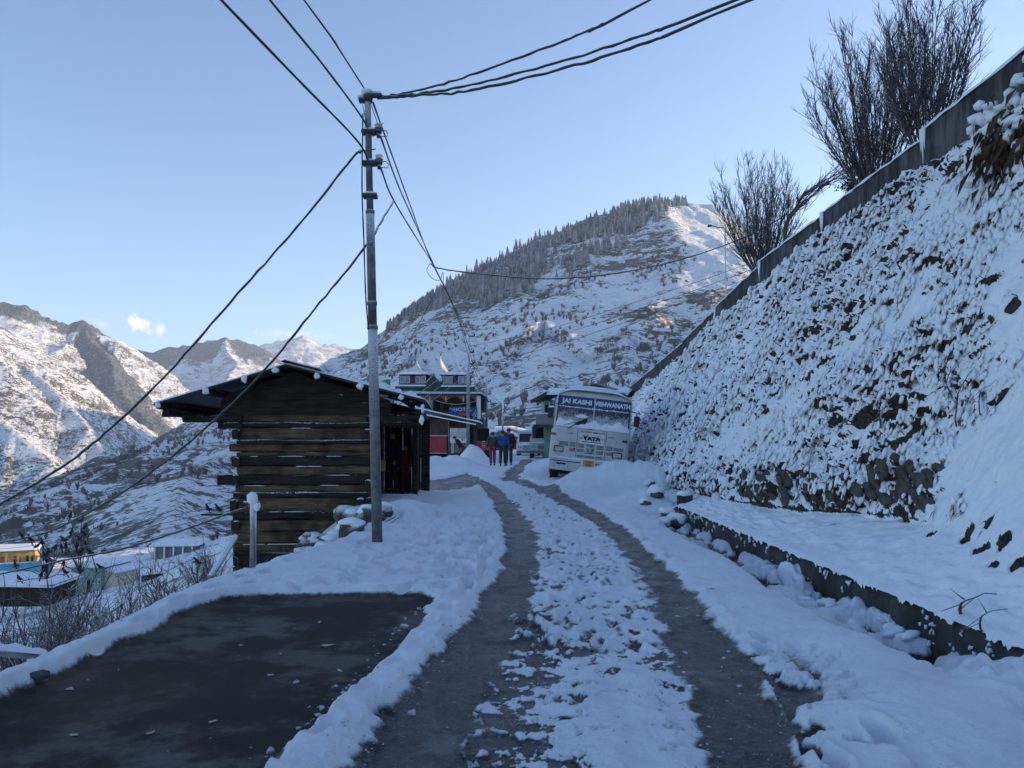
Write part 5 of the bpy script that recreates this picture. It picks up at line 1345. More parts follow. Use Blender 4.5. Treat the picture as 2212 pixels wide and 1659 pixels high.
spire(950, 172, 580, 265, 3.0, R(-22), 'spire', tipx=0.10, mat=M_SPIRE, conc=0.18)
fx = hx(970)
MB().tube([(fx, 3.0, hz(268)), (fx + 0.04, 3.0, hz(215))], [0.05, 0.035], 8).build('finial', M_LETTER, hotel)
MB().tube([(fx + 0.04, 3.0, hz(215)), (fx + 0.10, 3.0, hz(155))], [0.05, 0.035], 8).build('finial', M_RED, hotel)
MB().tube([(fx + 0.10, 3.0, hz(155)), (fx + 0.14, 3.0, hz(100))], [0.035, 0.012], 8).build('finial', flat('pink_paint', (0.65, 0.2, 0.2), 0.6), hotel)
# banner
bo = hbox(1205, 1720, 1235, 1470, -0.12, -0.09, M_BANNER, 'banner')
for (Xa, Ya, Xb, Yb) in ((1220, 1250, 1330, 1330), (1600, 1440, 1700, 1280), (1640, 1460, 1710, 1330)):
    MB().tube([(hx(Xa), -0.13, hz(Ya)), (hx((Xa + Xb) / 2 + 20), -0.13, hz((Ya + Yb) / 2)), (hx(Xb), -0.13, hz(Yb))], [0.02, 0.045, 0.015], 5).build('fold', flat('pale_blue_fold', (0.35, 0.42, 0.55), 0.6), bo)
t = text_mesh('HOTEL', 0.34, 'lettering', M_LETTER, bo, (hx(1455), -0.126, hz(1283)), sx=1.25)
MB().box((hx(1380), -0.125, hz(1400)), (hx(1560), -0.121, hz(1345))).build('printed_panel', flat('dull_red_print', (0.25, 0.08, 0.10), 0.6), bo)
# water tank on a roof to the left
tk = thing('water_tank', at(835, 822, 60), 'small green water tank with snow on its lid above the log hut roof', 'water tank')
MB().tube([(0, 0, -0.6), (0, 0, 0.02), (0, 0, 0.06)], [0.27, 0.27, 0.22], 16).build('drum', flat('green_tank', (0.02, 0.28, 0.12), 0.4), tk)
MB().blob((0, 0, 0.09), (0.3, 0.3, 0.10), 1, 2, 0.1).build('snow_cap', snow_mat(), tk)
MB().box((-0.5, -0.5, -4.2), (0.5, 0.5, -0.62)).build('stand', M_GREY, tk)

# ------------------------------------------------------------------ red shop
YR = 47.0
SB = Vector((-4.3, YR, 0.15))
shop = thing('red_shop', SB, 'low wooden shop with red lower panel and white notice behind the log hut', 'building')
def sp(X, Y_, d=0): p = at(881 + X * 0.1172, 898.6 + Y_ * 0.1172, YR + d) - SB; return p.x, p.z
sx_ = lambda X, d=0: sp(X, 0, d)[0]
sz_ = lambda Y_, d=0: sp(0, Y_, d)[1]
def sbox(X0, X1, Ya, Yb, y0, y1, mat, name, parent=None, bev=0): return MB().box((sx_(X0), y0, sz_(Yb)), (sx_(X1), y1, sz_(Ya)), bev=bev).build(name, mat, parent or shop)
# plank wall made of boards
for k in range(9):
    X0 = -60 + k * 88; sbox(X0, X0 + 86, 60, 358, 0.0, 0.05, M_MAROON, 'plank')
sbox(-60, 740, 366, 690, -0.05, 0.02, M_RED, 'red_panel'); sbox(-60, 735, 356, 368, -0.06, 0.03, M_LETTER, 'sill')
sbox(720, 745, 60, 690, -0.05, 0.04, M_MAROON, 'corner_post'); sbox(-60, 740, 45, 62, -0.05, 0.04, M_WOODE, 'rail'); sbox(340, 346, 380, 680, -0.056, -0.051, M_LETTER, 'seam'); sbox(150, 160, 370, 690, -0.07, -0.05, M_LETTER, 'pipe')
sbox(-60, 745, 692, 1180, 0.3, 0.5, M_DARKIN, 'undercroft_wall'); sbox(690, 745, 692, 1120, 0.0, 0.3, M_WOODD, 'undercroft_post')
sm = MB(); snow_strip(sm, (sx_(-60), -0.04, sz_(692)), (sx_(740), -0.04, sz_(688)), 0.05, 0.03, 16, 2); sm.build('sill_snow', snow_mat(), shop)
sbox(748, 1200, 60, 1000, 0.5, 0.6, M_MAROON, 'set_back_wall'); sbox(748, 1130, 500, 680, 0.2, 0.48, M_GREY, 'counter')
for k in range(3): sbox(800 + k * 18, 812 + k * 18, 500, 690, 0.1, 0.14, M_WHITE2, 'stall_panel')
sbox(1150, 1210, 60, 1000, 0.3, 5.0, M_WOODE, 'side_wall')
for k in range(5): sbox(1155 + k * 12, 1163 + k * 12, 160, 690, 0.24, 0.29, M_WOODE, 'bamboo_pole')
# shed roof running down to the right
def roofpt(X, Y_, d): x, z = sp(X, Y_); return (x, d, z)
ra, rb = (-90, -190), (1330, 120)
for nm, dy, mt, th0, th1 in (('roof', 0, M_SHEET, 0, 26), ('roof_snow', 0, None, -22, 0)):
    vs = []
    for (X, Y_) in (ra, rb):
        for d in (-0.9, 4.6):
            x, z = sp(X, Y_ + th0); vs.append((x, d, z)); x, z2 = sp(X, Y_ + th1); vs.append((x, d, z2))
    MB().add(vs, [(0, 4, 6, 2), (1, 3, 7, 5), (0, 1, 5, 4), (2, 6, 7, 3), (0, 2, 3, 1), (4, 5, 7, 6)]).build(nm, mt or snow_mat(), shop)
vs = []
for (X, Y_) in ((-60, -105), (1270, 150)):
    for d in (-1.3, -0.95):
        x, z = sp(X, Y_); vs.append((x, d, z)); x, z2 = sp(X, Y_ + 22); vs.append((x, d, z2))
MB().add(vs, [(0, 4, 6, 2), (1, 3, 7, 5), (0, 1, 5, 4), (2, 6, 7, 3), (0, 2, 3, 1), (4, 5, 7, 6)]).build('eave_snow', snow_mat(), shop)
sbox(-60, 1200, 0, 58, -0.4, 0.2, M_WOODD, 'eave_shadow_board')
# notice board
nb = sbox(778, 1090, 225, 498, -0.02, 0.02, M_WHITE2, 'notice_board')
for k, (s_, Y_, sz) in enumerate([('ॐ', 262, .16), ('ग्राम पंचायत सूचना', 305, .12), ('स्वच्छ भारत अभियान योजना', 345, .11), ('कार्य का नाम सामुदायिक', 380, .11), ('लागत धनराशि वर्ष', 410, .11)]):
    text_mesh(s_, sz, 'lettering', flat('faded_blue_print', (0.22, 0.27, 0.36), 0.7), nb, (sx_(935), -0.026, sz_(Y_)))
MB().box((sx_(1000), -0.028, sz_(455)), (sx_(1020), -0.022, sz_(428))).build('printed_mark', M_BLKTXT, nb)
# cloth scrap hanging left
tag(sbox(108, 212, 180, 345, -2.2, -2.17, M_WHITE2, 'hanging_cloth'), 'pale cloth')
# red stall front further along
YS = 56.0
st = thing('red_stall', at(1030, 985, YS), 'dark stall with dull red slatted front past the wooden shop', 'stall')
stz = st.location
def tbox(px0, px1, py0, py1, y0, y1, mat, name):
    a = at(px0, py1, YS) - stz; b_ = at(px1, py0, YS) - stz
    return MB().box((a.x, y0, a.z), (b_.x, y1, b_.z)).build(name, mat, st)
for k in range(4): tbox(1021, 1056, 954 + k * 4.5, 958 + k * 4.5, 0, 0.05, M_RED, 'slat')
tbox(1018, 1056, 925, 953, 0.8, 1.0, M_DARKIN, 'back'); tbox(1020, 1057, 972, 990, 0.0, 0.4, M_DARKIN, 'plinth'); tbox(1015, 1046, 905, 926, -0.6, 2.5, M_SHEET, 'roof')
b_ = MB(); b_.box((-0.45, -0.3, 0.0), (0.45, 0.3, 0.22), bev=0.03); q = b_.build('red_crate', M_RED, label='red crate half buried in snow behind the thin pole', cat='crate'); g = at(1042, 998, 47); q.location = (g.x, g.y, g.z - 0.1); q.rotation_euler = (0.1, 0.25, 0.4)

# ------------------------------------------------------------------ houses at the end of the street
YE = 100.0
yh = thing('yellow_house', at(1105, 990, YE), 'sunlit pale yellow house with snowy sloping roof at the end of the street', 'building')
yl = yh.location
def ebox(px0, px1, py0, py1, y0, y1, mat, name, parent=yh, Y=YE):
    o_ = parent.location; a = at(px0, py1, Y) - o_; b_ = at(px1, py0, Y) - o_
    return MB().box((a.x, y0, a.z), (b_.x, y1, b_.z)).build(name, mat, parent)
ebox(1078, 1118, 923, 990, 0, 5, M_CREAM, 'wall'); ebox(1118, 1145, 935, 990, 1.0, 5, M_CREAM, 'side_wall')
ebox(1119, 1128, 931, 950, 0.6, 0.95, flat('brown_door', (0.20, 0.09, 0.05), 0.7), 'shutter'); ebox(1096, 1103, 938, 952, -0.03, -0.005, M_DARKIN, 'window'); ebox(1109, 1115, 945, 988, -0.03, -0.005, flat('brown_door', (0.2, 0.09, 0.05)), 'door')
ebox(1128, 1134, 934, 990, 0.3, 0.6, M_CREAM, 'column'); ebox(1136, 1142, 950, 990, 0.2, 0.9, flat('pink_wall', (0.55, 0.26, 0.2), 0.8), 'pink_wall')
def sheet(parent, pts, th_, mat, name):
    """a thick sloping sheet from four picture points with depths"""
    o_ = parent.location; v = [at(*p) - o_ for p in pts]
    return MB().add([tuple(x) for x in v] + [tuple(x + Vector((0, 0, -th_))) for x in v], [(0, 1, 2, 3), (7, 6, 5, 4), (0, 4, 5, 1), (1, 5, 6, 2), (2, 6, 7, 3), (3, 7, 4, 0)]).build(name, mat, parent)
sheet(yh, [(1068, 924, YE - 1.2), (1102, 922, YE - 1.2), (1108, 920, YE + 5), (1072, 921, YE + 5)], 0.18, snow_mat(), 'roof_snow')
sheet(yh, [(1103, 923, YE - 1.6), (1150, 935, YE - 1.6), (1142, 929, YE + 5), (1108, 920, YE + 5)], 0.16, snow_mat(), 'roof_snow')
ebox(1060, 1080, 924, 990, 0.2, 5, M_GREY, 'annex')
# stalls in front of it
gs = thing('green_stall', at(1070, 990, 84), 'pale green shop front with snow on its sagging awning, far left of the street', 'stall')
ebox(1052, 1078, 936, 990, 0, 3, M_TEAL, 'wall', gs, 84); ebox(1076, 1086, 940, 990, 0.2, 3, M_GREY, 'side_wall', gs, 84)
for k in range(3): ebox(1056 + k * 7.5, 1061 + k * 7.5, 945, 985, -0.05, -0.01, M_GREEN, 'shutter', gs, 84)
sheet(gs, [(1048, 931, 83), (1074, 930, 83), (1088, 926, 87), (1054, 926, 87)], 0.15, snow_mat(), 'roof_snow')
sheet(gs, [(1072, 944, 81.5), (1090, 942, 81.5), (1086, 930, 84), (1074, 930, 84)], 0.10, flat('green_awning', (0.02, 0.12, 0.05), 0.6), 'awning')
ts = thing('timber_stall', at(1105, 992, 90), 'sunlit timber stall with snow edged sloping roof beside the street', 'stall')
sheet(ts, [(1088, 928, 88), (1132, 948, 88), (1132, 944, 92), (1092, 924, 92)], 0.14, snow_mat(), 'roof_snow'); sheet(ts, [(1088, 930, 88.1), (1131, 950, 88.1), (1131, 946, 92), (1092, 926, 92)], 0.2, M_MAROON, 'roof')
sheet(ts, [(1112, 952, 87.5), (1138, 954, 87.5), (1138, 950, 90), (1112, 948, 90)], 0.14, snow_mat(), 'canopy_snow')
for k, pxx in enumerate((1116, 1124, 1131)): ebox(pxx, pxx + 3, 953, 990, 0, 0.15, flat('pale_timber', (0.45, 0.30, 0.18), 0.8), 'post', ts, 89)
ebox(1100, 1130, 952, 990, 2.5, 2.7, M_WOODD, 'back_wall', ts, 89)

# green house with balcony on the right, behind the bus
YG = 52.0
gh = thing('green_house', at(1200, 990, YG), 'dark green house with long balcony and snowy eave behind the bus', 'building')
gbox = lambda a, b_, c, d, e_, f, mat, nm: ebox(a, b_, c, d, e_, f, mat, nm, gh, YG)
gbox(1178, 1230, 862, 990, 1.4, 7, M_TEAL, 'wall'); gbox(1196, 1232, 925, 990, 1.0, 1.35, M_GREEN, 'lower_wall')
sheet(gh, [(1146, 864, YG - 1.2), (1180, 846, YG - 1.2), (1215, 846, YG + 6), (1180, 862, YG + 6)], 0.18, M_GREEN, 'eave')
sheet(gh, [(1146, 862, YG - 1.25), (1180, 843.5, YG - 1.25), (1214, 844, YG + 6), (1179, 860, YG + 6)], 0.06, snow_mat(), 'eave_snow')
sheet(gh, [(1180, 848, YG - 1), (1260, 846, YG - 1), (1260, 838, YG + 6), (1186, 838, YG + 6)], 0.14, snow_mat(), 'roof_snow')
gbox(1157, 1192, 895, 917, -0.3, -0.22, M_GREY, 'balcony_panel'); gbox(1152, 1195, 917, 923, -0.4, 1.3, M_GREEN, 'balcony_floor'); gbox(1155, 1194, 892, 895, -0.34, -0.2, M_LETTER, 'balcony_rail')
for k, pxx in enumerate((1180, 1188, 1196)): gbox(pxx, pxx + 5, 872, 905, 1.34, 1.38, M_DARKIN if k % 2 == 0 else M_MAROON, 'door')
for pxx in (1185.5, 1194): gbox(pxx, pxx + 1.5, 868, 917, -0.25, -0.18, M_LETTER, 'balcony_post')
# roof seen over the bus
bh = thing('far_roof', at(1300, 860, 56), 'dark gabled roof showing above the snowy bus roof', 'roof')
sheet(bh, [(1258, 836, 55), (1286, 829, 55), (1290, 828, 60), (1262, 834, 60)], 0.12, M_SHEET, 'roof_plane'); sheet(bh, [(1286, 828.5, 55), (1330, 844, 55), (1336, 840, 60), (1290, 827.5, 60)], 0.25, M_SHEET, 'roof_plane')
sheet(bh, [(1330, 844, 55), (1356, 850, 52), (1372, 836, 58), (1338, 838, 60)], 0.1, snow_mat(), 'roof_snow'); ebox(1262, 1340, 840, 900, 0.5, 4, M_GREY, 'wall', bh, 56)
# dish and a thin mast
dm = thing('satellite_dish', at(1268, 848, 58), 'small pale satellite dish above the bus roof', 'dish')
MB().tube([(0, 0, -0.3), (0, 0, 0.05)], 0.02, 6).build('stem', M_LETTER, dm)
m = MB(); m.tube([(-0.04, -0.05, 0.12), (-0.02, 0.0, 0.12), (0.0, 0.04, 0.12)], [0.32, 0.24, 0.05], 14); q = m.build('dish', M_LETTER, dm); q.rotation_euler = (0, -0.5, 0.2)

# ------------------------------------------------------------------ parked vehicles behind the bus
def vehicle(name, px, py, Y, w, h, L, label, body_mat, van=True):
    g = at(px, py, Y); o_ = thing(name, (g.x, g.y, g.z), label, 'van' if van else 'jeep', 'vehicles parked before the green house', rz=R(-3))
    prof = [(0.0, 0.35), (0.0, 0.95), (0.06, 1.05), (0.30 if van else 0.9, h * 0.62), (0.55 if van else 1.25, h - 0.12), (0.8 if van else 1.5, h), (L - 0.15, h), (L, h - 0.2), (L, 0.35)]
    n_ = len(prof); vs = []
    for s_ in (-1, 1):
        for y, z in prof: vs.append((s_ * (w / 2 - (0.10 if z > 1.2 else 0)), y, z))
    fs = [tuple(range(n_)), tuple(range(2 * n_ - 1, n_ - 1, -1))] + [(i + n_, (i + 1) % n_ + n_, (i + 1) % n_, i) for i in range(n_)]
    MB().add(vs, fs).build('body', body_mat, o_)
    y0_, z0_ = prof[3]; y1_, z1_ = prof[4]; ww = w / 2 - 0.17
    MB().add([(-ww, y0_ - 0.04, z0_), (ww, y0_ - 0.04, z0_), (ww, y1_ - 0.03, z1_), (-ww, y1_ - 0.03, z1_), (-ww, y0_ + 0.02, z0_), (ww, y0_ + 0.02, z0_), (ww, y1_ + 0.03, z1_), (-ww, y1_ + 0.03, z1_)], [(0, 1, 2, 3), (7, 6, 5, 4), (0, 4, 5, 1), (1, 5, 6, 2), (2, 6, 7, 3), (3, 7, 4, 0)]).build('windscreen', M_GLASS, o_)
    for s_ in (-1, 1):
        MB().box((s_ * w * 0.36 - 0.13, -0.03, 0.72), (s_ * w * 0.36 + 0.13, 0.03, 0.9), bev=0.02).build('headlight', M_LAMP, o_)
        for y in (0.75, L - 0.8):
            wo_ = MB().tube([(s_ * (w / 2 - 0.1) - 0.1, y, 0.34), (s_ * (w / 2 - 0.1) + 0.1, y, 0.34)], 0.34, 18).build('wheel', M_RUBBER, o_)
            MB().tube([(s_ * (w / 2 - 0.1) - 0.11, y, 0.34), (s_ * (w / 2 - 0.1) + 0.11, y, 0.34)], 0.18, 12).build('rim', M_GREY, wo_)
        for k in range(3): MB().box((s_ * (w / 2 - 0.092) - 0.008, 1.4 + k * 0.9, h * 0.62), (s_ * (w / 2 - 0.092) + 0.008, 2.15 + k * 0.9, h - 0.2)).build('side_window', M_GLASS, o_)
        MB().box((s_ * (w / 2 + 0.08) - 0.07, 0.5, h * 0.58), (s_ * (w / 2 + 0.08) + 0.07, 0.6, h * 0.58 + 0.26), bev=0.02).build('mirror', M_BLACK, o_)
    for k in range(4): MB().box((-w * 0.24, -0.02, 0.64 + k * 0.08), (w * 0.24, 0.02, 0.68 + k * 0.08)).build('grille_bar', M_BLACK, o_)
    MB().box((-w / 2, -0.12, 0.36), (w / 2, 0.04, 0.56), bev=0.03).build('bumper', M_GREY, o_)
    m = MB(); snow_strip(m, (0, prof[5][0] - 0.15, h - 0.01), (0, L - 0.1, h - 0.01), w / 2 - 0.08, 0.17, 12, 3); m.build('roof_snow', snow_mat(), o_)
    m = MB(); snow_strip(m, (-w * 0.42, 0.12 if van else 0.4, 1.02), (w * 0.42, 0.12 if van else 0.4, 1.02), 0.13 if van else 0.3, 0.09, 10, 4); m.build('bonnet_snow', snow_mat(), o_)
    for s_ in (-1, 1):
        for k in range(5): MB().blob((s_ * (w / 2 - 0.03), 0.6 + k * 0.8, 0.9 + 0.3 * (k % 2)), (0.05, 0.3, 0.25), k + 7, 2, 0.3).build('snow_patch', snow_mat(), o_)
    return o_
vehicle('parked_jeep', 1141, 990, 62, 1.72, 1.92, 4.2, 'snow plastered pale jeep parked left of the van', M_WHITE2, False)
vehicle('parked_van', 1178, 992, 54, 2.0, 2.15, 5.0, 'white van under thick snow parked just behind the bus', M_WHITE, True)

# ------------------------------------------------------------------ people
M_SKIN = flat('skin', (0.30, 0.17, 0.11), 0.6, 0.1, 8, 0.1)
M_HAIR = flat('black_hair', (0.012, 0.010, 0.010), 0.7, 0.2, 20, 0.3)
def skin_mesh(name, pts, edges, rad, mat, parent, sub=2, root=0):
    me = bpy.data.meshes.new(name); me.from_pydata([tuple(p) for p in pts], edges, [])
    tmp = bpy.data.objects.new('tmp', me); COL.objects.link(tmp)
    sk = tmp.modifiers.new('s', 'SKIN'); sk.use_smooth_shade = True
    for i, r in enumerate(rad):
        d_ = me.skin_vertices[0].data[i]; d_.radius = (r, r) if not hasattr(r, '__len__') else r; d_.use_root = (i == root)
    ss = tmp.modifiers.new('u', 'SUBSURF'); ss.levels = sub; ss.render_levels = sub
    dg = bpy.context.evaluated_depsgraph_get(); dg.update()
    out = bpy.data.meshes.new_from_object(tmp.evaluated_get(dg)); out.name = name
    bpy.data.objects.remove(tmp); out.materials.clear(); out.materials.append(mat)
    return link(name, out, parent)
def person(loc, rz, label, jacket, trousers, H=1.68, stride=0.12, lean=0.0, hat=None, arm=0.12, coat_len=0.0, sx=1.0, legs=True):
    """a figure facing +y (away), built as one body with clothes over it"""
    o_ = thing('person', loc, label, 'person', rz=rz)
    s = H / 1.70
    V = lambda x, y, z: Vector((x * s * sx, y * s, z * s))
    def L(v):        # bend the upper body forwards about the hips
        if lean == 0: return v
        z0_ = 0.93 * s; d = v - Vector((0, 0, z0_))
        if v.z < z0_: return v
        c_, n_ = math.cos(lean), math.sin(lean)
        return Vector((v.x, d.y * c_ + d.z * n_, z0_ + d.z * c_ - d.y * n_))
    pel = V(0, 0, .95); waist = L(V(0, .01, 1.08)); chest = L(V(0, 0, 1.28)); neck = L(V(0, .01, 1.45)); head = L(V(0, .03, 1.53)); crown = L(V(0, .03, 1.64))
    P, E, Rr = [pel, waist, chest, neck, head, crown], [(0, 1), (1, 2), (2, 3), (3, 4), (4, 5)], [.13, .12, .14, .055, .085, .075]
    J, JE, JR = [V(0, 0, .90 - coat_len), waist, chest, L(V(0, .01, 1.42))], [(0, 1), (1, 2), (2, 3)], [(.195, .15), (.185, .145), (.20, .15), (.10, .085)]
    T, TE, TR = [V(0, 0, .97)], [], [(.16, .13)]
    hands = MB()
    for sd in (-1, 1):
        st_ = stride * sd
        hip, knee, ank, toe = V(.09 * sd, 0, .90), V(.095 * sd, st_ * .5 + .02, .50), V(.095 * sd, st_ - (.06 if st_ < 0 else 0), .10), V(.10 * sd, st_ + .12, .035)
        k = len(P); P += [hip, knee, ank, toe]; E += [(0, k), (k, k + 1), (k + 1, k + 2), (k + 2, k + 3)]; Rr += [.085, .055, .04, .035]
        k = len(T); T += [hip, knee, V(.095 * sd, st_ - (.06 if st_ < 0 else 0), .09)]; TE += [(0, k), (k, k + 1), (k + 1, k + 2)]; TR += [.105, .082, .066]
        sh, el, wr = L(V(.19 * sd, .0, 1.38)), L(V(.255 * sd, -.02 - arm * sd * .5, 1.12)), L(V(.27 * sd, .06 - arm * sd, .88))
        k = len(P); P += [sh, el, wr]; E += [(2, k), (k, k + 1), (k + 1, k + 2)]; Rr += [.06, .042, .03]
        k = len(J); J += [sh, el, wr]; JE += [(2, k), (k, k + 1), (k + 1, k + 2)]; JR += [.085, .065, .05]
        pal = wr + V(0.005 * sd, .015, -.05); hands.tube([wr, pal, pal + V(0, .005, -.03)], [.022 * s, .036 * s, .030 * s], 7)
        for f in range(4):
            b0_ = pal + V(0.0, -.026 + .017 * f, -.035); hands.tube([b0_, b0_ + V(-.004 * sd, .006, -.035), b0_ + V(-.016 * sd, .012, -.06 + .006 * abs(f - 1.5))], [.009 * s, .0085 * s, .007 * s], 5)
        hands.tube([pal + V(0, .028, .01), pal + V(-.012 * sd, .05, -.02), pal + V(-.018 * sd, .055, -.045)], [.010 * s, .009 * s, .008 * s], 5)
        shoe = MB(); shoe.blob(V(.098 * sd, st_ + .05, .045), (.048 * s, .13 * s, .045 * s), 2, 2, 0.05, flat_bottom=0.0); shoe.build('shoe', M_BLACK, o_)
    body = skin_mesh('body', P, E, [r * s for r in Rr], M_SKIN, o_)
    hands.build('hand', M_SKIN, o_)
    sc_ = lambda rs: [tuple(q_ * s for q_ in r) if hasattr(r, '__len__') else r * s for r in rs]
    skin_mesh('jacket', J, JE, sc_(JR), jacket, o_)
    skin_mesh('trousers', T, TE, sc_(TR), trousers, o_)
    hd = (head + crown) / 2
    hr = MB(); hr.blob(hd + Vector((0, -0.018 * s, 0.025 * s)), (.092 * s, .10 * s, .095 * s), 3, 2, 0.04); hr.build('hair' if hat is None else 'cap', M_HAIR if hat is None else hat, o_)
    fc = MB(); fc.blob(hd + Vector((0, .09 * s, -.015 * s)), (.014 * s, .02 * s, .022 * s), 1, 1, 0.05)
    for sd in (-1, 1): fc.blob(hd + Vector((sd * .088 * s, .0, -.01 * s)), (.014 * s, .022 * s, .032 * s), 2, 1, 0.05)
    fc.build('face', M_SKIN, o_)
    if hat is not None:
        MB().tube([hd + Vector((0, -0.01, 0.0)), hd + Vector((0, -0.01, 0.03 * s))], [.099 * s, .097 * s], 14).build('cap_band', hat, o_)
    return o_
def on_ground(px, py, Y, dz=0.0):
    p = at(px, py, Y); return (p.x, p.y, gz(p.x, p.y) + dz)
C = lambda n, c: flat(n, c, 0.85, 0.2, 8, 0.4, 30)
person(on_ground(1064, 1011, 40.0), R(6), 'person in grey brown jacket and red trousers walking off up the road', C('grey_brown_cloth', (0.05, 0.042, 0.042)), C('red_cloth', (0.20, 0.025, 0.035)), 1.58, 0.04, 0.0, None, 0.04)
person(on_ground(1086, 1011, 40.0), R(-3), 'person in bright blue jacket walking off, in front of a taller dark clad one', C('blue_cloth', (0.018, 0.055, 0.26)), C('dark_brown_cloth', (0.035, 0.028, 0.024)), 1.66, 0.08, 0.0, None, 0.05, 0.0, 1.08)
person(on_ground(1099, 1009, 41.2), R(-6), 'tall person in black jacket and maroon cap walking beyond the blue jacket', C('black_cloth', (0.016, 0.014, 0.02)), C('olive_cloth', (0.05, 0.042, 0.03)), 1.80, 0.06, 0.0, C('maroon_cap', (0.07, 0.014, 0.018)), 0.05, 0.05)
person(on_ground(997, 1000, 45.0), R(105), 'person in black stooping before the shop counter behind the snow mound', C('black_cloth', (0.016, 0.014, 0.02)), C('red_cloth', (0.20, 0.025, 0.035)), 1.55, 0.03, R(38), None, 0.02, 0.05)
HR = Matrix.Rotation(R(4), 3, 'Z')
p = Vector(HUT) + HR @ Vector((1.72, 3.3, 0.165)); person(p, R(140), 'person in dark clothes standing in the shade of the hut doorway', C('black_cloth', (0.016, 0.014, 0.02)), C('black_cloth', (0.016, 0.014, 0.02)), 1.66, 0.02)
p = Vector(HUT) + HR @ Vector((2.06, 3.05, 0.165)); person(p, R(150), 'child in red clothes standing at the edge of the hut verandah', C('red_coat', (0.09, 0.010, 0.016)), C('red_coat', (0.09, 0.010, 0.016)), 1.30, 0.02, 0, None, 0.03, 0.25)

# ------------------------------------------------------------------ thin poles along the street
def thin_pole(px, pyb, pyt, Y, r, label, arms, zb=None):
    b_ = at(px, pyb, Y); t_ = at(px, pyt, Y); o_ = thing('street_pole', (b_.x, b_.y, b_.z), label, 'utility pole', 'thin poles along the street')
    H_ = t_.z - b_.z
    MB().tube([(0, 0, -0.3), (0, 0, H_)], [r, r * 0.8], 12).build('shaft', M_PIPE, o_)
    for k, (f, w_) in enumerate(arms):
        MB().box((-0.05, -0.04, H_ * f - 0.04), (w_, 0.04, H_ * f + 0.04), bev=0.01).build('cross_arm', M_IRON, o_)
        MB().tube([(w_, 0, H_ * f), (w_, 0, H_ * f + 0.16)], [0.05, 0.04], 8).build('insulator', M_IRON, o_)
    return o_
thin_pole(1011, 1003, 722, 46.5, 0.105, 'slim frosted steel pole standing in the snow mound by the shop', [(0.985, 0.32), (0.86, 0.28), (0.77, 0.28), (0.70, 0.26)])
thin_pole(1051, 985, 818, 66, 0.10, 'thin dark pole with insulators beyond the shop roof', [(0.97, 0.3), (0.8, 0.3), (0.7, 0.3)])
thin_pole(1086, 985, 868, 78, 0.09, 'small pole trailing frosty wires before the yellow house', [(0.97, 0.3), (0.8, 0.25)])
lp = at(1568, 630, 36); lt = at(1566, 492, 36)
o_ = thing('lamp_post', (lp.x, lp.y, lp.z - 1.0), 'slim pale lamp post rising behind the concrete wall', 'lamp post')
MB().tube([(0, 0, 0), (lt.x - lp.x, 0, lt.z - lp.z + 1.0)], [0.035, 0.028], 10).build('shaft', M_WHITE2, o_)
h_ = lt.z - lp.z + 1.0
MB().tube([(0.08, 0, h_ - 0.02), (-0.3, 0, h_ + 0.02), (-0.62, 0, h_ + 0.10)], 0.02, 6).build('arm', M_IRON, o_)
MB().box((-0.74, -0.06, h_ + 0.04), (-0.58, 0.06, h_ + 0.13), bev=0.02).build('lamp', M_IRON, o_)
MB().tube([(0, 0, h_ * 0.42), (0, 0, h_ * 0.42 + 0.12)], 0.07, 8).build('collar', M_WHITE2, o_)
mp_ = at(1407, 835, 60); o_ = thing('mast', (mp_.x, mp_.y, mp_.z - 1), 'thin white mast above the bus roof with slack wires', 'mast')
MB().tube([(0, 0, 0), (0.0, 0, at(1407, 780, 60).z - mp_.z + 1)], 0.03, 6).build('shaft', M_LETTER, o_)
MB().box((-0.3, -0.02, at(1407, 790, 60).z - mp_.z + 1), (0.1, 0.02, at(1407, 788, 60).z - mp_.z + 1.05)).build('cross_arm', M_LETTER, o_)

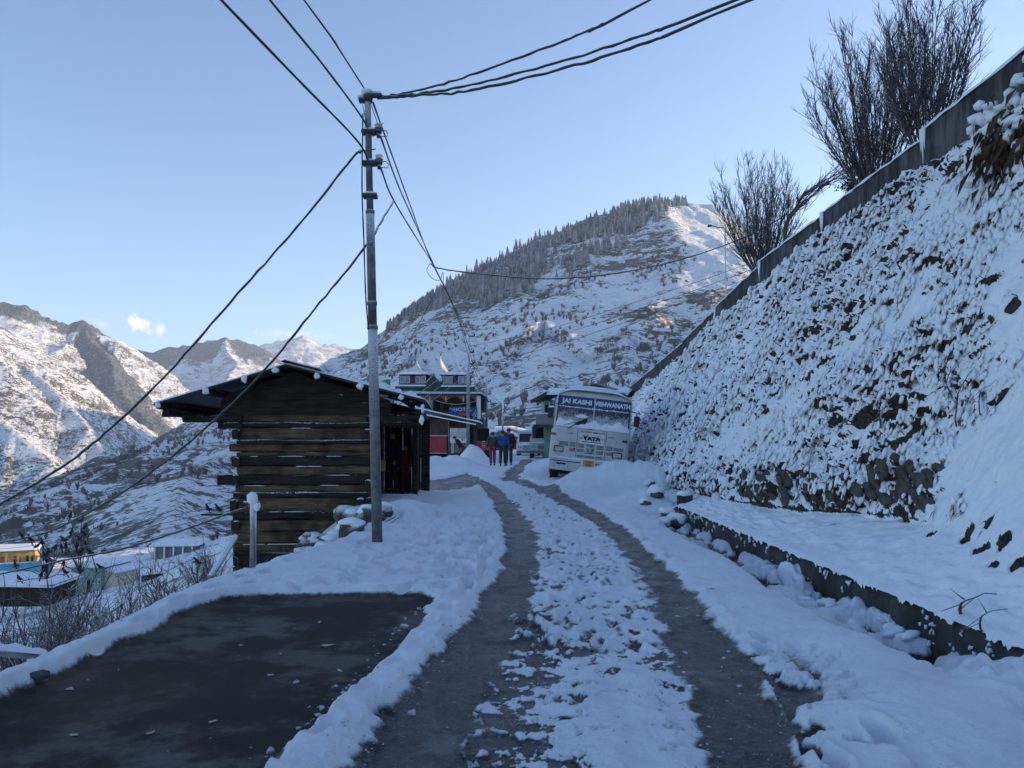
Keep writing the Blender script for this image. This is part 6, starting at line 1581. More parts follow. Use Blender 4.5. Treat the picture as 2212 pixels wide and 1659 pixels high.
# ================================================================== TREES, SHRUBS, WIRES, BIRDS, VALLEY
M_BARK = flat('frosted_bark', (0.075, 0.065, 0.062), 0.85, 0.35, 20, 0.0, 50, 0, 0.2, 0.40)
M_TWIG = flat('frosted_twig', (0.075, 0.062, 0.062), 0.85, 0.3, 20, 0.0, 50, 0, 0.2, 0.27)
M_TWIG2 = flat('hoary_twig', (0.10, 0.085, 0.08), 0.85, 0.3, 20, 0.0, 50, 0, 0.2, 0.34)
def arc_pts(p, d, L, up, n, rnd, wob=0.06):
    pts = [Vector(p)]; d = Vector(d).normalized()
    for i in range(n):
        d = (d + Vector((0, 0, up)) / n + Vector((rnd.gauss(0, wob), rnd.gauss(0, wob), rnd.gauss(0, wob)))).normalized()
        pts.append(pts[-1] + d * L / n)
    return pts
def vase_tree(name, loc, H, spread, seed, label, lean=(0, 0), stems=13, group=None):
    rnd = random.Random(seed); o_ = thing(name, loc, label, 'tree', group)
    tr, cr = MB(), MB()
    for s in range(stems):
        an = s * 2.399 + rnd.uniform(-.3, .3); rr_ = math.sqrt((s + 0.5) / stems)
        out = spread * rr_
        d = Vector((math.cos(an) * out + lean[0], math.sin(an) * out + lean[1], 0.9))
        L = H * (1.0 - 0.30 * rr_) * rnd.uniform(0.85, 1.08)
        p0 = Vector((math.cos(an) * 0.12 * rr_, math.sin(an) * 0.12 * rr_, 0.0))
        st = arc_pts(p0, d, L, 1.25, 10, rnd, 0.06)
        r0 = H * 0.0043 * rnd.uniform(0.8, 1.25)
        tr.tube(st, [r0 * (1 - 0.85 * i / 10) for i in range(11)], 5)
        for i in range(2, 10):
            for q in range(rnd.choice((2, 2, 3))):
                dd = (st[i] - st[i - 1]).normalized(); sd = Vector((rnd.gauss(0, 1), rnd.gauss(0, 1), rnd.gauss(0, .3)))
                l1 = H * (0.22 - 0.012 * i) * rnd.uniform(0.6, 1.2)
                base = st[i].lerp(st[i - 1], rnd.random())
                tw = arc_pts(base, dd + sd * 0.46, l1, 0.5, 4, rnd, 0.10)
                cr.tube(tw, [r0 * k for k in (0.42, 0.36, 0.30, 0.24, 0.14)], 3, False)
                for w in range(6):
                    j = rnd.randint(0, 3); d2 = (tw[j + 1] - tw[j]).normalized() + Vector((rnd.gauss(0, .45), rnd.gauss(0, .45), rnd.gauss(0, .25)))
                    t2 = arc_pts(tw[j].lerp(tw[j + 1], rnd.random()), d2, l1 * rnd.uniform(0.25, 0.6), 0.35, 2, rnd, 0.10)
                    cr.tube(t2, [r0 * .26, r0 * .2, r0 * .12], 3, False)
    tr.build('trunk', M_BARK, o_, fix=False); cr.build('crown', M_BARK, o_, fix=False)
    return o_
vase_tree('bare_tree', at(1648, 605, 31.5), 5.6, 0.80, 3, 'bare upright tree standing alone behind the wall beside the lamp post', (-0.08, 0), 32)
vase_tree('bare_tree', at(1888, 430, 22.5), 5.4, 0.70, 4, 'dense bare tree behind the wall, left of the pair', (-0.05, 0), 36)
vase_tree('bare_tree', at(2000, 340, 19.5), 4.9, 0.62, 5, 'tall bare tree cut by the top of the picture, right of the pair', (0.03, 0), 32)
# arching saplings bowed over by snow
rnd = random.Random(8)
bt = thing('bowed_sapling', at(1690, 560, 28.5), 'sapling bent right over by snow between the bare trees', 'tree')
b0 = bt.location; tr, cr = MB(), MB()
for s in range(9):
    tgt = [at(1700 + rnd.uniform(-4, 4), 480, 28.5), at(1735, 425 + rnd.uniform(-8, 18), 28), at(1790 + rnd.uniform(-10, 10), 385 + rnd.uniform(-14, 22), 27.3), at(1840 + rnd.uniform(-12, 18), 345 + rnd.uniform(-14, 44), 26.8)]
    pts = [Vector((0, 0, 0))] + [t - b0 for t in tgt]
    fine_ = []
    for a, b_ in zip(pts[:-1], pts[1:]):
        for k in range(3): fine_.append(a.lerp(b_, k / 3) + Vector((rnd.gauss(0, .015), rnd.gauss(0, .03), rnd.gauss(0, .015))))
    fine_.append(pts[-1]); n_ = len(fine_)
    tr.tube(fine_, [0.032 * (1 - 0.8 * i / n_) for i in range(n_)], 5)
    for i in range(4, n_ - 1):
        for q in range(2):
            t2 = arc_pts(fine_[i], (fine_[i + 1] - fine_[i]).normalized() + Vector((rnd.gauss(0, .35), rnd.gauss(0, .35), rnd.gauss(0, .3))), rnd.uniform(.3, .7), 0.1, 4, rnd, 0.07); cr.tube(t2, [.011, .009, .007, .006, .004], 4, False)
tr.build('trunk', M_BARK, bt, fix=False); cr.build('crown', M_BARK, bt, fix=False)
# a leafy evergreen beneath the pair
M_LEAF = flat('dark_evergreen_leaf', (0.022, 0.035, 0.022), 0.6, 0.4, 10, 0.0, 50, 0, 0.3, 0.25)
eb = thing('evergreen_bush', at(1850, 425, 23.2), 'dark leafy evergreen bush below the bare pair', 'bush'); lv = MB(); stm = MB()
for s in range(40):
    st = arc_pts((0, 0, 0), (rnd.gauss(0, .5), rnd.gauss(0, .5), 1), rnd.uniform(.35, .95), 0.1, 4, rnd, .12); stm.tube(st, [.014, .012, .010, .008, .005], 4, False)
    for i in range(1, 5):
        for q in range(7):
            c = st[i] + Vector((rnd.gauss(0, .06), rnd.gauss(0, .06), rnd.gauss(0, .06))); a_ = Vector((rnd.gauss(0, 1), rnd.gauss(0, 1), rnd.gauss(-.4, .6))).normalized() * .075; b_ = a_.cross(Vector((0, 0, 1))).normalized() * .026 if a_.cross(Vector((0, 0, 1))).length > .01 else Vector((.02, 0, 0))
            lv.add([c, c + a_ * .5 + b_, c + a_, c + a_ * .5 - b_], [(0, 1, 2, 3)])
lv.build('crown', M_LEAF, eb, fix=False); stm.build('trunk', M_BARK, eb, fix=False)

# ------------------------------------------------------------------ bare shrubs on the slope below the road's left edge
def shrub_mesh(seed, H, n, spread):
    rnd = random.Random(seed); tr, cr = MB(), MB()
    for s in range(n):
        an = rnd.uniform(0, 6.283); k = rnd.random() ** 0.6 * spread
        st = arc_pts((math.cos(an) * .12, math.sin(an) * .12, -0.15), (math.cos(an) * k, math.sin(an) * k, 1), H * rnd.uniform(.6, 1.05), 0.1, 6, rnd, 0.10)
        r0 = 0.013 * rnd.uniform(.7, 1.3) * (H / 1.8) ** .5
        tr.tube(st, [r0 * (1 - .7 * i / 6) for i in range(7)], 4, False)
        for i in range(1, 6):
            for q in range(rnd.choice((1, 2, 2))):
                t1 = arc_pts(st[i].lerp(st[i + 1], rnd.random()), (st[i + 1] - st[i]).normalized() + Vector((rnd.gauss(0, .55), rnd.gauss(0, .55), rnd.gauss(.1, .35))), H * rnd.uniform(.14, .32), 0.15, 3, rnd, .12)
                cr.tube(t1, [r0 * .55, r0 * .45, r0 * .35, r0 * .2], 3, False)
                for w in range(2):
                    j = rnd.randint(0, 2); t2 = arc_pts(t1[j], (t1[j + 1] - t1[j]).normalized() + Vector((rnd.gauss(0, .6), rnd.gauss(0, .6), rnd.gauss(.1, .4))), H * rnd.uniform(.06, .14), 0, 2, rnd, .1); cr.tube(t2, [r0 * .35, r0 * .28, r0 * .15], 3, False)
    return tr.mesh('trunk', M_TWIG2), cr.mesh('crown', M_TWIG2)
SH = [shrub_mesh(50 + k, *a) for k, a in enumerate([(1.9, 15, .75), (1.5, 18, .95), (2.3, 13, .6), (1.2, 16, 1.1), (2.8, 10, .5)])]
rnd = random.Random(61)
spots = []
for k in range(46):
    Y = 7.0 + 22 * rnd.random() ** 1.1; px = rnd.uniform(-60, 470) if k > 14 else rnd.uniform(-60, 230)
    x = (px - 1106) / FPX * Y
    ed = float(near_edge(np.array(Y)))
    if x > ed - 1.0: x = ed - rnd.uniform(1.0, 2.5)
    spots.append((x, Y))
for px, Y in [(455, 15), (480, 16.5), (430, 17), (395, 19), (500, 18), (350, 22), (310, 24), (470, 22)]: spots.append(((px - 1106) / FPX * Y, Y))
for k, (x, Y) in enumerate(spots):
    z = gz(x, Y); i = k % 5
    topy = 945 + (1.6 - (z + [1.9, 1.5, 2.3, 1.2, 2.8][i])) / Y * FPX
    s = rnd.uniform(.75, 1.15)
    lim = 1215 if Y < 14 else 1150
    while 945 + (1.6 - (z + [1.9, 1.5, 2.3, 1.2, 2.8][i] * s)) / Y * FPX < lim and s > .3: s *= .9
    o_ = thing('bare_shrub', (x, Y, z), 'frosted leafless shrub on the slope below the left road edge', 'shrub', 'leafless shrubs below the road', rz=rnd.uniform(0, 6.28)); o_.scale = (s, s, s)
    link('trunk', SH[i][0], o_); link('crown', SH[i][1], o_)

# ------------------------------------------------------------------ birds and the tree they sit in
M_BIRD = flat('black_plumage', (0.012, 0.012, 0.014), 0.6, 0.3, 20, 0.2)
def bird_mesh():
    m = MB(); rings = [(-0.115, .004, .006, -.055), (-0.075, .014, .010, -.030), (-0.04, .028, .026, -.008), (0.0, .040, .042, .008), (0.035, .036, .040, .022), (0.06, .024, .026, .042), (0.078, .024, .026, .058), (0.098, .020, .021, .062), (0.112, .008, .009, .058), (0.132, .001, .002, .053)]
    vs, fs = [], []; n = 10
    for y, rx, rz_, zc_ in rings:
        for k in range(n): a_ = 2 * math.pi * k / n; vs.append((math.cos(a_) * rx, y, zc_ + math.sin(a_) * rz_))
    for i in range(len(rings) - 1):
        for k in range(n): fs.append((i * n + k, i * n + (k + 1) % n, (i + 1) * n + (k + 1) % n, (i + 1) * n + k))
    fs += [tuple(range(n))[::-1], tuple(range(len(vs) - n, len(vs)))]
    m.add(vs, fs, True)
    m.add([(-.016, -.10, -.045), (.016, -.10, -.045), (.020, -.185, -.085), (-.020, -.185, -.085), (-.016, -.10, -.052), (.016, -.10, -.052), (.020, -.185, -.092), (-.020, -.185, -.092)], [(0, 1, 2, 3), (7, 6, 5, 4), (0, 4, 5, 1), (1, 5, 6, 2), (2, 6, 7, 3), (3, 7, 4, 0)])
    b = m.mesh('body', M_BIRD)
    l = MB()
    for s in (-1, 1): l.tube([(s * .014, .0, -.02), (s * .014, .004, -.075)], .004, 4)
    wg = MB()
    for s in (-1, 1): wg.blob((s * .036, -.03, .002), (.008, .085, .028), 3, 1, .05)
    return b, l.mesh('leg', M_BIRD), wg.mesh('wing', M_BIRD)
BM = bird_mesh()
def bird(p, rz, label, group, s=1.0, tilt=0.25):
    o_ = thing('bird', p, label, 'bird', group, rot=(tilt, 0, rz)); o_.scale = (s, s, s)
    link('body', BM[0], o_); link('leg', BM[1], o_); link('wing', BM[2], o_)
    return o_
YB = 24.0
TB_ = Vector(((118 - 1106) / FPX * YB, YB, 0)); TB_.z = gz(TB_.x, TB_.y)
bt2 = thing('perch_tree', TB_, 'leafless tree full of perched black birds at the lower left', 'tree'); tr, cr = MB(), MB()
BZ = [(487, 300), (563, 330), (588, 380), (493, 415), (580, 425), (548, 462), (593, 497), (440, 467), (455, 515), (425, 520), (377, 520), (290, 487), (260, 510), (305, 570), (332, 553), (530, 515), (565, 545), (323, 615), (355, 610), (105, 640), (132, 735), (285, 710), (690, 655), (450, 690), (620, 552), (440, 630)]
rnd = random.Random(77)
limbs = [arc_pts((0, 0, -.2), (dx, dy, 1), L, .15, 6, rnd, .07) for dx, dy, L in ((.10, .1, 3.9), (.30, -.1, 4.1), (-.10, .1, 3.6), (.48, .2, 3.8), (-.36, .1, 3.3))]
for lb in limbs: tr.tube(lb, [.05, .045, .038, .03, .024, .017, .010], 6, False)
allp = [p for lb in limbs for p in lb[2:]]
BIRDS = []
for k, (X, Yz) in enumerate(BZ):
    P = at(X * .3125, 1020 + Yz * .3125, YB + rnd.uniform(-.6, .6)); foot = P + Vector((0, 0, -.085)) - TB_
    src = min(allp, key=lambda q: (q - foot).length + (2 if q.z > foot.z else 0))
    mid_ = src.lerp(foot, .5) + Vector((rnd.gauss(0, .05), rnd.gauss(0, .05), rnd.gauss(0.04, .05)))
    cr.tube([src, mid_, foot, foot + (foot - mid_) * .25 + Vector((rnd.gauss(0, .03), 0, .06))], [.016, .012, .009, .004], 4, False)
    for w in range(5):
        t2 = arc_pts(mid_.lerp(foot, rnd.random()), (foot - src).normalized() + Vector((rnd.gauss(0, .7), rnd.gauss(0, .7), rnd.gauss(.2, .4))), rnd.uniform(.2, .5), .1, 3, rnd, .1); cr.tube(t2, [.007, .006, .005, .003], 3, False)
    BIRDS.append(bird(P, rnd.uniform(0, 6.28), 'black bird perched among the branches of the leafless tree', 'birds in the perch tree', rnd.uniform(.9, 1.15), rnd.uniform(.1, .7)))
rank(BIRDS, 'black birds perched in the leafless tree')
for q in allp:
    for w in range(5):
        t2 = arc_pts(q, Vector((rnd.gauss(0, .8), rnd.gauss(0, .8), rnd.gauss(.7, .4))), rnd.uniform(.3, .8), .2, 4, rnd, .09); cr.tube(t2, [.010, .008, .007, .005, .003], 4, False)
tr.build('trunk', M_TWIG, bt2, fix=False); cr.build('crown', M_TWIG, bt2, fix=False)
for k, (X, rz_) in enumerate(((1436, 1.2), (1505, 1.7))):
    p = at(X * .3125, 1020 + 262 * .3125, 18.95); bird(p + Vector((0, 0, .035)), rz_, ['outer of two black birds on the plank jutting from the hut', 'inner of two black birds on the plank jutting from the hut'][k], 'birds on the plank', .95, .5)
# small tree with a lone bird right of the slope
P = at(1362 * .3125, 1020 + 620 * .3125, 17); gx_ = P.x; g_ = Vector((gx_, 17, gz(gx_, 17)))
o_ = thing('thin_sapling', g_, 'thin leafless sapling with one black bird left of the hut', 'tree'); m, c_ = MB(), MB(); foot = P + Vector((0, 0, -.07)) - g_
m.tube([(0.02, 0, -.2), foot * .5 + Vector((.05, 0, 0)), foot], [.02, .015, .009], 5, False)
for w in range(26):
    t2 = arc_pts(foot * rnd.uniform(.2, 1), Vector((rnd.gauss(0, .6), rnd.gauss(0, .6), 1)), rnd.uniform(.3, .8), .1, 4, rnd, .1); c_.tube(t2, [.009, .007, .006, .005, .003], 3, False)
m.build('trunk', M_TWIG, o_, fix=False); c_.build('crown', M_TWIG, o_, fix=False)
bird(P, 2.0, 'lone black bird on the sapling left of the hut', None, .9, .4)

# ------------------------------------------------------------------ wires
def catmull(P, n=8):
    P = [2 * P[0] - P[1]] + P + [2 * P[-1] - P[-2]]; out = []
    for i in range(1, len(P) - 2):
        for k in range(n):
            t = k / n; a, b_, c, d = P[i - 1], P[i], P[i + 1], P[i + 2]
            out.append(0.5 * ((2 * b_) + (c - a) * t + (2 * a - 5 * b_ + 4 * c - d) * t * t + (3 * b_ - a - 3 * c + d) * t ** 3))
    out.append(P[-2]); return out
def cable(pts, r, label, group=None, ext=None, rough=0.0, seed=0):
    P = [Vector(p) if isinstance(p, Vector) else at(*p) for p in pts]
    if ext: P = P + [P[-1] + (P[-1] - P[-2]).normalized() * ext]
    Q = catmull(P, 10); rnd = random.Random(seed)
    if rough: Q = [q + Vector((rnd.gauss(0, rough), rnd.gauss(0, rough), rnd.gauss(0, rough))) for q in Q]
    rr_ = r if hasattr(r, '__len__') else (r, r)
    R_ = [(rr_[0] + (rr_[1] - rr_[0]) * i / (len(Q) - 1)) * rnd.uniform(.85, 1.2) for i in range(len(Q))]
    return MB().tube(Q, R_, 7).build('cable', M_WIRE, label=label, cat='cable', group=group)
Y0 = PB.y
cable([(800, 357, Y0), (770, 302, 12.2), (640, 168, 10.0), (478, 0, 8.3)], .014, 'lowest of three cables running from the steel pole to the upper left', 'cables overhead', 14)
cable([(800, 290, Y0), (778, 248, 12.4), (690, 130, 10.8), (583, 0, 9.2)], .013, 'middle of three cables running from the steel pole to the upper left', 'cables overhead', 14)
cable([(797, 206, Y0), (770, 165, 12.6), (712, 75, 11.4), (657, 0, 10.4)], .011, 'uppermost of three cables running from the steel pole to the upper left', 'cables overhead', 14)
cable([(815, 210, Y0), (880, 200, 12.9), (1000, 168, 12.4), (1180, 103, 11.7), (1300, 53, 11.2), (1405, 0, 10.8)], .017, 'topmost of three frosted cables sagging from the pole to the upper right', 'cables overhead', 10, .006, 1)
cable([(815, 211, Y0), (900, 202, 12.9), (1020, 183, 12.4), (1220, 130, 11.5), (1420, 66, 10.8), (1590, 0, 10.2)], .019, 'middle of three frosted cables sagging from the pole to the upper right', 'cables overhead', 10, .006, 2)
cable([(815, 212, Y0), (900, 206, 12.9), (1020, 195, 12.3), (1220, 148, 11.4), (1420, 84, 10.7), (1620, 0, 10.1)], .020, 'lowest of three frosted cables sagging from the pole to the upper right', 'cables overhead', 10, .006, 3)
cable([(778, 330, Y0), (765, 338, 12.9), (640, 492, 12.3), (500, 650, 11.8), (350, 820, 11.2), (200, 958, 10.8), (100, 1030, 10.5), (-40, 1112, 10.2)], .017, 'long frosted service wire sloping down left over the hut roof', 'service wires', 4, .004, 4)
cable([(850, 436, 15.5), (825, 475, 14.2), (790, 532, 13.4), (680, 668, 13.8), (560, 812, 14.5), (430, 937, 16), (300, 1040, 18), (190, 1108, 20), (100, 1150, 22), (0, 1172, 23), (-80, 1180, 23.5)], (.016, .026), 'frosted service wire passing before the hut gable down to the valley', 'service wires', 4, .004, 5)
t2 = [(1014, 727, 46.4), (1016, 760, 46.4), (1016, 785, 46.4)]
cable([(806, 222, Y0), (845, 330, 17), (885, 440, 22), (930, 560, 30), (975, 650, 38), t2[0]], .014, 'uppermost wire from the steel pole to the slim street pole', 'street wires')
cable([(822, 295, Y0), (860, 400, 18), (900, 490, 23), (940, 578, 30), (985, 672, 39), t2[1]], .014, 'middle wire from the steel pole to the slim street pole', 'street wires')
cable([(822, 362, Y0), (850, 432, 16), (900, 515, 22), (945, 590, 29), (990, 690, 39), t2[2]], .014, 'lowest wire from the steel pole to the slim street pole', 'street wires')
cable([(784, 245, Y0 - .15), (782, 400, Y0 - .15), (786, 520, Y0 - .15), (790, 640, Y0 - .15), (796, 712, Y0 - .12)], .010, 'slack lead hanging down the left side of the steel pole')
cable([(768, 330, Y0 - .1), (790, 325, Y0 - .1), (812, 322, Y0 - .1)], .008, 'short tie lead crossing the steel pole')
cable([(930, 570, 29), (950, 580, 29), (1040, 592, 29), (1180, 602, 29.3), (1320, 592, 29.8), (1450, 566, 30.2), (1570, 528, 30.6), (1660, 486, 31), (1700, 462, 31.3)], .022, 'single frosted cable sagging across the mountain to the lone bare tree', None, None, .004, 6)
cable([(930, 568, 29), (922, 585, 29), (935, 602, 29), (950, 605, 29), (957, 590, 29), (957, 660, 29)], .010, 'looped spare end hanging on the street wires')
cable([(935, 640, 34), (910, 690, 34), (880, 740, 36), (840, 795, 40)], .011, 'loose wire slanting down left of the slim street pole')
for k in range(3):
    cable([(1016, 748 + 22 * k, 46.4), (1180, 712 + 20 * k, 44), (1350, 660 + 18 * k, 41), (1560, 590 + 16 * k, 38), (1800, 500 + 14 * k, 36)], .011, ['upper', 'middle', 'lower'][k] + ' thin wire from the slim street pole up to the right', 'thin wires to the right')
    cable([(1010, 770 + 18 * k, 46.4), (960, 810 + 18 * k, 42), (905, 850 + 18 * k, 37)], .010, ['upper', 'middle', 'lower'][k] + ' thin wire from the slim street pole down towards the hut roof', 'thin wires to the left')
    cable([(1087, 884 + 8 * k, 78), (1130, 883 + 8 * k, 68), (1170, 878 + 8 * k, 58), (1192, 873 + 8 * k, 53)], .030, ['upper', 'middle', 'lower'][k] + ' frosty wire strung to the green house', 'frosty wires to the green house')
    cable([(1013, 735 + 25 * k, 46.5), (1030, 790 + 20 * k, 56), (1050, 835 + 10 * k, 66), (1085, 878 + 6 * k, 78)], .012, ['upper', 'middle', 'lower'][k] + ' wire linking the street poles away up the road', 'wires along the street')
cable([(538, 1094, 12.2), (470, 1118, 13.5), (380, 1150, 16), (260, 1186, 19), (130, 1212, 22), (0, 1240, 24), (-60, 1250, 25)], (.014, .03), 'frosted wire from the pipe post down into the valley', 'valley wires', None, .004, 9)
for k in range(4):
    cable([(500, 1090 + 6 * k, 40), (380, 1112 + 12 * k, 55), (200, 1150 + 14 * k, 75), (60, 1180 + 12 * k, 95), (-60, 1190 + 14 * k, 110)], .022, ['highest', 'second highest', 'third highest', 'lowest'][k] + ' of four thin wires crossing the valley at lower left', 'valley wires')
for k, (X, Yz) in enumerate(((207, 470), (152, 452))):
    P = at(X * .3125, 1020 + Yz * .3125, 22.6); bird(P + Vector((0, 0, .03)), 1.2 + k, ['right of two black birds on the frosted wire at the left edge', 'left of two black birds on the frosted wire at the left edge'][k], 'birds on the wire', 1.0, .5)

# ------------------------------------------------------------------ houses down in the valley
def vhouse(name, px0, px1, pyt, pyb, Y, depth, wall_m, label, rz=0.0, over=0.35, pitch=0.0, deep=3.0, th_=0.3):
    a, b_ = at(px0, pyb, Y), at(px1, pyt, Y); cx = (a.x + b_.x) / 2; w = b_.x - a.x; h = b_.z - a.z
    o_ = thing(name, (cx, Y, a.z), label, 'house', rz=rz)
    MB().box((-w / 2, 0, -deep), (w / 2, depth, h)).build('wall', wall_m, o_)
    slab_snow(o_, (-w / 2 - over, -over, h + 0.02), (w / 2 + over, depth + over, h + 0.02 + pitch), th_, int(px0))
    MB().box((-w / 2 - over, -over, h + 0.002), (w / 2 + over, depth + over, h + 0.018)).build('roof', M_SHEET, o_)
    return o_, w, h
o_, w, h = vhouse('yellow_veranda_house', -40, 69, 1191, 1232, 112, 6, M_ORANGE, 'sunlit orange yellow house with brown doors at the left edge', R(24))
for k, x in enumerate(np.linspace(-w * .42, w * .42, 5)):
    MB().box((x - .12, -1.0, 0), (x + .12, -.8, h * .95)).build('column', M_ORANGE, o_)
for k, (x, m_) in enumerate(((-2.2, flat('brown_door', (0.2, 0.09, 0.05))), (-.3, flat('brown_door', (0.2, 0.09, 0.05))), (1.2, flat('rust_door', (0.35, 0.11, 0.04), .7)), (2.6, M_DARKIN))):
    MB().box((x - .4, -.05, 0.1 if k != 3 else h * .35), (x + .4, -.005, h * .72)).build('door' if k != 3 else 'window', m_, o_)
f_ = at(40, 1240, 109); o_ = thing('turquoise_wall', (f_.x, f_.y, f_.z), 'turquoise garden wall with an arched gateway in the valley', 'wall', rz=R(20))
MB().box((-4.5, 0, -1.5), (2.0, .25, 1.35)).build('wall_panel', M_TURQ, o_)
for k in range(5): MB().box((-4.4 + k * 1.4, -.06, -1.0), (-4.2 + k * 1.4, -.005, 1.42)).build('pilaster', M_TURQ, o_)
arch = [(2.05, -1.4), (2.05, 1.1)] + [(2.9 - .85 * math.cos(t), 1.1 + .95 * math.sin(t)) for t in np.linspace(.05, math.pi - .05, 12)] + [(3.75, 1.1), (3.75, -1.4), (3.35, -1.4), (3.35, 1.05)] + [(2.9 + .45 * math.cos(t), 1.05 + .5 * math.sin(t)) for t in np.linspace(.05, math.pi - .05, 10)] + [(2.45, 1.05), (2.45, -1.4)]
MB().prism(arch, -.05, .3).build('gate_arch', M_TURQ, o_); MB().box((2.5, .1, -1.4), (3.3, .14, 1.2)).build('gate', M_DARKIN, o_)
sm = MB(); snow_strip(sm, (-4.5, .12, 1.35), (2.0, .12, 1.35), .16, .12, 14, 2); sm.build('snow_cap', snow_mat(), o_)
o_, w, h = vhouse('teal_house', 150, 222, 1226, 1272, 86, 5, M_TEAL, 'pale green house with snowy roof seen past the perch tree', R(-8), .3, 0.0, 4)
window(o_, w * .22, w * .30, h * .25, h * .5, -.02, .06, M_DARKIN, M_WHITE2); MB().box((w * .04, -.05, -.3), (w * .14, -.005, h * .45)).build('door', M_DARKIN, o_); window(o_, w * .4, w * .48, h * .25, h * .5, -.02, .06, M_DARKIN, M_WHITE2)
MB().box((w / 2 + .01, .5, -1), (w / 2 + 1.3, 4.6, h * .85)).build('lit_gable_block', flat('sunlit_cream', (0.62, 0.56, 0.42), .8), o_); slab_snow(o_, (w / 2 + .05, .3, h * .86), (w / 2 + 1.7, 4.9, h * .74), .22, 5)  # block for the right gable wall, sunlight put into its cream colour
o_, w, h = vhouse('flat_roofed_house', -60, 105, 1264, 1280, 74, 5, M_WOODD, 'low house under a broad sheet of snow at the left edge', R(3), .5, -.2, 1.2, .45)
o_, w, h = vhouse('white_roofed_shed', 333, 420, 1180, 1212, 116, 5, M_GREY, 'grey shed with bright white roof on posts far below', R(5), .5, 0, 3, .5)
for x in np.linspace(-w * .45, w * .45, 5): MB().box((x - .1, -.45, -1), (x + .1, -.25, h)).build('post', M_WHITE2, o_)
o_, w, h = vhouse('brown_hut', 306, 350, 1243, 1270, 80, 4, M_MAROON, 'small brown hut half hidden by shrubs in the valley', R(10), .3, .2, 2, .3)
pz = at(300, 1275, 78); o_ = thing('valley_pole', (pz.x, pz.y, pz.z), 'thin pole standing beside the pale green valley house', 'utility pole'); MB().tube([(0, 0, -2), (0, 0, 3.6)], [.07, .05], 8).build('shaft', M_IRON, o_); MB().box((-.35, -.04, 3.2), (.35, .04, 3.3)).build('cross_arm', M_IRON, o_)

# ------------------------------------------------------------------ conifers on the near mountain
M_CONIFER = flat('frosted_conifer', (0.23, 0.24, 0.25), 0.9, 0.5, 0.12, 0.0, 50, 0, 0.1, 0.30)
def conifer(mb, c, H, rnd):
    r = H * rnd.uniform(.16, .24); n = 6; vs, fs = [], []; tiers = 4; ph = rnd.uniform(0, 6)
    for t in range(tiers):
        z0_ = H * (.10 + .22 * t); z1_ = min(H, z0_ + H * .42); rr_ = r * (1 - t / (tiers + .6))
        b = len(vs)
        for k in range(n): a = ph + t + k * 2 * math.pi / n; q = rr_ * rnd.uniform(.7, 1.25); vs.append((c[0] + math.cos(a) * q, c[1] + math.sin(a) * q, c[2] + z0_ + rnd.uniform(-.04, .04) * H))
        vs.append((c[0] + rnd.uniform(-.02, .02) * H, c[1], c[2] + z1_))
        fs += [(b + k, b + (k + 1) % n, b + n) for k in range(n)]
    mb.add(vs, fs)
FOREST = [(835, 712), (850, 690), (1000, 600), (1150, 525), (1350, 445), (1430, 430), (1490, 432), (1470, 448), (1410, 475), (1370, 500), (1340, 545), (1290, 560), (1240, 600), (1190, 640), (1120, 655), (1060, 690), (1020, 640), (985, 650), (930, 668)]
def in_poly(x, y, P):
    c = False
    for i in range(len(P)):
        (x1, y1), (x2, y2) = P[i], P[i - 1]
        if (y1 > y) != (y2 > y) and x < (x2 - x1) * (y - y1) / (y2 - y1) + x1: c = not c
    return c
rs = np.random.RandomState(4)
cy_ = rs.uniform(430, 870, 42000); cx_ = rs.uniform(-170, 190, 42000); cz_ = terrain(cx_, cy_)
fo = MB(); n_f = 0; rnd = random.Random(9)
dens = fbm(cx_ / 45, cy_ / 45, 3, 55)
for x, y, z, d in zip(cx_, cy_, cz_, dens):
    px = 1106 + x / y * FPX; py = 945 - (z - 1.6) / y * FPX
    if not in_poly(px, py - 4, FOREST): continue
    dcrest = py - np.interp(px, [835, 850, 1000, 1150, 1350, 1490], [712, 692, 603, 528, 450, 440])
    if rnd.random() < .3 or d < -0.12 + dcrest / 200 + rnd.gauss(0, .12): continue
    if n_f > 2700: break
    conifer(fo, (x, y, z - .4), rnd.uniform(5, 10.5), rnd); n_f += 1
fo.build('conifer_forest', M_CONIFER, label='frosted conifer forest along the upper slope of the near mountain', cat='forest', kind='stuff', fix=False)
# single conifers that stand out on the skyline
proto = []
for k in range(3):
    m = MB(); conifer(m, (0, 0, 0), 9.0, random.Random(k)); t_ = MB(); t_.tube([(0, 0, -1), (0, 0, 3)], [.25, .15], 5); proto.append((m.mesh('crown', M_CONIFER), t_.mesh('trunk', M_BARK)))
crest = RIDGES[1][0][:6]; CONS = []
for k in range(34):
    f = (k + rnd.uniform(-.35, .35)) / 34 * 4.6; i = int(max(0, min(4, f))); p = crest[i].lerp(crest[i + 1], min(max(f - i, 0), 1))
    x, y = p.x, p.y - rnd.uniform(0, 14); z = float(terrain(np.array([x]), np.array([y]))[0]); s = rnd.uniform(.75, 1.35)
    o_ = thing('conifer', (x, y, z - .5), 'frosted conifer standing on the skyline of the near mountain', 'tree', 'conifers along the skyline', rz=rnd.uniform(0, 6)); o_.scale = (s, s, s)
    CONS.append(o_); q = proto[k % 3]; link('crown', q[0], o_); link('trunk', q[1], o_)
rank(CONS, 'frosted conifers on the near mountain skyline')
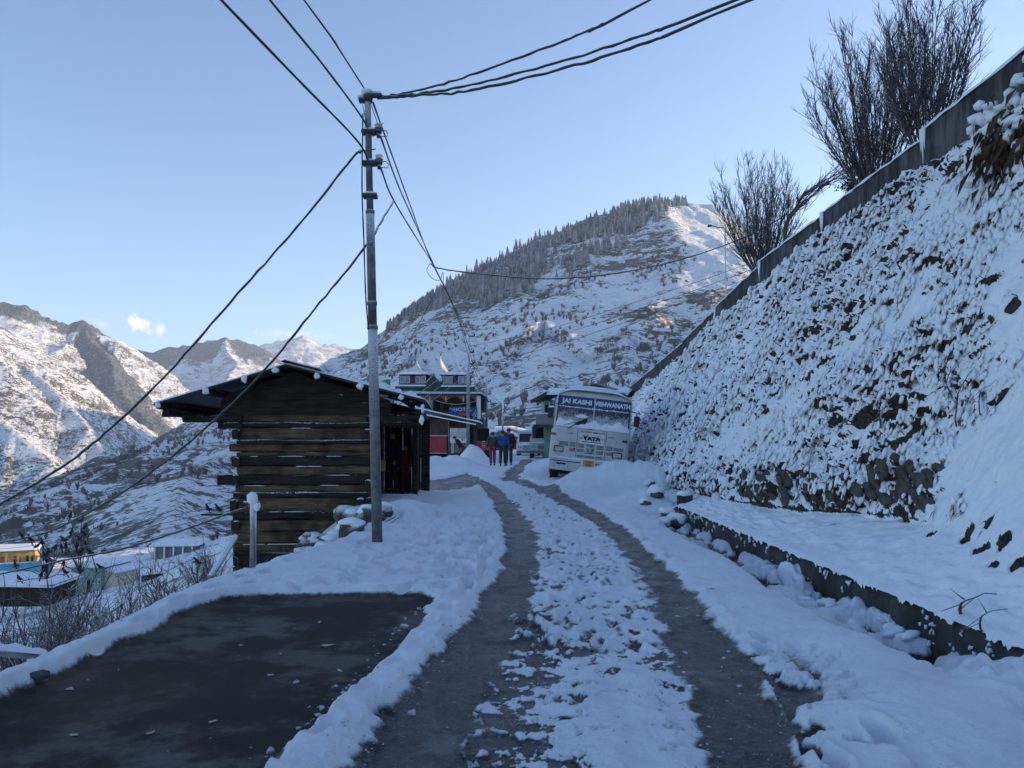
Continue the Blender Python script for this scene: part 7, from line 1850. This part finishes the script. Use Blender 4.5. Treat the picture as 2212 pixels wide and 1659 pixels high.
# scrub and frosted leafless trees on the lower slopes, too many and too small to count
M_SCRUB = flat('hoary_scrub', (0.15, 0.14, 0.14), 0.9, 0.3, 0.5, 0.0, 50, 0, 0.1, 0.20)
sc = MB(); rnd = random.Random(19)
sx0 = rs.uniform(-190, 110, 5200); sy0 = rs.uniform(135, 520, 5200); sz0 = terrain(sx0, sy0); sd = fbm(sx0 / 28, sy0 / 28, 3, 66)
n_s = 0
for x, y, z, d in zip(sx0, sy0, sz0, sd):
    if d < 0.02 or n_s > 1500: continue
    if abs(x) < 22 and y < 160: continue
    H = rnd.uniform(1.6, 4.2) * (0.6 + .4 * min(1, y / 300)); n_s += 1
    for q in range(13):
        a = rnd.uniform(0, 6.283); k = rnd.random() * .5; L = H * rnd.uniform(.6, 1); r = .05 + .012 * H
        tip = Vector((x + math.cos(a) * k * L, y + math.sin(a) * k * L, z + L * .95)); b = Vector((x + rnd.gauss(0, .15), y, z - .2)); s_ = Vector((math.sin(a + q), math.cos(a + q), 0)) * r
        mid_ = b.lerp(tip, .55) + Vector((rnd.gauss(0, .1), rnd.gauss(0, .1), 0)) * H
        sc.add([b - s_ * .5, b + s_ * .5, mid_ + s_ * 2.0, tip, mid_ - s_ * 2.0], [(0, 1, 2, 3, 4)])
sc.build('hillside_scrub', M_SCRUB, label='frosted scrub scattered over the lower mountain slopes', cat='scrub', kind='stuff', fix=False)

# ------------------------------------------------------------------ weeds and sticks on the embankment
M_WEED = flat('dead_weed', (0.068, 0.048, 0.036), 0.9, 0.6, 5, 0.0, 50, 0, 0.1, 0.0)
bm0 = bmesh.new(); bmesh.ops.create_icosphere(bm0, subdivisions=1, radius=1); iv0 = [v.co.copy() for v in bm0.verts]; if0 = [tuple(v.index for v in f.verts) for f in bm0.faces]; bm0.free()
wd = MB(); rnd = random.Random(23)
for k in range(16000):
    y = 1 / rnd.uniform(1 / 60, 1 / 7.5); t = rnd.uniform(.15, .985)
    i = int(np.clip(np.searchsorted(ey, y), 0, len(ey) - 1)); j = int(t * (len(et) - 1))
    if gap[i, j] < rnd.uniform(.12, .6) : continue
    p, n_ = emb_point(y, t); L = rnd.uniform(.07, .22)
    d = (n_ * rnd.uniform(.4, 1) + Vector((rnd.gauss(0, .3), rnd.gauss(0, .5), rnd.uniform(-.6, .5)))).normalized()
    a = p - n_ * .02; b = a + d * L * .55; c = b + (d + Vector((0, 0, -1.1))).normalized() * L * .55; s_ = Vector((0, .5, .5)).cross(d).normalized() * rnd.uniform(.004, .012)
    wd.add([a - s_, a + s_, b + s_ * .9, c, b - s_ * .9], [(0, 1, 2, 3, 4)])
wd.build('dead_weeds', M_WEED, label='dead weeds poking through the snow of the embankment', cat='weeds', kind='stuff', fix=False)
# snow hanging on tufts of weed, each a small drooping pillow with dark stalks below
tf, tw_ = MB(), MB(); rnd = random.Random(29); n_t = 0; patch_n = fbm(EY * .9, arc * .9, 4, 140)
for k in range(90000):
    if n_t >= 11500: break
    y = 1 / rnd.uniform(1 / 62, 1 / 7.2); t = rnd.uniform(.15, .985)
    i = int(np.clip(np.searchsorted(ey, y), 0, len(ey) - 1)); j = int(t * (len(et) - 1))
    if veg[i, j] + .9 * patch_n[i, j] < rnd.uniform(.2, 1.15) or gap[i, j] > rnd.uniform(.2, .9): continue
    p, n_ = emb_point(y, t); r = (.012 + .03 * rnd.random() ** 1.6) * (1 + .9 * float(sstep(11, 30, np.array(y)))) * (1.15 + .9 * patch_n[i, j])
    down = Vector((n_.z * -1, 0, n_.x)) if n_.z < 0 else Vector((-n_.z, 0, n_.x)); side = Vector((0, 1, 0)); n_t += 1
    down = (down + Vector((0, rnd.gauss(0, .35), -.5))).normalized()
    a1 = down * r * rnd.uniform(1.1, 2.2); a2 = side * r * rnd.uniform(.7, 1.1); a3 = (n_ + Vector((0, 0, .5))).normalized() * r * rnd.uniform(.5, .85); c = p + n_ * r * rnd.uniform(.15, .9)
    tf.add([c + a1 * (v.x * rnd.uniform(.8, 1.2)) + a2 * (v.y * rnd.uniform(.8, 1.2)) + a3 * v.z for v in iv0], if0, True)
    for q in range(rnd.choice((2, 3, 4, 5))):
        s0 = c + a1 * rnd.uniform(.3, .9) + a2 * rnd.uniform(-.7, .7) - a3 * .5; e0 = s0 + (down * rnd.uniform(.9, 2.2) + n_ * rnd.uniform(-.1, .6) + side * rnd.gauss(0, .5)) * max(r, .022) * 1.5; wv_ = side * r * rnd.uniform(.14, .36)
        tw_.add([s0 - wv_, s0 + wv_, e0 + wv_ * .3, e0 - wv_ * .3], [(0, 1, 2, 3)])
tf.build('snow_tufts', snow_mat(), label='small pillows of snow hanging on the weeds of the embankment', cat='snow', kind='stuff', fix=False)
tw_.build('weed_stalks', M_WEED, label='dark stalks under the snow pillows of the embankment', cat='weeds', kind='stuff', fix=False)
rnd = random.Random(44); cl_, cs_ = MB(), MB()
cp, cn = emb_point(11.9, .86)
for k in range(420):
    a = cp + Vector((rnd.gauss(-.12, .10), rnd.gauss(0, .35), rnd.gauss(.0, .25))); L = rnd.uniform(.2, .55); sd_ = Vector((rnd.gauss(-.5, .3), rnd.gauss(0, .4), -1)).normalized(); w_ = Vector((0, rnd.uniform(.004, .012), 0))
    cl_.add([a - w_, a + w_, a + sd_ * L * .5 + Vector((-.06, 0, .03)) + w_, a + sd_ * L, a + sd_ * L * .5 + Vector((-.06, 0, .03)) - w_], [(0, 1, 2, 3, 4)])
for k in range(90): cs_.blob(cp + Vector((rnd.gauss(-.22, .07), rnd.gauss(0, .5), rnd.gauss(.18, .26))), (rnd.uniform(.05, .10), rnd.uniform(.06, .16), rnd.uniform(.05, .11)), k, 1, .25)
ho = cl_.build('weed_clump', flat('straw_weed', (0.085, 0.058, 0.040), .9, .4, 6, 0.0), label='hanging clump of brown dead grass below the wall, upper right', cat='weeds', fix=False)
tag(cs_.build('clinging_snow', snow_mat(), ho), kind='stuff')
STK = [((1497, 940), (1560, 935), 16.5, 15.9, .022, 'curved snow topped branch sticking out of the middle of the embankment'), ((2090, 1338), (2196, 1306), 7.6, 7.3, .014, 'bent dark branch lying on the snow at the lower right'), ((2142, 1382), (2226, 1338), 7.2, 7.0, .010, 'thin forked twig at the right edge low on the bank'),
       ((1905, 925), (1945, 880), 12.4, 12.2, .010, 'short dark twig slanting out of the upper bank'), ((1752, 1040), (1800, 900), 15.5, 15.5, .009, 'long thin stem leaning on the bank above the stones'), ((2070, 930), (2125, 800), 11.6, 11.8, .010, 'tall dry stem among the weeds at the right of the bank'), ((2055, 860), (2090, 790), 12.0, 12.2, .008, 'slim dry stem left of the tall weeds'), ((2120, 905), (2170, 830), 11.0, 11.2, .008, 'slim dry stem right of the tall weeds')]
for k, (a, b_, ya, yb, r, lab) in enumerate(STK):
    A, B = at(*a, ya), at(*b_, yb); 
    def to_bank(v):      # slide along the line of sight onto the bank
        best, bd = v, 9e9
        for Yt in np.linspace(5, 30, 240):
            q = at(1106 + (v.x / v.y) * FPX, 945 - ((v.z - EYE) / v.y) * FPX, Yt)
            i = int(np.clip(np.searchsorted(ey, Yt), 0, len(ey) - 1)); dd = np.min((EX2[i] - q.x) ** 2 + (EZ2[i] - q.z) ** 2)
            if dd < bd: bd, best = dd, q
        return best
    A = to_bank(A); B2 = to_bank(B); B = B2 + Vector((-.10, 0, .05))
    rnd = random.Random(k); m = MB(); pts = [A.lerp(B, f) + Vector((-.10, 0, .05)) * math.sin(f * math.pi) + Vector((rnd.gauss(0, .008), rnd.gauss(0, .008), rnd.gauss(0, .008))) for f in np.linspace(0, 1, 7)]
    m.tube(pts, [r * (1 - .6 * f) for f in np.linspace(0, 1, 7)], 6)
    for q in range(3): p0 = pts[2 + q]; m.tube([p0, p0 + Vector((-.05 - rnd.random() * .1, rnd.gauss(0, .1), rnd.gauss(0, .12)))], [r * .5, r * .25], 4)
    o_ = m.build('branch', M_BARK, label=lab, cat='branch')
    if k == 0: sm = MB(); snow_strip(sm, pts[0] + Vector((0, 0, .012)), pts[-1] + Vector((0, 0, .008)), .022, .03, 8, 2); sm.build('snow_cap', snow_mat(), o_)

# ------------------------------------------------------------------ crumbs of ice and snow along the tracks
cm = MB(); rnd = random.Random(33)
bm0 = bmesh.new(); bmesh.ops.create_icosphere(bm0, subdivisions=1, radius=1); iv = [v.co.copy() for v in bm0.verts]; ifc = [tuple(v.index for v in f.verts) for f in bm0.faces]; bm0.free()
def crumb(x, y, r):
    z = gz(x, y); q = Matrix.Rotation(rnd.uniform(0, 6), 3, 'Z'); s_ = (rnd.uniform(.7, 1.4), rnd.uniform(.7, 1.4), rnd.uniform(.4, .8))
    cm.add([(x + p.x * r, y + p.y * r, z + r * .2 + p.z * r) for p in (q @ Vector((v.x * s_[0] * rnd.uniform(.5, 1.4), v.y * s_[1] * rnd.uniform(.5, 1.4), v.z * s_[2] * rnd.uniform(.6, 1.3))) for v in iv)], ifc)
for k in range(520):
    y = 1 / rnd.uniform(1 / 14, 1 / 4.0); u_ = rnd.random()
    el, er, rl_x, rr_x = [float(np.interp(y, *c)) for c in (L_l, L_r, R_l, R_r)]
    if u_ < .30: x = el + rnd.gauss(0.02, .07)
    elif u_ < .52: x = rnd.uniform(er - .2, rl_x)
    elif u_ < .72: x = rl_x + rnd.gauss(0, .06)
    else: x = rr_x + rnd.gauss(-.02, .16)
    crumb(x, y, min(.03, .0025 + .004 * rnd.expovariate(1.0)))
for k in range(80):
    f = rnd.random(); a, b_ = (932, 1297), (590, 1662)
    g = gp(a[0] + (b_[0] - a[0]) * f, a[1] + (b_[1] - a[1]) * f); crumb(g.x - abs(rnd.gauss(0, .07)), g.y, .003 + .006 * rnd.expovariate(1.0))
for k in range(12):
    g = gp(rnd.uniform(150, 850), rnd.uniform(1310, 1640)); crumb(g.x, g.y, rnd.uniform(.004, .012))
cm.build('ice_crumbs', flat('dirty_ice', (0.40, 0.42, 0.44), 0.6, 0.45, 9, 0.0), label='crumbs of ice and snow strewn along the wheel tracks', cat='ice', kind='stuff', fix=False)
# pale scraps on the bare paving
SCR = []
for k, (px, py, L) in enumerate([(710, 1395, .10), (640, 1475, .07), (585, 1460, .05), (735, 1450, .06), (770, 1482, .05), (250, 1355, .12), (325, 1585, .05), (160, 1590, .06), (460, 1560, .05), (150, 1490, .08), (690, 1345, .07), (520, 1395, .05)]):
    g = gp(px, py, 0.0); m = MB(); m.blob((0, 0, .003), (L * .5, L * .3, .006), k * 3, 1, .45)
    q = m.build('pale_scrap', flat('pale_scrap', (0.45, 0.43, 0.40), .8), label='flat pale scrap of ice lying on the bare dark paving', cat='scrap', group='scraps on the paving'); q.location = (g.x, g.y, gz(g.x, g.y) + .003); q.rotation_euler = (0, 0, k * 1.7); SCR.append(q)
rank(SCR, 'pale ice scraps lying on the bare paving')
m = MB(); m.blob((0, 0, 0), (.07, .05, .035), 3, 2, .2); q = m.build('dark_stone', M_STONE, label='small dark stone at the edge of the paving and snow bank, lower left', cat='stone'); g = gp(84, 1478, .02); q.location = (g.x, g.y, gz(g.x, g.y) + .02)

# ------------------------------------------------------------------ air
hz_m = bpy.data.materials.new('haze'); hz_m.use_nodes = True; nt = hz_m.node_tree; nt.nodes.clear()
o_ = nt.nodes.new('ShaderNodeOutputMaterial'); v_ = nt.nodes.new('ShaderNodeVolumePrincipled')
v_.inputs['Color'].default_value = (0.86, 0.92, 1.0, 1); v_.inputs['Density'].default_value = 0.00012; v_.inputs['Anisotropy'].default_value = 0.35
nt.links.new(v_.outputs[0], o_.inputs['Volume'])
hb = MB(); hb.box((-6900, -500, -140), (8200, 5200, 700)); hb.build('haze', hz_m, kind='stuff', label='thin bluish haze in the mountain air')
